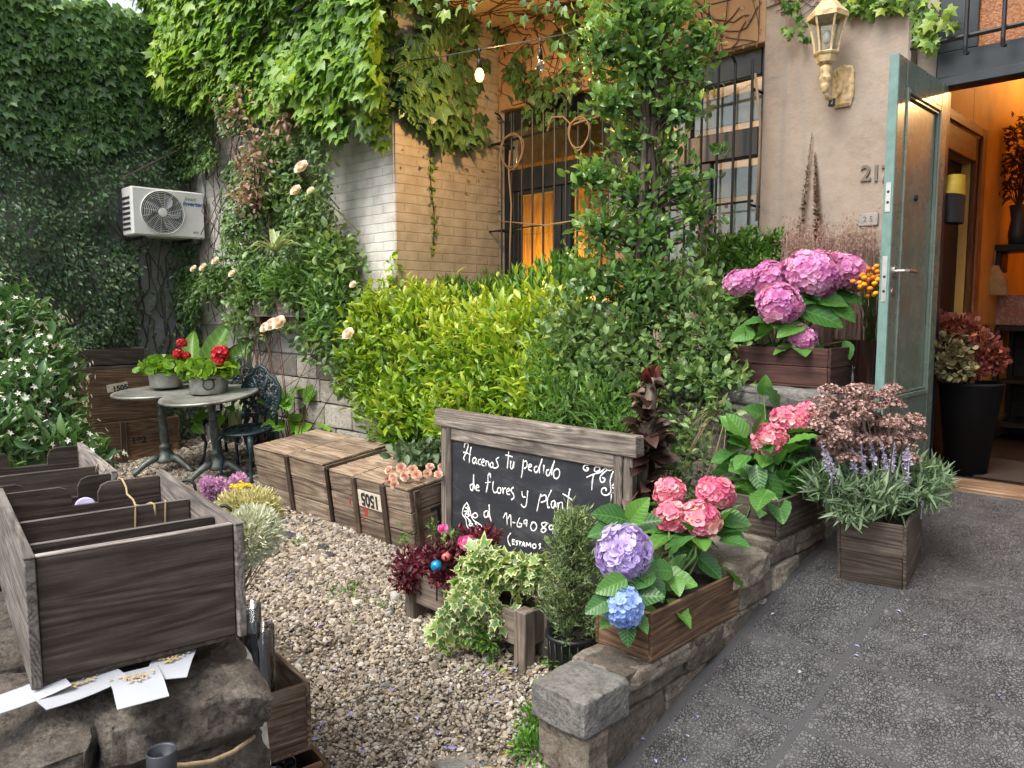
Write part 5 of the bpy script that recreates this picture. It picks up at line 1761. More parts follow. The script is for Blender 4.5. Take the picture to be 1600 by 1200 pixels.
# long planter in front of the chalkboard
pt = thing('long_planter', 'grey painted trough planter on square legs in front of the chalkboard', 'planter', (-2.6, 2.35, .03))
px0, px1, py0, py1, pz0, pz1 = -3.0, -2.17, 2.262, 2.465, .12, .272
for nm, lo, hi in (('front_panel', (px0 + .07, py0 + .012, pz0), (px1 - .07, py0 + .032, pz1)), ('back_panel', (px0 + .07, py1 - .032, pz0), (px1 - .07, py1 - .012, pz1)),
                   ('side_panel', (px0 + .012, py0 + .07, pz0), (px0 + .032, py1 - .07, pz1)), ('side_panel', (px1 - .032, py0 + .07, pz0), (px1 - .012, py1 - .07, pz1))):
    mb = MB(); box2(mb, lo, hi, .003); mb.build(nm, W_PLANT, pt)
for x in (px0, px1 - .068):
    for y in (py0, py1 - .068):
        mb = MB(); box2(mb, (x, y, zg(y) - .01), (x + .068, y + .068, pz1 + .012), .004); mb.build('leg', W_PLANT, pt)
mb = MB(); box2(mb, (px0 + .033, py0 + .033, pz0 + .001), (px1 - .033, py1 - .033, pz1 - .03), .003); mb.build('soil', SOIL, pt)
bp = MB(); pc = np.array([-1.985, 2.35, .028])
lathe(bp, [(.0005, 0), (.085, 0), (.088, .008), (.105, .19), (.112, .195), (.112, .21), (.1, .21), (.085, .02), (.0005, .02)], pc, 32, .5)
for k in range(20):
    a = k * PI / 10
    tube(bp, [pc + [.0885 * math.cos(a), .0885 * math.sin(a), .01], pc + [.1055 * math.cos(a), .1055 * math.sin(a), .19]], .0035, 5)
bpo = bp.build('nursery_pot', BLACKPL, None, True)
tag(bpo, 'ribbed black nursery pot on gravel beside the low wall', 'pot')
for (px, py, dd, r_, m_, lab) in [(682, 884, 3.5, .028, plain('turquoise_glaze', (.01, .24, .48), .15, .3), 'shiny turquoise ball on a stick in the burgundy plant'), (697, 870, 3.5, .022, plain('coral_glaze', (.55, .12, .12), .25), 'small coral pink ball on a stick in the burgundy plant')]:
    c = at_depth(px, py, dd)
    root = thing('garden_ball', lab, 'ornament', c * [1, 1, 0] + [0, 0, .2], 'glazed balls in the planter')
    mb = MB(); ball(mb, c, r_, 20, 14); mb.build('ball', m_, root, True)
    mb = MB(); tube(mb, [c - [0, 0, r_ * .9], c * [1, 1, 0] + [0, 0, .2]], .004, 6); mb.build('stick', IRON, root)
# ------------------------------------------------------------------ climbing plants on the walls
def mask(P2, f, s, lo):
    return noise3(np.stack([P2[:, 0] * f, P2[:, 1] * f, np.full(len(P2), s)], -1), s) > lo


def wall_leaves(mb, P, n, tm, size, depth, rf, down=1.0, up_bias=.35, out=.35):
    m = len(P)
    nn = np.tile(n, (m, 1))
    tang = np.cross(n, UPV)
    Q = P + nn * depth[:, None]
    A = -UPV * down + nn * out + jit(m, .38)
    Nn = nn * 1.0 + UPV * up_bias + jit(m, .3)
    S = size * (1 + .28 * rng.normal(size=m)).clip(.45, 1.8)
    leaves(mb, tm, Q, A, Nn, S, rf)
    return Q


nL = np.array([1.0, 0, 0]); nB = np.array([0, -1.0, 0])

# boston ivy on the boundary wall (upper part)
iv = thing('boston_ivy', 'dense boston ivy covering the top of the left boundary wall', 'ivy', (LX, 1.5, 4.0))
n = 17500
y = rng.uniform(-.6, BY, n); z = rng.uniform(3.0, 4.62, n)
low = 3.2 + .35 * np.sin(y * 2.1) + .25 * noise3(np.stack([y * 2, y * 0, y * 0], -1), 8)
top = 4.38 + .16 * noise3(np.stack([y * 3, y * 0, y * 0], -1), 9)
k = (z > low) & (z < top)
y, z = y[k], z[k]
P = np.stack([np.full(len(y), LX), y, z], -1)
dp = .05 + .22 * noise3(P * [1, 2.2, 2.2], 12) + rng.uniform(-.04, .1, len(y)) + .1 * np.clip((z - 4.2) / .4, 0, 1)
rf = .15 + .5 * np.clip((z - 3.3) / 1.3, 0, 1) ** 2 + rng.normal(0, .18, len(y))
mb = MB(); wall_leaves(mb, P, nL, T_BOSTON, .085, dp, rf)
q = rng.uniform(-.6, BY, 700)
P = np.stack([rng.uniform(LX - .2, LX + .25, 700), q, 4.37 + .16 * noise3(np.stack([q * 3, q * 0, q * 0], -1), 9) + rng.uniform(-.08, .05, 700)], -1)
leaves(mb, T_BOSTON, P, jit(700, .6) + nL * .5 - UPV * .2, UPV + jit(700, .4), rng.uniform(.06, .1, 700), rng.uniform(.6, 1, 700))
mb.build('foliage', L_BOSTON2, iv, True)
tw = MB()
for _ in range(26):
    yy = rng.uniform(.6, 3.5); zz = rng.uniform(.4, 3.6); pts = [(LX + .02, yy, zz)]
    for _k in range(7):
        yy += rng.normal(0, .09); zz += .16; pts.append((LX + .02 + rng.uniform(0, .05), yy, zz))
    tube(tw, pts, .006, 4)
tw.build('stem', BARK, iv, True)

# star jasmine lower down the same wall
jv = thing('climbing_jasmine', 'dark small-leaved jasmine creeper on the lower boundary wall around the air conditioner', 'creeper', (LX, 1.5, 2.0))
n = 38000
y = rng.uniform(-.6, BY - .02, n); z = rng.uniform(.1, 3.75, n)
upper = 3.35 + .35 * np.sin(y * 2.1) + .3 * noise3(np.stack([y * 3, y * 0, y * 0], -1), 18)
k = (z < upper)
bare = ((y - 3.12) / .22) ** 2 + ((z - 1.75) / .62) ** 2 < 1 + .6 * (rng.random(n) - .5)
bare |= ((y - 3.2) / .3) ** 2 + ((z - 1.1) / .5) ** 2 < .7 + .5 * (rng.random(n) - .5)
k &= ~(bare & (rng.random(n) < .9))
k &= ~((y > 2.74) & (y < 3.54) & (z > 2.29) & (z < 2.8) )
y, z = y[k], z[k]
P = np.stack([np.full(len(y), LX), y, z], -1)
dp = .03 + .3 * noise3(P * [1, 2.6, 2.6], 22) * np.clip(1.6 - z * .25, .5, 1.2) + rng.uniform(-.03, .06, len(y))
mb = MB(); wall_leaves(mb, P, nL, T_SMALL, .05, dp, .1 + .8 * noise3(P * 6, 31) * rng.random(len(y)) + .1 * rng.random(len(y)), .5, .5, .6)
mb.build('foliage', L_JASM, jv, True)
mb = MB()
for _ in range(30):
    yy = rng.uniform(2.4, 3.5); zz = rng.uniform(.1, .8); pts = [(LX + .03, yy, zz)]
    for _k in range(10):
        yy += rng.normal(0, .07); zz += .17; pts.append((LX + .02 + rng.uniform(0, .06), yy, zz))
    tube(mb, pts, .007, 4)
tube(mb, [(LX + .35, 2.78, 2.85), (LX + .38, 3.1, 3.05), (LX + .4, 3.5, 3.3)], .008, 5)
mb.build('stem', BARK, jv, True)

# boston ivy hanging over the brick block
ib = thing('boston_ivy', 'bright boston ivy cascading over the white brick block', 'ivy', (-6.5, BY, 3.8))
n = 18000
x = rng.uniform(LX, BX + .5, n); z = rng.uniform(2.2, 5.3, n)
low = 3.28 - .35 * np.clip((x + 6.6) / 1.2, 0, 1) + .34 * noise3(np.stack([x * 2.4, x * 0, x * 0], -1), 28) - .3 * (np.abs(x + 5.25) < .22)
low += .22 * np.clip((-6.6 - x) / 1.0, 0, 1.5)
k = z > low
x, z = x[k], z[k]
P = np.stack([x, np.full(len(x), BY), z], -1)
dp = .05 + .45 * noise3(P * [1.8, 1, 1.8], 32) + rng.uniform(-.05, .12, len(x)) + .15 * np.clip((z - 3.5) / 1.5, 0, 1)
k = x < BX + dp * .95
x, z, P, dp = x[k], z[k], P[k], dp[k]
rf = .3 + .35 * noise3(P * [1.5, 1, 1.5], 41) + .25 * np.clip((dp - .2) * 2, -.5, 1) + rng.normal(0, .15, len(x))
mb = MB(); wall_leaves(mb, P, nB, T_BOSTON, .092, dp, rf, .8, .5, .45)
# round the corner on to the return wall
n = 1700
y = BY + np.abs(rng.normal(0, .3, n)).clip(0, 1.05); z = rng.uniform(2.75, 4.0, n)
k = (z > 2.66 + .45 * noise3(np.stack([y * 5, z * 0, y * 0], -1), 3) + (y - BY) * .35)
k &= noise3(np.stack([y * 4.5, z * 4.5, y * 0], -1), 6) > .38
y, z = y[k], z[k]
P = np.stack([np.full(len(y), BX), y, z], -1)
mb2 = MB(); wall_leaves(mb2, P, nL, T_BOSTON, .1, .03 + .13 * rng.random(len(y)), rng.uniform(.0, .45, len(y))); mb2.build('shade_toned_foliage', L_BOSTON2, ib, True)  # darker leaf colour stands in for the shade under the soffit
n = 800                                                 # the curtain that hangs over the corner itself
z = rng.uniform(2.72, 4.6, n); P = np.stack([BX + rng.normal(-.05, .07, n), BY - rng.uniform(-.02, .25, n), z], -1)
P = P[z > 2.75 + .6 * noise3(np.stack([P[:, 0] * 6, P[:, 1] * 6, z * 0], -1), 71)]
n = len(P); A = -UPV * .8 + np.array([.35, -.45, 0]) + jit(n, .4)
leaves(mb, T_BOSTON, P, A, np.array([.5, -.7, .5]) + jit(n, .35), .092 * rng.uniform(.6, 1.35, n), rng.uniform(.0, .5, n))  # tones held to the dark end in place of the soffit's shade
mb.build('foliage', L_BOSTON, ib, True)
mb = MB()
for _ in range(22):
    xx = rng.uniform(LX + .3, BX - .1); zz = 2.9; pts = []
    for _k in range(9): pts.append((xx, BY - .03 - rng.random() * .05, zz)); xx += rng.normal(0, .08); zz += .2
    tube(mb, pts, .006, 4)
mb.build('stem', BARK, ib, True)
hv = thing('hanging_ivy', 'single thin ivy strand hanging down the painted brick return wall', 'ivy', (BX + .02, 3.9, 3.0))
mb = MB(); zz = np.linspace(2.85, 2.0, 26); yy = 3.93 + .012 * np.sin(zz * 9) + (2.85 - zz) * .03
P = np.stack([np.full(26, BX + .02), yy, zz], -1)
tube(mb, P, .004, 5); mb.build('stem', VINEW, hv)
mb = MB(); P2 = np.repeat(P, 3, 0) + jit(78, .012); leaves(mb, T_IVY, P2, jit(78, .7) + nL * .4 - UPV * .4, nL + jit(78, .4), .035); mb.build('foliage', L_BOSTON, hv)

# bare creeper stems and dark leaves under the soffit
cv = thing('bare_creeper', 'web of bare reddish creeper stems with few dark leaves above the barred window', 'creeper', (-3.8, FY, 3.3))
mb = MB(); LP, LN = [], []


def walk(p, d, n, step, plane, wob=.35):
    """a stem that wanders on a wall plane (axis fixed)"""
    pts = [np.array(p, float)]
    d = np.array(d, float)
    for _ in range(n):
        d = unit(d + rng.normal(0, wob, 3)); d[plane] = 0
        pts.append(pts[-1] + d * step)
    return np.array(pts)


def inside(P, lo, hi): return np.clip(P, lo, hi)


for _ in range(95):        # on the window wall above the opening
    p = (rng.uniform(-4.8, -2.45), FY - .008, rng.uniform(3.25, 3.9))
    P = inside(walk(p, rng.normal(size=3), rng.integers(5, 14), .07, 1), (-4.8, FY - .02, 3.25), (-2.45, FY, 3.89)); tube(mb, P, rng.uniform(.0018, .0045), 4, False); LP.append(P[::3]); LN += [nB] * len(P[::3])
for _ in range(60):        # on the return wall
    p = (BX + .008, rng.uniform(BY + .15, FY - .03), rng.uniform(2.5, 3.9))
    P = inside(walk(p, rng.normal(size=3), rng.integers(5, 13), .07, 0), (BX, BY + .05, 2.4), (BX + .02, FY - .02, 3.89)); tube(mb, P, rng.uniform(.0018, .0045), 4, False); LP.append(P[::3]); LN += [nL] * len(P[::3])
for _ in range(70):        # under the soffit
    p = (rng.uniform(-4.8, -2.6), rng.uniform(BY + .1, FY), 3.894)
    P = inside(walk(p, rng.normal(size=3), rng.integers(5, 13), .08, 2), (-4.8, BY + .02, 3.88), (-2.45, FY - .02, 3.9)); tube(mb, P, rng.uniform(.002, .0055), 4, False)
for _ in range(14):        # on the pier near the lantern
    p = (rng.uniform(-2.4, -1.6), FY - .038, rng.uniform(3.28, 3.6))
    P = inside(walk(p, (1, 0, .05), rng.integers(5, 12), .08, 1, .25), (-2.4, FY - .05, 3.2), (-1.54, FY - .03, 3.9)); tube(mb, P, rng.uniform(.002, .005), 4, False)
mb.build('stem', VINEW, cv, True)
mb = MB()
P = np.concatenate(LP); Nn = np.array(LN)
leaves(mb, T_SMALL, P, jit(len(P), .8) - UPV * .6 + Nn * .4, Nn + jit(len(P), .3), rng.uniform(.02, .05, len(P)))
mb.build('dry_leaf', L_DEAD, cv)
mb = MB()
def cluster(c, n, s, plane_n, size=.1, dep=.12):
    c = np.asarray(c, float)
    P = c + jit(n, 1) * np.asarray(s) + plane_n * rng.uniform(0.02, dep, n)[:, None]
    leaves(mb, T_BOSTON, P, -UPV * .8 + plane_n * .3 + jit(n, .4), plane_n + jit(n, .35) + UPV * .3, size * rng.uniform(.7, 1.3, n), rng.uniform(.0, .5, n))
for px, py, n, sx, sz in [(905, 60, 90, .22, .16), (860, 160, 70, .12, .1), (820, 120, 40, .08, .1), (790, 55, 12, .05, .08), (880, 185, 30, .14, .03), (690, 160, 0, .1, .1)]:
    cluster(on_y(px, py, FY), n, (sx, .01, sz), nB, .085)
for px, py, n, sy, sz in [(668, 150, 36, .12, .12), (690, 200, 36, .14, .07), (650, 45, 14, .08, .06), (720, 215, 18, .08, .05)]:
    cluster(on_x(px, py, BX), n, (.01, sy, sz), nL, .12, .2)
for px, py, n in [(700, 15, 7), (770, 10, 5), (730, 22, 4), (840, 12, 8)]:
    c = on_z(px, py, 3.88) if False else at_depth(px, py, 5.1)
    cluster(c, n, (.12, .1, .05), nB, .07)
mb.build('foliage', L_BOSTON2, cv)  # dark leaf colour carries the shade of the recess
ev = thing('hanging_ivy', 'green ivy hanging beside the transom at the top of the doorway', 'ivy', (-1.5, FY - .05, 3.5))
mb = MB()
def strand(pts, n, size, mat=None):
    pts = np.asarray(pts, float); tube(st_, pts, .003, 4)
    i = rng.uniform(0, len(pts) - 1.001, n); a = i.astype(int); f = (i - a)[:, None]
    P = pts[a] * (1 - f) + pts[a + 1] * f + jit(n, .015)
    leaves(mb, T_IVY, P, jit(n, .6) - UPV * .5, jit(n, .4) - np.array([-.5, 1, 0]), size * rng.uniform(.6, 1.4, n))
st_ = MB()
for pts, n in [([(1310, -20), (1350, -5), (1390, 5), (1430, 0)], 60), ([(1380, -20), (1420, 2), (1450, 20), (1455, 50)], 55), ([(1430, -10), (1442, 30), (1450, 60), (1462, 75)], 50), ([(1455, 5), (1472, 28), (1488, 45)], 14), ([(1400, 8), (1370, 12), (1330, 5), (1310, 12)], 46), ([(1450, 50), (1445, 62), (1440, 72)], 14)]:
    strand([on_y(a, b, FY - .07) for a, b in pts], n, .06)
st_.build('stem', VINEW, ev); mb.build('foliage', L_BOSTON, ev)
ev2 = thing('hanging_ivy', 'pale thin creeper shoots hanging left of the wall lantern', 'ivy', (-2.2, FY - .05, 3.4))
mb = MB(); st_ = MB()
for pts, n in [([(1225, -15), (1232, 10), (1229, 35), (1236, 60)], 22), ([(1232, 5), (1242, 25), (1250, 45), (1258, 62)], 26), ([(1225, 0), (1240, 8), (1248, 4)], 16)]:
    strand([on_y(a, b, FY - .1) for a, b in pts], n, .04)
st_.build('stem', STRAWW, ev2); mb.build('foliage', L_FERN, ev2)

# woody coils on the grille
vc = MB()
for px, py, r_, sq in [(800, 238, .125, 1.1), (905, 210, .1, 1.15)]:
    c = on_y(px, py, YB - .03); a = np.linspace(.4, 2 * PI + 1.2, 26)
    tube(vc, np.stack([c[0] + r_ * np.cos(a), np.full(26, YB - .03) + .02 * np.sin(a * 2), c[2] + r_ * sq * np.sin(a)], -1), .0075, 6)
    tube(vc, np.stack([c[0] + .01 + r_ * .96 * np.cos(a), np.full(26, YB - .045), c[2] + .012 + r_ * sq * .97 * np.sin(a)], -1), .005, 6)
pts = [on_y(a, b, YB - .03) for a, b in [(796, 460), (797, 380), (799, 320), (795, 270), (797, 235)]]; tube(vc, pts, .008, 6)
pts = [on_y(a, b, YB - .03) for a, b in [(1182, 345), (1186, 260), (1188, 190), (1180, 115)]]; tube(vc, pts, .008, 6)
pts = [on_y(a, b, YB - .03) for a, b in [(775, 345), (850, 352), (930, 340), (1000, 335)]]; tube(vc, pts, .006, 6)
pts = [on_y(a, b, YB - .03) for a, b in [(855, 205), (862, 183), (880, 182), (893, 195), (940, 180)]]; tube(vc, pts, .007, 6)
tag(vc.build('woody_vine', STRAWW, None, True), 'pale woody vine coiled in loops on the window bars', 'vine')

# small-leaved creeper spread over the brick block
bc_ = thing('climbing_creeper', 'tangled small-leaved green creeper over the middle of the brick block', 'creeper', (-7.0, BY, 2.2))
n = 21000
x = rng.uniform(LX + .02, -5.0, n); z = rng.uniform(1.1, 3.6, n)
q = noise3(np.stack([x * 2.3, z * 2.3, x * 0], -1), 61)
edge = np.clip((x + 5.62 - .25 * np.sin(z * 3.1)) / .5, 0, 1)
k = (q > .28 + edge * .8) & (z > 1.28 + .5 * noise3(np.stack([x * 3, x * 0, x * 0], -1), 62)) & (rng.random(n) > .35 * edge)
k &= ~(((x + 6.35) / .22) ** 2 + ((z - 3.02) / .16) ** 2 < 1)
k &= ~((x < -7.25) & (z > 2.0) & (z < 2.95))
x, z, q = x[k], z[k], q[k]
P = np.stack([x, np.full(len(x), BY), z], -1)
dp = .03 + .34 * noise3(P * [2.6, 1, 2.6], 64) + rng.uniform(-.03, .07, len(x))
mb = MB(); wall_leaves(mb, P, nB, T_OVATE, .05, dp, .05 + .7 * noise3(P * [4, 1, 4], 66) + rng.normal(0, .16, len(x)), .5, .5, .5); mb.build('foliage', L_BUSH, bc_, True)
mb = MB()
for _ in range(40):
    xx = rng.uniform(-8.4, -5.4); zz = rng.uniform(.9, 2.6); pts = []
    for _k in range(9): pts.append((xx, BY - .02 - rng.random() * .12, zz)); xx += rng.normal(0, .09); zz += .15
    tube(mb, pts, .005, 4)
mb.build('stem', BARK, bc_, True)

# climbing rose and creepers on the sill of the brick block
cr = thing('climbing_rose', 'loose climbing rose with pale pink blooms against the brick block', 'rose', (-6.6, BY - .25, 1.4))
yq = BY - .2
ells = [(on_y(400, 330, yq), (.24, .16, .3)), (on_y(345, 440, yq), (.3, .2, .22)), (on_y(450, 300, yq), (.3, .2, .3)), (on_y(500, 380, yq), (.35, .22, .28)), (on_y(470, 440, yq), (.4, .22, .25)), (on_y(530, 440, yq), (.28, .2, .35)), (on_y(490, 520, yq), (.3, .16, .25)), (on_y(385, 480, yq), (.3, .2, .35)), (on_y(540, 560, yq), (.2, .18, .35)), (on_y(420, 250, yq), (.4, .15, .3)), (on_y(400, 420, yq), (.3, .2, .3))]
o, P = bush(cr, 'foliage', 5600, ells, T_OVATE, .06, L_BUSH, .25, .9, .4)
twigs(cr, 'stem', [(-7.2, BY - .2, .2), (-6.0, BY - .25, .2), (-6.6, BY - .2, .2)], P[::190][:24], VINEW, .005)


def rosette(root, name, c, r_, mat, n=34, tilt=None):
    """a full bloom of overlapping cupped petals"""
    mb = MB()
    i = np.arange(n)
    t = np.sqrt((i + .5) / n)
    a = i * 2.39996
    ax = unit(tilt if tilt is not None else np.array([.2, -.7, .5]))
    u = unit(np.cross(ax, [0, 0, 1.0]) + 1e-3); w = np.cross(u, ax)
    rad = np.cos(a)[:, None] * u + np.sin(a)[:, None] * w
    P = np.asarray(c) + rad * (r_ * .25 * t)[:, None] + ax * (r_ * .2 * (1 - t))[:, None]
    A = rad * (.25 + 1.1 * t)[:, None] + ax * (1.1 - t * .9)[:, None]
    leaves(mb, T_ROUND, P, A, -rad + ax * .4, r_ * (.45 + .45 * t), .2 + .6 * t + rng.normal(0, .12, n))
    return mb.build(name, mat, root, True)


cr_st = []
for px, py, dd, r_ in [(472, 262, 7.4, .075), (463, 298, 7.4, .06), (337, 408, 7.9, .05), (318, 418, 8.0, .05), (303, 420, 8.1, .045), (363, 428, 7.8, .045), (425, 508, 7.0, .075), (437, 505, 6.95, .08), (415, 512, 7.0, .06), (545, 522, 6.6, .06), (486, 298, 7.4, .04), (552, 445, 6.9, .035)]:
    rosette(cr, 'rose_bloom', on_y(px, py, BY - .4), r_ * .85, P_ROSE)
    cr_st.append(on_y(px, py, BY - .4))
mb = MB()
for q in cr_st:
    b = np.array([q[0] + rng.normal(0, .1), BY - .03, q[2] - rng.uniform(.15, .35)]); tube(mb, [b, (b + q) / 2 + [0, -.05, .06], q], [.005, .004, .003], 5)
    P_ = q + jit(7, .04) + [0, .05, -.05]; leaves(mb, T_OVATE, P_, jit(7, .6), UPV + nB, .05)
mb.build('flower_stem', L_BUSH, cr, True)
dl = thing('dead_branch', 'patch of withered brown leaves hanging in the creeper above the air conditioner', 'branch', at_depth(390, 250, 8.2))
bush(dl, 'dry_leaf', 520, [(on_y(370, 165, BY - .4), (.27, .1, .24)), (on_y(395, 240, BY - .42), (.36, .1, .26)), (on_y(385, 300, BY - .42), (.3, .1, .2)), (on_y(440, 190, BY - .4), (.24, .1, .17))], T_OVATE, .05, L_DEAD, -.4, .9, .4)
twigs(dl, 'twig', [on_y(400, 330, BY - .3)], [on_y(360 + rng.uniform(-50, 90), 140 + rng.uniform(0, 170), BY - .42) for _ in range(22)], VINEW, .006)
yc = thing('bromeliad', 'arching cream striped bromeliad on the sill planter', 'plant', at_depth(428, 395, 7.3))
c = on_y(430, 395, BY - .5); m = 15
a = np.arange(m) * 2.4
mb = MB(); leaves(mb, T_BLADE, np.tile(c, (m, 1)), np.stack([np.cos(a), np.sin(a), rng.uniform(.1, .9, m)], -1), UPV + jit(m, .1), rng.uniform(.22, .36, m)); mb.build('foliage', L_YUCCA, yc, True)
wb_ = open_box('sill_planter', 'weathered wooden planter on a bracket along the brick block', 'planter', 1.0, .22, .2, (-6.25, BY - .135, 1.50), 0, W_GREY, .014, 1, soil=.85)
mb = MB()
for x in (-.35, .35): box2(mb, (x - .02, -.1, -.06), (x + .02, .11, -.001), .004)
mb.build('bracket', W_BOX, wb_)
sg = thing('fern', 'light green ferny plants spilling from the sill planter', 'fern', (-6.2, BY - .15, 1.7))
o, P = bush(sg, 'foliage', 2600, [((-6.55, BY - .2, 1.78), (.3, .2, .16)), ((-6.1, BY - .22, 1.82), (.35, .22, .2)), ((-5.7, BY - .2, 1.78), (.3, .2, .2)), ((-5.45, BY - .2, 1.95), (.25, .2, .22)), ((-5.35, BY - .25, 1.6), (.25, .2, .3))], T_NARROW, .085, L_FERN, .3, .8, .35)
can = thing('canna', 'tall dark green canna leaves behind the geranium pots', 'plant', (-7.3, 3.4, .2))
mb = MB()
for px, py, dd, s, a in [(322, 560, 7.6, .55, (.25, .3, 1)), (300, 560, 7.8, .45, (-.3, .1, 1)), (355, 560, 7.5, .4, (.4, .4, .8)), (338, 575, 7.6, .5, (.1, .6, .9))]:
    leaves(mb, T_CANNA, [at_depth(px, py, dd) - [0, 0, .12]], [a], [(.6, -.6, .3)], [s])
mb.build('foliage', L_CANNA, can, True)
twigs(can, 'stem', [(-7.4, 3.3, .15)], [at_depth(322, 590, 7.6), at_depth(300, 590, 7.8), at_depth(340, 590, 7.5)], STEMG, .012)
mons = thing('shade_plant', 'broad leaved green plants at the foot of the ashlar base behind the chair', 'plant', (-6.1, 3.4, .2))
mb = MB()
for px, py in [(455, 640), (470, 655), (440, 655), (480, 630), (462, 670), (500, 645), (520, 640), (448, 625), (300, 655), (345, 640)]:
    c = at_depth(px, py, 6.75)
    leaves(mb, T_BIG, c + jit(3, .05), jit(3, .6) + UPV * .3 - _fw * .5, UPV + jit(3, .3) - _fw * .6, rng.uniform(.14, .24, 3))
mb.build('foliage', L_HYDL, mons, True)
mb = MB()
for px, py in [(355, 640), (365, 630), (372, 650)]:
    leaves(mb, T_BLADE, np.tile(at_depth(px, 690, 7.0), (5, 1)), UPV + jit(5, .25), jit(5, .5) - _fw, rng.uniform(.3, .45, 5))
mb.build('blade', L_YUCCA, mons, True)
gt = thing('ground_cover', 'low fine green tuft growing below the cast iron chair', 'plant', at_depth(400, 700, 6.4))
c = on_gravel(402, 712)
bush(gt, 'foliage', 900, [(c + [0, .1, .1], (.2, .2, .14)), (c + [.2, .15, .06], (.16, .16, .1))], T_NARROW, .05, L_SAGE, .5, .8)

# ------------------------------------------------------------------ shrubs
js = thing('jasmine_shrub', 'big rounded jasmine shrub dotted with white star flowers at the left edge', 'shrub', (-4.9, 1.2, 0))
ells = [(at_depth(-20, 600, 4.9), (.45, .45, .6)), (at_depth(-80, 545, 5.2), (.6, .6, .55)), (at_depth(50, 650, 4.6), (.3, .3, .34)), (at_depth(105, 705, 4.4), (.2, .2, .17)), (at_depth(25, 530, 5.2), (.3, .3, .32)), (at_depth(-30, 720, 4.2), (.4, .35, .35)), (at_depth(150, 720, 4.25), (.11, .12, .1)), (at_depth(75, 590, 4.8), (.17, .2, .26))]
o, P = bush(js, 'foliage', 9000, ells, T_LANCE, .082, L_JASW, .35, .5, .35)
P2, d2 = blob(1250, ells, .12, .35); mb = MB()
m = len(P2)
for k in range(5):
    a = k * 2 * PI / 5
    u = unit(np.cross(d2, UPV)); w = np.cross(u, d2)
    A = u * math.cos(a) + w * math.sin(a) + d2 * .25
    leaves(mb, T_SMALL, P2 + d2 * .035, A, d2, rng.uniform(.015, .025, m), rng.uniform(.3, 1, m))
mb.build('blossom', P_WHITE, js, True)
twigs(js, 'stem', [(-4.7, 1.1, -.1), (-4.3, 1.4, -.1)], P[::260], BARK, .009)

gs = thing('golden_shrub', 'large yellow green leafy shrub behind the lidded crates', 'shrub', (-4.1, 3.7, .2))
ells = [(at_depth(600, 560, 6.0), (.38, .36, .5)), (at_depth(670, 560, 5.8), (.42, .38, .52)), (at_depth(745, 575, 5.4), (.46, .4, .5)), (at_depth(820, 570, 5.1), (.44, .4, .52)), (at_depth(860, 620, 4.75), (.34, .3, .36)), (at_depth(640, 640, 5.7), (.36, .3, .34)), (at_depth(730, 650, 5.2), (.4, .3, .34)), (at_depth(590, 490, 6.0), (.2, .2, .2)), (at_depth(660, 490, 5.8), (.25, .22, .22)), (at_depth(860, 510, 5.0), (.25, .25, .25))]
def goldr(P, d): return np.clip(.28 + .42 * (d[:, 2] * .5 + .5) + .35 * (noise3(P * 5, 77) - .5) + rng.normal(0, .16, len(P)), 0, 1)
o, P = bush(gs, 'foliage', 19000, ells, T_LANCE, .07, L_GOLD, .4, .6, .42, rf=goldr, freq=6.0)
sp = [at_depth(x, y, 5.9) for x, y in [(612, 418), (560, 470), (545, 500), (790, 430), (608, 400)]]
twigs(gs, 'stem', [(-4.6, 3.7, .1), (-3.9, 3.75, .1), (-3.5, 3.7, .1)], np.concatenate([P[::380], np.array(sp)]), STEMG, .008)
mb = MB()
for s_ in sp[:1] + sp[1:]:
    n = 26
    Q = s_ + np.stack([rng.normal(0, .03, n), rng.normal(0, .03, n), -rng.uniform(0, .35, n)], -1)
    leaves(mb, T_OVATE, Q, jit(n, .7) + UPV * .4, UPV + jit(n, .4), rng.uniform(.05, .085, n), rng.uniform(.3, .9, n))
mb.build('shoot', L_GOLD, gs, True)
fs = thing('fine_shrub', 'feathery mid green shrub under the barred window', 'shrub', (-4.2, 4.2, .8))
ells = [(at_depth(700, 475, 6.3), (.35, .25, .24)), (at_depth(765, 475, 6.1), (.35, .25, .22)), (at_depth(840, 470, 5.7), (.35, .25, .26)), (at_depth(880, 440, 5.6), (.25, .22, .22)), (at_depth(720, 530, 6.2), (.5, .25, .4)), (at_depth(840, 540, 5.7), (.5, .25, .45))]
o, P = bush(fs, 'foliage', 9000, ells, T_NARROW, .075, L_FINE, 1.0, .5, .35)
twigs(fs, 'stem', [(-4.5, 4.2, .5), (-3.7, 4.2, .5)], P[::420], STEMG, .006)

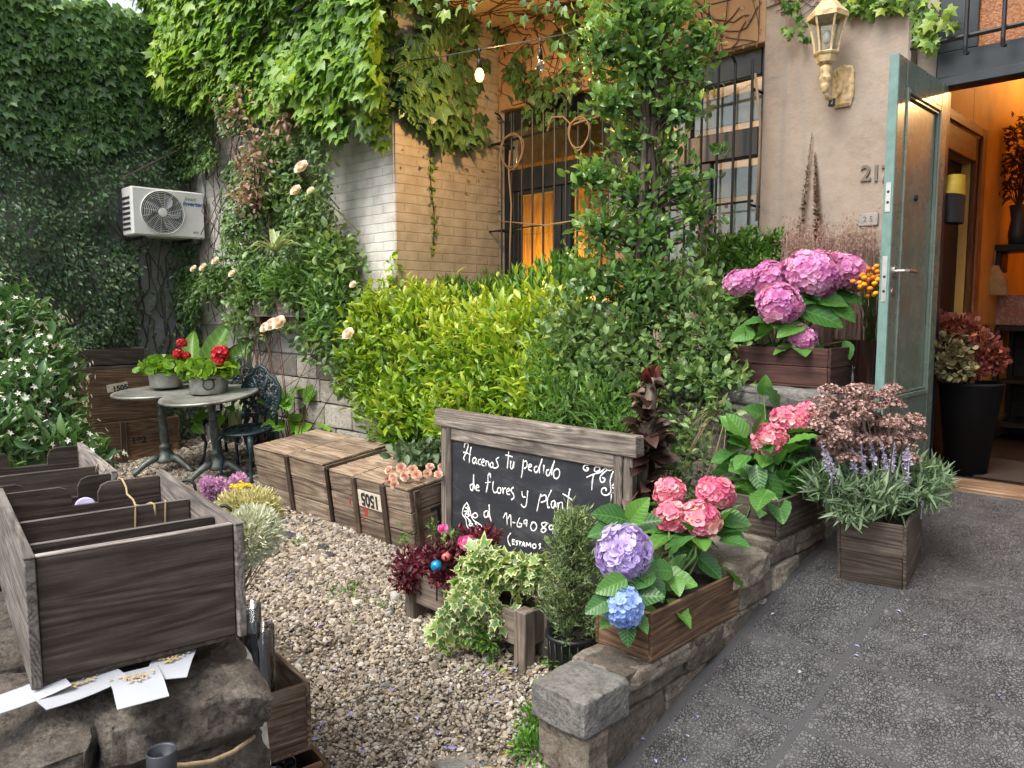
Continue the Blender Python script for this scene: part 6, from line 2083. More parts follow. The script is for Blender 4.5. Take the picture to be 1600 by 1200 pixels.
tr = thing('climbing_tree', 'tall slender evergreen tree clothed in leaves from ground to top in front of the window', 'tree', (-2.62, 3.74, .2))
def td(px, py, d=4.5): return at_depth(px, py, d)
ells = [(td(975, 5, 4.45), (.26, .26, .3)), (td(1045, 15, 4.5), (.2, .22, .24)), (td(945, 75, 4.45), (.2, .22, .18)), (td(1010, 100, 4.5), (.24, .24, .24)), (td(1075, 105, 4.55), (.17, .18, .17)), (td(955, 160, 4.45), (.16, .18, .12)), (td(1055, 170, 4.5), (.19, .2, .11)),
        (td(985, 222, 4.5), (.13, .14, .12)), (td(1050, 228, 4.5), (.1, .12, .1)), (td(930, 275, 4.45), (.12, .16, .13)), (td(985, 300, 4.5), (.2, .2, .17)), (td(1065, 290, 4.55), (.18, .2, .13)), (td(940, 360, 4.4), (.16, .18, .16)), (td(1010, 365, 4.45), (.2, .2, .18)), (td(1085, 335, 4.5), (.11, .14, .13)),
        (td(930, 435, 4.5), (.22, .2, .16)), (td(1000, 440, 4.4), (.22, .22, .2)), (td(1100, 60, 4.5), (.1, .1, .12)), (td(905, 280, 4.4), (.06, .06, .05)), (td(1125, 235, 4.5), (.05, .05, .05))]
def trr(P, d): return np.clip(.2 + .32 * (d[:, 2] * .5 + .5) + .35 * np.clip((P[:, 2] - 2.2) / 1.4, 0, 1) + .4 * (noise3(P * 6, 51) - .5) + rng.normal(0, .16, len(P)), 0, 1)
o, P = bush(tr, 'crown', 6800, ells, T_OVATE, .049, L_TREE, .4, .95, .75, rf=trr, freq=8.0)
tk = MB()
for k in range(5):
    x0_, y0_ = -2.62 + .05 * math.cos(k * 1.3), 3.74 + .05 * math.sin(k * 1.3)
    zz = np.linspace(.1, 3.9, 16)
    tube(tk, np.stack([x0_ + .05 * np.sin(zz * 2.2 + k), y0_ + .05 * np.cos(zz * 1.9 + k * 2), zz], -1), np.linspace(.026, .012, 16), 7)
for t_ in P[::26]:
    zc = min(max(t_[2] - .15, .4), 3.8)
    b = np.array([-2.62, 3.74, zc])
    tube(tk, [b, (b + t_) / 2 + [0, 0, .03], t_], [.006, .004, .0022], 4, False)
tk.build('trunk', BARK, tr, True)
mx = thing('mixed_shrub', 'dense dark green small-leaved shrub round the base of the tall tree', 'shrub', (-2.5, 3.7, .3))
ells = [(td(905, 520, 4.6), (.3, .28, .28)), (td(985, 530, 4.4), (.32, .28, .3)), (td(1060, 520, 4.4), (.3, .26, .28)), (td(1115, 540, 4.25), (.2, .22, .25)), (td(1040, 460, 4.5), (.28, .25, .25)), (td(1100, 480, 4.4), (.2, .22, .2)), (td(1080, 590, 4.15), (.22, .16, .12)), (td(1140, 590, 4.05), (.12, .12, .09)), (td(930, 580, 4.4), (.28, .25, .25)), (td(1000, 600, 4.3), (.26, .22, .2))]
o, P = bush(mx, 'foliage', 6800, ells, T_OVATE, .044, L_BUSH, .4, .9, .75, freq=8.0)
twigs(mx, 'stem', [(-2.5, 3.7, .2), (-2.2, 3.8, .9)], P[::55], BARK, .004)
gg = thing('grey_shrub', 'grey green spindly shrub behind the chalkboard', 'shrub', (-2.9, 3.4, .2))
ells = [(td(880, 630, 4.4), (.24, .22, .26)), (td(940, 640, 4.25), (.22, .2, .24)), (td(860, 570, 4.6), (.2, .2, .2)), (td(970, 680, 4.1), (.16, .16, .2))]
o, P = bush(gg, 'foliage', 3000, ells, T_NARROW, .055, L_FERN, .5, .8, .4)
twigs(gg, 'stem', [(-2.9, 3.4, .15), (-2.6, 3.35, .15)], P[::70], STRAWW, .003)
wl_ = thing('trailing_shrub', 'thin straggling greenery hanging over the tall stone wall behind the palm stalk', 'creeper', (-2.1, 3.6, .3))
ells = [(td(1075, 690, 3.95), (.16, .1, .22)), (td(1120, 640, 3.95), (.16, .08, .12)), (td(1060, 740, 3.8), (.1, .1, .16)), (td(1090, 790, 3.75), (.12, .1, .1))]
o, P = bush(wl_, 'foliage', 620, ells, T_SMALL, .045, L_BUSH, .2, .95, .4)
twigs(wl_, 'stem', [(-2.2, 3.6, .2), (-2.0, 3.62, 1.1)], P[::14], STRAWW, .003)
bx = thing('boxwood', 'bright green clipped boxwood against the pier left of the door', 'shrub', (-2.5, 4.35, 1.1))
ells = [(td(1130, 410, 5.0), (.2, .2, .18)), (td(1170, 400, 4.9), (.2, .2, .18)), (td(1150, 450, 4.9), (.28, .22, .22)), (td(1195, 430, 4.75), (.16, .16, .16)), (td(1215, 380, 4.75), (.07, .07, .09))]
o, P = bush(bx, 'foliage', 4600, ells, T_SMALL, .04, L_BOX, .5, .55, .3)
twigs(bx, 'stem', [(-2.5, 4.35, 1.1)], P[::150], BARK, .004)
dg = thing('dry_grass', 'hazy pinkish dried grass behind the mauve hydrangeas', 'grass', (-1.95, 4.4, 1.1))
mb = MB()
for _ in range(760):
    t_ = at_depth(rng.uniform(1225, 1368), 382 + rng.normal(0, 15) + 10 * rng.random(), 4.45 + rng.uniform(-.1, .12))
    b = np.array([t_[0] + rng.normal(0, .04), t_[1] + rng.normal(0, .03), 1.15])
    tube(mb, [b, (b + t_) / 2 + jit(1, .02)[0], t_], [.002, .0015, .001], 3, False)
    P = t_ + jit(5, .025)
    leaves(mb, T_NARROW, P, jit(5, 1) + UPV * .6, jit(5, 1), .022)
for x in (1095, 1105, 1120, 1128, 1160):
    t_ = at_depth(x, 335 + rng.uniform(0, 40), 4.9); b = np.array([t_[0], t_[1], 1.2])
    tube(mb, [b, t_], .0016, 3, False); leaves(mb, T_ROUND, t_ + jit(7, .02), jit(7, 1), jit(7, 1), .026)
mb.build('stalks', P_GRASSY, dg)
for x0_, y0_, x1_, y1_, lab in [(1214, 400, 1268, 207, 'tall dried brown seed spike leaning against the pier, thinner left one'), (1271, 400, 1272, 238, 'dense dried brown seed spike against the pier, right of the thinner one')]:
    a_, b_ = on_y(x0_, y0_ + 160, FY - .10), on_y(x1_, y1_, FY - .05)
    root = thing('seed_spike', lab, 'dried flower', a_, 'dried seed spikes against the pier')
    mb = MB(); s = np.linspace(0, 1, 14)[:, None]; pts = a_ * (1 - s) + b_ * s + np.array([.02, 0, 0]) * np.sin(s * 3); tube(mb, pts, np.linspace(.006, .002, 14), 5); mb.build('stem', STRAWW, root)
    n = 620 if x0_ > 1260 else 380
    f = rng.uniform(.38, 1.0, n)
    P = a_ + f[:, None] * (b_ - a_) + np.array([.02, 0, 0]) * np.sin(f * 3)[:, None]
    d_ = unit(jit(n, 1) * [1, 1, .2])
    rr = .028 * (1 - ((f - .38) / .62) ** 1.5 * .75) * (1 if x0_ > 1260 else .85)
    mb = MB(); leaves(mb, T_SMALL, P + d_ * (rr * .2)[:, None], d_ + UPV * .5, UPV + jit(n, .3), rr * 1.2); mb.build('seed_head', P_GRASSY if False else leafmat('brown_seed', [(.07, .03, .018), (.17, .085, .05), (.3, .17, .1)], .8, .15), root)

pk = thing('palm_stalk', 'dead dark palm-like stalk with curled husk leaves beside the chalkboard', 'plant', (-2.14, 3.1, .12))
a_, b_ = at_depth(1002, 800, 3.68), at_depth(1018, 590, 3.78)
mb = MB(); s = np.linspace(0, 1, 12)[:, None]; pts = a_ * (1 - s) + b_ * s + np.array([-.02, 0, 0]) * np.sin(s * 4); tube(mb, np.concatenate([[a_ - [0, 0, .25]], pts]), np.concatenate([[.022], .022 + .02 * np.sin(s[:, 0] * PI)]), 10); mb.build('trunk', BARK, pk, True)
n = 190
f = rng.uniform(.02, 1.0, n); a = rng.uniform(0, 2 * PI, n)
P = a_ + f[:, None] * (b_ - a_); d_ = np.stack([np.cos(a), np.sin(a), 0 * a], -1)
mb = MB(); leaves(mb, T_OVATE, P + d_ * .025, d_ * .8 + UPV * rng.uniform(-.4, .8, n)[:, None] + jit(n, .25), UPV + jit(n, .4), .115 * (.6 + .6 * np.sin(np.clip(f + .15, 0, 1) * PI)) * rng.uniform(.6, 1.2, n)); mb.build('husk_leaf', L_HUSK, pk, True)
mb = MB(); leaves(mb, T_OVATE, np.tile(b_ - [0, 0, .04], (9, 1)), UPV + jit(9, .22), jit(9, 1), rng.uniform(.08, .13, 9)); mb.build('new_shoot', plain('dark_red_shoot', (.12, .02, .015), .4), pk, True)

# ------------------------------------------------------------------ flowers
TF4 = None


def flower_head(root, c, r_, mat, ax=(0, 0, 1), n=None, sq=(1, 1, .82), pet=.34, label=None):
    """a hydrangea mop head: florets of four rounded petals all over a ball"""
    n = n or 150
    i = np.arange(n) + .5
    ph = np.arccos(1 - 1.75 * i / n)
    a = PI * (1 + 5 ** .5) * i
    d = np.stack([np.cos(a) * np.sin(ph), np.sin(a) * np.sin(ph), np.cos(ph)], -1)
    d = unit(d + jit(n, .07))
    r_ = r_ * .86
    sq = np.asarray(sq) * rng.uniform(.92, 1.08, 3)
    z = unit(np.asarray(ax, float)); x = unit(np.cross([.3, 1, .2], z)); y = np.cross(z, x)
    M = np.stack([x, y, z], -1)
    lump = 1 + .4 * (noise3(d * 2.6 + rng.random(3) * 9, 4) - .5)
    P = np.asarray(c) + ((d * np.asarray(sq)) @ M.T) * (r_ * lump * rng.uniform(.88, 1.06, n))[:, None]
    D_ = unit(d @ M.T)
    u = unit(np.cross(D_, jit(n, 1))); w = np.cross(D_, u)
    mb = MB(); rr = rng.random(n) * .45 + .6 * noise3(d * 2.2 + rng.random(3) * 9, 9) - .05
    s = pet * r_ * rng.uniform(.85, 1.15, n)
    for k in range(4):
        b = k * PI / 2
        A = u * math.cos(b) + w * math.sin(b) + D_ * .28
        leaves(mb, T_ROUND, P, A, D_, s, np.clip(rr + rng.normal(0, .07, n), 0, 1))
    o = mb.build('flower_head', mat, root, True, label)
    return o


def hydrangea(name_label, base, heads, leafs, auto, mat_leaf=None, group=None, lsz=.11):
    base = np.asarray(base, float)
    root = thing('hydrangea', name_label, 'hydrangea', base, group)
    mb = MB(); st = MB()
    for (c, r_, m_, lab) in heads:
        c = np.asarray(c)
        ax = unit(c - (base + [0, 0, .05]) + UPV * .25 - _fw * .1)
        flower_head(root, c, r_, m_, ax, n=(int(560 * r_ / .12) if m_ is P_PINK else int(70 + 2200 * r_ ** 1.3) if r_ > .05 else 70), pet=.2 if m_ is P_PINK else .37, label=lab)
        tube(st, [base + jit(1, .04)[0] * [1, 1, 0], (base + c) / 2 + jit(1, .03)[0] + [0, 0, .04], c - ax * r_ * .5], [.006, .005, .004], 6)
        n = 5
        a = rng.uniform(0, 2 * PI) + np.arange(n) * 2 * PI / n
        D_ = np.stack([np.cos(a), np.sin(a), -.05 + 0 * a], -1)
        leaves(mb, T_BIG, c - ax * r_ * .85 + D_ * .015, D_ + jit(n, .15), UPV + D_ * .2 + jit(n, .15), lsz * rng.uniform(.8, 1.25, n))
    for (px, py, dd, ang, s) in leafs:
        c = at_depth(px, py, dd)
        d_ = _rt * math.cos(R(ang)) + UPV * math.sin(R(ang)) * .8 - _fw * .45
        leaves(mb, T_BIG, [c - d_ * s * .5], [d_], [-_fw * .75 + UPV * .75 + jit(1, .12)[0]], [s])
        tube(st, [base + jit(1, .03)[0] * [1, 1, 0], (base + c) / 2 + [0, 0, .02], c - d_ * s * .5], [.004, .003, .0025], 5)
    if auto:
        P, d = blob(auto[0], auto[1], .7, .2)
        leaves(mb, T_BIG, P, d + jit(len(P), .3) - UPV * .1, UPV * .9 + d * .4 + jit(len(P), .2), lsz * rng.uniform(.7, 1.2, len(P)))
    mb.build('foliage', mat_leaf or L_HYD, root, True)
    st.build('stem', STEMG, root, True)
    return root


hydrangea('hydrangea with one violet, one blue and several coral pink heads on the low wall end', (-1.64, 2.5, .44),
          [(at_depth(975, 862, 2.78), .108, P_PURP, 'large violet flower head'), (at_depth(974, 948, 2.62), .073, P_BLUE, 'blue flower head'), (at_depth(1046, 770, 3.2), .072, P_CORAL, None), (at_depth(1118, 772, 3.2), .085, P_CORAL, None), (at_depth(1052, 808, 3.12), .078, P_CORAL, None), (at_depth(1094, 812, 3.05), .085, P_CORAL, None)],
          [(955, 805, 2.85, 150, .15), (995, 800, 2.85, 70, .13), (1010, 815, 2.9, 30, .12), (940, 830, 2.8, 180, .11), (955, 915, 2.62, 195, .12), (935, 945, 2.6, 200, .11), (1055, 905, 2.85, 10, .17), (1010, 930, 2.7, 20, .13), (980, 985, 2.6, 265, .1), (1070, 868, 3.0, 200, .13), (1110, 885, 3.0, -40, .13), (1140, 830, 3.1, -10, .14), (1150, 812, 3.1, 0, .13), (1030, 890, 2.8, 160, .12), (1000, 905, 2.72, 200, .12), (1025, 918, 2.75, 300, .11)],
          (26, [((-1.65, 2.5, .5), (.14, .3, .12)), ((-1.62, 2.65, .58), (.14, .2, .12))]), group='hydrangeas in wooden boxes', lsz=.12)
hydrangea('hydrangea with raspberry pink heads in the box on the middle wall step', (-1.66, 3.4, .68),
          [(at_depth(1203, 688, 3.62), .09, P_CORAL, None), (at_depth(1228, 655, 3.7), .075, P_CORAL, None), (at_depth(1262, 648, 3.72), .07, P_CORAL, None), (at_depth(1245, 660, 3.66), .06, P_CORAL, None)],
          [(1205, 755, 3.5, -60, .17), (1155, 730, 3.6, 170, .13), (1160, 690, 3.65, 150, .15), (1130, 715, 3.65, 180, .13), (1210, 625, 3.75, 110, .16), (1185, 645, 3.72, 140, .16), (1250, 765, 3.5, -20, .16), (1265, 735, 3.55, 20, .14), (1160, 765, 3.55, 190, .15), (1240, 695, 3.6, -10, .14), (1130, 760, 3.6, 200, .12), (1195, 605, 3.78, 95, .11)],
          (52, [((-1.64, 3.36, .76), (.2, .24, .12)), ((-1.72, 3.42, .9), (.17, .18, .14))]), L_HYD, 'hydrangeas in wooden boxes', .13)
hydrangea('hydrangea with large mauve pink heads in the box beside the green door', (-1.92, 3.95, 1.33),
          [(at_depth(1270, 427, 4.05), .148, P_PINK, None), (at_depth(1320, 425, 4.1), .13, P_PINK, None), (at_depth(1217, 475, 3.98), .122, P_PINK, None), (at_depth(1205, 437, 4.2), .125, P_PINK, None), (at_depth(1160, 442, 4.25), .1, P_PINK, 'paler flower head'), (at_depth(1255, 527, 3.95), .075, P_PINK, None)],
          [(1285, 492, 3.95, -20, .24), (1235, 512, 3.92, 200, .17), (1318, 485, 3.98, -40, .16), (1160, 522, 4.0, 200, .14), (1330, 465, 4.02, -10, .16), (1260, 465, 4.0, 180, .16), (1300, 468, 3.98, -5, .17), (1230, 455, 4.05, 170, .14), (1325, 545, 3.95, -80, .1)],
          (8, [((-1.95, 3.95, 1.45), (.25, .1, .1))]), L_HYD, 'hydrangeas in wooden boxes', .14)
of = thing('orange_flowers', 'bunch of small orange button flowers beside the door edge', 'flowers', at_depth(1364, 500, 4.0))
mb = MB(); st = MB(); c0 = np.array([-1.60, 4.42, 1.35])
for _ in range(46):
    c = at_depth(1360 + rng.normal(0, 9), 442 + rng.normal(0, 10), 3.92 + rng.normal(0, .04))
    c[0] = min(c[0], -1.42)
    ball(mb, c, (.016, .016, .012), 8, 6); tube(st, [c0 + jit(1, .02)[0], c], .0018, 4, False)
mb.build('flower', P_ORNG, of, True); st.build('stem', STEMG, of)

sd_ = thing('sedum', 'dusty brown pink sedum heads massed in the dark crate', 'flowers', (-1.22, 3.62, .66))
ctr = np.array([-1.2, 3.6, .64])
st = MB()
n_h = 0
for _ in range(96):
    px, py = 1352 + rng.normal(0, 44), 672 + rng.normal(0, 30)
    px = min(max(px, 1282), 1428); py = min(max(py, 610), 718)
    c = at_depth(px, py, 3.42 + rng.normal(0, .1))
    mb = MB(); n = 110
    a = rng.uniform(0, 2 * PI, n); rr = np.sqrt(rng.random(n)) * .05
    P = c + np.stack([rr * np.cos(a), rr * np.sin(a), .026 * (1 - (rr / .05) ** 2) + rng.normal(0, .004, n)], -1)
    for Q in P[::1]:
        pass
    leaves(mb, T_PETAL5, P, jit(n, 1) * [1, 1, .4], UPV * .5 + (P - c) * 22 + jit(n, .5), rng.uniform(.013, .02, n), rng.random(n))
    leaves(mb, T_PETAL5, P - [0, 0, .006], jit(n, 1), jit(n, 1), .011, rng.random(n) * .5)
    mb.build('flower_head', P_SEDUM, sd_, True)
    tube(st, [ctr + jit(1, .05)[0] * [1, 1, .2], (ctr + c) / 2, c], .003, 4, False)
st.build('stem', plain('sedum_stem', (.16, .13, .09), .7), sd_)
lv = thing('lavender', 'silvery green lavender with lilac spikes spilling over the dark crate', 'flowers', (-1.2, 3.5, .66))
ells = [(at_depth(1300, 755, 3.3), (.14, .12, .09)), (at_depth(1360, 770, 3.25), (.15, .14, .1)), (at_depth(1425, 760, 3.3), (.15, .14, .1)), (at_depth(1390, 730, 3.4), (.2, .16, .1)), (at_depth(1460, 745, 3.35), (.08, .08, .05)), (at_depth(1330, 800, 3.2), (.1, .06, .05))]
o, P = bush(lv, 'foliage', 2900, ells, T_LAV, .07, L_LAV, .35, .85, .3)
twigs(lv, 'stem', [(-1.2, 3.55, .63)], P[::50], STEMG, .0025)
for x0_, y0_, x1_, y1_ in [(1300, 750, 1282, 688), (1312, 755, 1292, 705), (1350, 740, 1345, 690), (1385, 745, 1378, 690), (1392, 740, 1398, 692), (1418, 755, 1412, 705), (1366, 725, 1360, 690), (1420, 725, 1418, 700), (1330, 770, 1345, 750), (1440, 790, 1428, 770), (1335, 735, 1330, 700)]:
    a_, b_ = at_depth(x0_, y0_, 3.22), at_depth(x1_, y1_, 3.25)
    n = 90; f = rng.random(n); q = a_ + f[:, None] * (b_ - a_); d_ = unit(jit(n, 1))
    mb = MB(); leaves(mb, T_SMALL, q, d_ + UPV * .4, jit(n, 1), .02 * (1.15 - f * .7)); tube(mb, [a_ - [0, 0, .06], a_, b_], .0018, 4, False); mb.build('flower_spike', P_LAVF, lv)

# planting in the long planter
wp = thing('burgundy_foliage', 'mound of burgundy red fine foliage at the left end of the long planter', 'plant', (-2.9, 2.36, .25))
ells = [(at_depth(650, 880, 3.72), (.13, .13, .08)), (at_depth(690, 870, 3.6), (.13, .12, .09)), (at_depth(640, 905, 3.7), (.09, .09, .07)), (at_depth(700, 900, 3.55), (.1, .1, .06)), (at_depth(735, 850, 3.62), (.12, .1, .09)), (at_depth(760, 840, 3.55), (.07, .08, .06))]
o, P = bush(wp, 'foliage', 3000, ells, T_SMALL, .03, L_WINE, .3, .8, .45)
twigs(wp, 'stem', [(-2.9, 2.36, .24), (-2.75, 2.36, .24)], P[::45], plain('red_stem', (.25, .03, .03), .5), .002)
vi = thing('variegated_ivy', 'cream edged ivy trailing over the front of the long planter', 'ivy', (-2.5, 2.36, .25))
ells = [(at_depth(760, 880, 3.4), (.14, .12, .09)), (at_depth(810, 892, 3.3), (.13, .12, .075)), (at_depth(770, 882, 3.45), (.14, .12, .07)), (at_depth(840, 900, 3.25), (.08, .09, .09)), (at_depth(740, 910, 3.4), (.12, .1, .08))]
o, P = bush(vi, 'foliage', 620, ells, T_IVY, .062, L_IVYV, -.1, .8, .3)
mb = MB(); st_ = MB()
for pts, n in [([(740, 905), (735, 950), (725, 985), (715, 1000)], 34), ([(720, 910), (700, 950), (690, 985), (700, 1010)], 40), ([(775, 920), (772, 960), (765, 990), (735, 1010)], 30), ([(760, 910), (750, 945), (745, 985), (730, 1000)], 26), ([(800, 930), (795, 960), (782, 985)], 13), ([(715, 920), (705, 960), (680, 985), (672, 990)], 26), ([(838, 935), (835, 965)], 6)]:
    pts = [at_depth(a, b, 3.22 + .02 * i) for i, (a, b) in enumerate(pts)]
    pts = np.array(pts); tube(st_, pts, .0025, 4, False)
    i = rng.uniform(0, len(pts) - 1.001, n); a = i.astype(int); f = (i - a)[:, None]
    q = pts[a] * (1 - f) + pts[a + 1] * f + jit(n, .014)
    leaves(mb, T_IVY, q, -UPV * .7 + jit(n, .5), -_fw + UPV * .3 + jit(n, .3), .058 * rng.uniform(.6, 1.2, n))
mb.build('trailing_foliage', L_IVYV, vi, True); st_.build('stem', STEMG, vi)
mb = MB(); P, d = blob(260, [(at_depth(730, 985, 3.3), (.1, .06, .05)), (at_depth(765, 1000, 3.25), (.06, .05, .05))], .9); leaves(mb, T_SMALL, P, d + UPV * .3, UPV + jit(len(P), .3), .035); mb.build('low_foliage', L_BOX, vi)
pg = thing('pink_geranium', 'hot pink flowers on thin stems between the burgundy plant and the chalkboard', 'flowers', (-2.78, 2.42, .25))
flower_head(pg, at_depth(732, 848, 3.52), .042, P_HOTP, (0, -.2, 1), 46, (1.3, 1, .5), .5)
flower_head(pg, at_depth(693, 826, 3.66), .02, P_HOTP, (0, -.3, 1), 9, (1, 1, .6), 1.2)
st = MB()
for px, py, dd in [(732, 848, 3.52), (693, 826, 3.66), (682, 820, 3.7), (708, 838, 3.6), (760, 858, 3.45)]: tube(st, [(-2.75, 2.4, .24), at_depth(px - 4, py + 22, dd), at_depth(px, py, dd)], .0025, 5)
st.build('stem', STEMG, pg)
mb = MB()
for px, py, dd in [(675, 822, 3.7), (708, 838, 3.62), (745, 872, 3.5), (635, 838, 3.85), (760, 855, 3.5), (700, 850, 3.6)]:
    P = at_depth(px, py, dd) + jit(16, .018); leaves(mb, T_SMALL, P, jit(16, .6) + UPV * .3, UPV + jit(16, .4), .034)
mb.build('foliage', L_FINE, pg)
cf = thing('conifer', 'soft grey green upright conifer in the ribbed black pot', 'conifer', pc + [0, 0, .2])
mb = MB(); tk = MB()
tube(tk, [pc + [0, 0, .15], pc + [-.01, 0, .45], pc + [0, .02, .72]], [.009, .006, .002], 6)
SP, SA = [], []
for _ in range(240):
    z_ = rng.uniform(-.02, .52); a = rng.uniform(0, 2 * PI)
    L_ = .185 * (1 - z_ / .72) ** .6 * rng.uniform(.6, 1.1)
    d_ = np.array([math.cos(a), math.sin(a), rng.uniform(.35, 1.2)]); d_ = unit(d_)
    b = pc + [0, 0, .17 + z_]
    pts = np.array([b, b + d_ * L_ * .5 + [0, 0, -.01], b + d_ * L_ + [0, 0, .02]])
    tube(tk, pts, [.003, .002, .001], 4, False)
    f = rng.uniform(.15, 1.05, 26)[:, None]
    q = b + d_ * L_ * f + jit(26, .008)
    SP.append(q); SA.append(d_ * .7 + jit(26, .6) + UPV * .3)
SP, SA = np.concatenate(SP), np.concatenate(SA)
leaves(mb, T_NARROW, SP, SA, jit(len(SP), 1), rng.uniform(.018, .032, len(SP)), np.clip(.5 + (SP[:, 2] - .5) * .5 + rng.normal(0, .22, len(SP)), 0, 1))
mb.build('foliage', L_CONIF, cf); tk.build('trunk', BARK, cf)
mb = MB(); P, d = blob(420, [(pc + [.02, -.06, .1], (.1, .06, .06)), (pc + [.1, -.02, .06], (.08, .06, .05))], .9); leaves(mb, T_SMALL, P, d + jit(len(P), .3), UPV + jit(len(P), .3), .026)
tag(mb.build('creeping_weed', L_BOX), 'fresh green weed creeping round the black nursery pot', 'weed')
wc = at_depth(848, 1150, 2.45)
mb = MB(); P, d = blob(900, [(on_gravel(848, 1140) + [0, 0, .04], (.09, .1, .07)), (on_gravel(835, 1185) + [0, 0, .03], (.09, .07, .05)), (on_gravel(865, 1110) + [-.02, 0, .07], (.05, .06, .06))], .8); leaves(mb, T_SMALL, P, d + jit(len(P), .3) + UPV * .2, UPV + jit(len(P), .3), .03)
tag(mb.build('clover_clump', L_FINE), 'bright green clover clump at the foot of the wall end', 'weed')

# geraniums on the tables
for lab, c, rx_, hds in [('green geranium with a big red bloom in the handled zinc pot', np.array([-6.50, 2.84, 1.03]), .2, [(345, 552, 6.55, .075), (340, 566, 6.5, .05)]), ('geranium with red blooms in the smaller pot on the farther table', np.array([-7.17, 2.74, 1.02]), .17, [(284, 536, 6.9, .045), (279, 553, 6.9, .05), (292, 555, 6.88, .035)])]:
    root = thing('geranium', lab, 'geranium', c - [0, 0, .05], 'red geraniums on the tables')
    bush(root, 'foliage', 620, [(c + [0, 0, .02], (rx_, rx_, .09)), (c + [.1, .08, .04], (rx_ * .6, rx_ * .6, .09)), (c + [-.1, -.08, .02], (rx_ * .7, rx_ * .7, .07))], T_ROUND, .062, L_GERAN, .5, .7)
    st = MB()
    for px, py, dd, r_ in hds:
        q = at_depth(px, py, dd); flower_head(root, q, r_, P_RED, (0, 0, 1), 50, (1, 1, .9), .45); tube(st, [c, q], .004, 5)
    st.build('stem', STEMG, root)

# cut roses on the crate
cb_ = thing('rose_bouquet', 'bunch of salmon pink cut roses lying on the stencilled crate', 'bouquet', at_depth(640, 735, 5.0))
for px, py, dd, r_ in [(608, 735, 4.9, .036), (627, 732, 4.92, .042), (645, 735, 4.9, .042), (633, 744, 4.86, .04), (651, 743, 4.85, .042), (668, 740, 4.83, .036), (685, 742, 4.8, .034), (615, 746, 4.87, .036), (617, 758, 4.84, .036), (605, 748, 4.9, .03), (672, 730, 4.9, .034), (690, 730, 4.85, .03)]:
    rosette(cb_, 'rose_bloom', at_depth(px, py, dd - .24), r_ * .82, P_SALMON, 30, -_fw * .8 + UPV * .5 + jit(1, .25)[0])
bush(cb_, 'foliage', 560, [(at_depth(655, 716, 4.83), (.2, .15, .045)), (at_depth(640, 706, 4.92), (.16, .14, .05)), (at_depth(680, 704, 4.85), (.12, .14, .06))], T_OVATE, .06, L_SAGE, .2, .9)
twigs(cb_, 'stem', [at_depth(655, 700, 4.98)], [at_depth(x, 733, 4.7) for x in range(605, 695, 9)], STEMG, .004, .05)

# dried flowers beside the big box
def pompon(root, c, r_, mat, n=120, name='flower_head'):
    d = unit(jit(n, 1)); mb = MB()
    ball(mb, c, r_ * .6, 10, 8, .3)
    leaves(mb, T_SMALL, np.asarray(c) + d * r_ * .5, d + jit(n, .2), jit(n, 1), r_ * .55, rng.random(n))
    return mb.build(name, mat, root)


al = thing('pompon_flowers', 'mauve pompon flowers on stems behind the right corner of the big box', 'flowers', at_depth(345, 790, 2.6))
st = MB()
for px, py, r_ in [(325, 757, .033), (342, 757, .03), (356, 765, .028), (337, 766, .018), (373, 751, .033), (357, 776, .026), (325, 775, .026), (318, 780, .02)]:
    q = at_depth(px, py, 2.6); pompon(al, q, r_, P_ALLI, 170); tube(st, [q, at_depth(345, 850, 2.6)], .0025, 5)
st.build('stem', STEMG, al)
ya_ = thing('yarrow', 'flat bright yellow yarrow heads beside the mauve pompons', 'flowers', at_depth(370, 790, 2.55))
st = MB()
for px, py, r_ in [(376, 759, .034), (368, 771, .026), (384, 760, .02)]:
    q = at_depth(px, py, 2.55); n = 150; mb = MB(); a = rng.uniform(0, 2 * PI, n); rr = np.sqrt(rng.random(n)) * r_
    leaves(mb, T_PETAL5, q + np.stack([rr * np.cos(a), rr * np.sin(a), rng.normal(0, .003, n)], -1), jit(n, 1) * [1, 1, .2], UPV + jit(n, .3), .011); mb.build('flower_head', P_YELL, ya_); tube(st, [q, at_depth(372, 840, 2.55)], .002, 5)
st.build('stem', STEMG, ya_)
for lab, ell, mat, n in [('cream yellow dried flower bunch behind the big box corner', [(at_depth(378, 795, 2.5), (.075, .07, .05)), (at_depth(400, 790, 2.5), (.06, .06, .045)), (at_depth(412, 800, 2.5), (.05, .05, .04))], P_CREAM, 2600), ('white and grey green dried flower bunch nearest the big box corner', [(at_depth(398, 825, 2.3), (.06, .06, .06)), (at_depth(385, 840, 2.25), (.08, .07, .07)), (at_depth(415, 832, 2.3), (.04, .04, .035))], P_WDRY, 2800)]:
    root = thing('dried_bouquet', lab, 'dried flowers', ell[0][0] - [0, 0, .3], 'dried flower bunches by the box')
    P, d = blob(n, ell, .35, .2); mb = MB()
    leaves(mb, T_NARROW, P, d + jit(len(P), .35) + UPV * .2, jit(len(P), 1), rng.uniform(.02, .034, len(P))); mb.build('flower_mass', mat, root)
    twigs(root, 'stem', [ell[0][0] - _rt * .12 - [0, 0, .3]], P[::110], STRAWW, .0025)

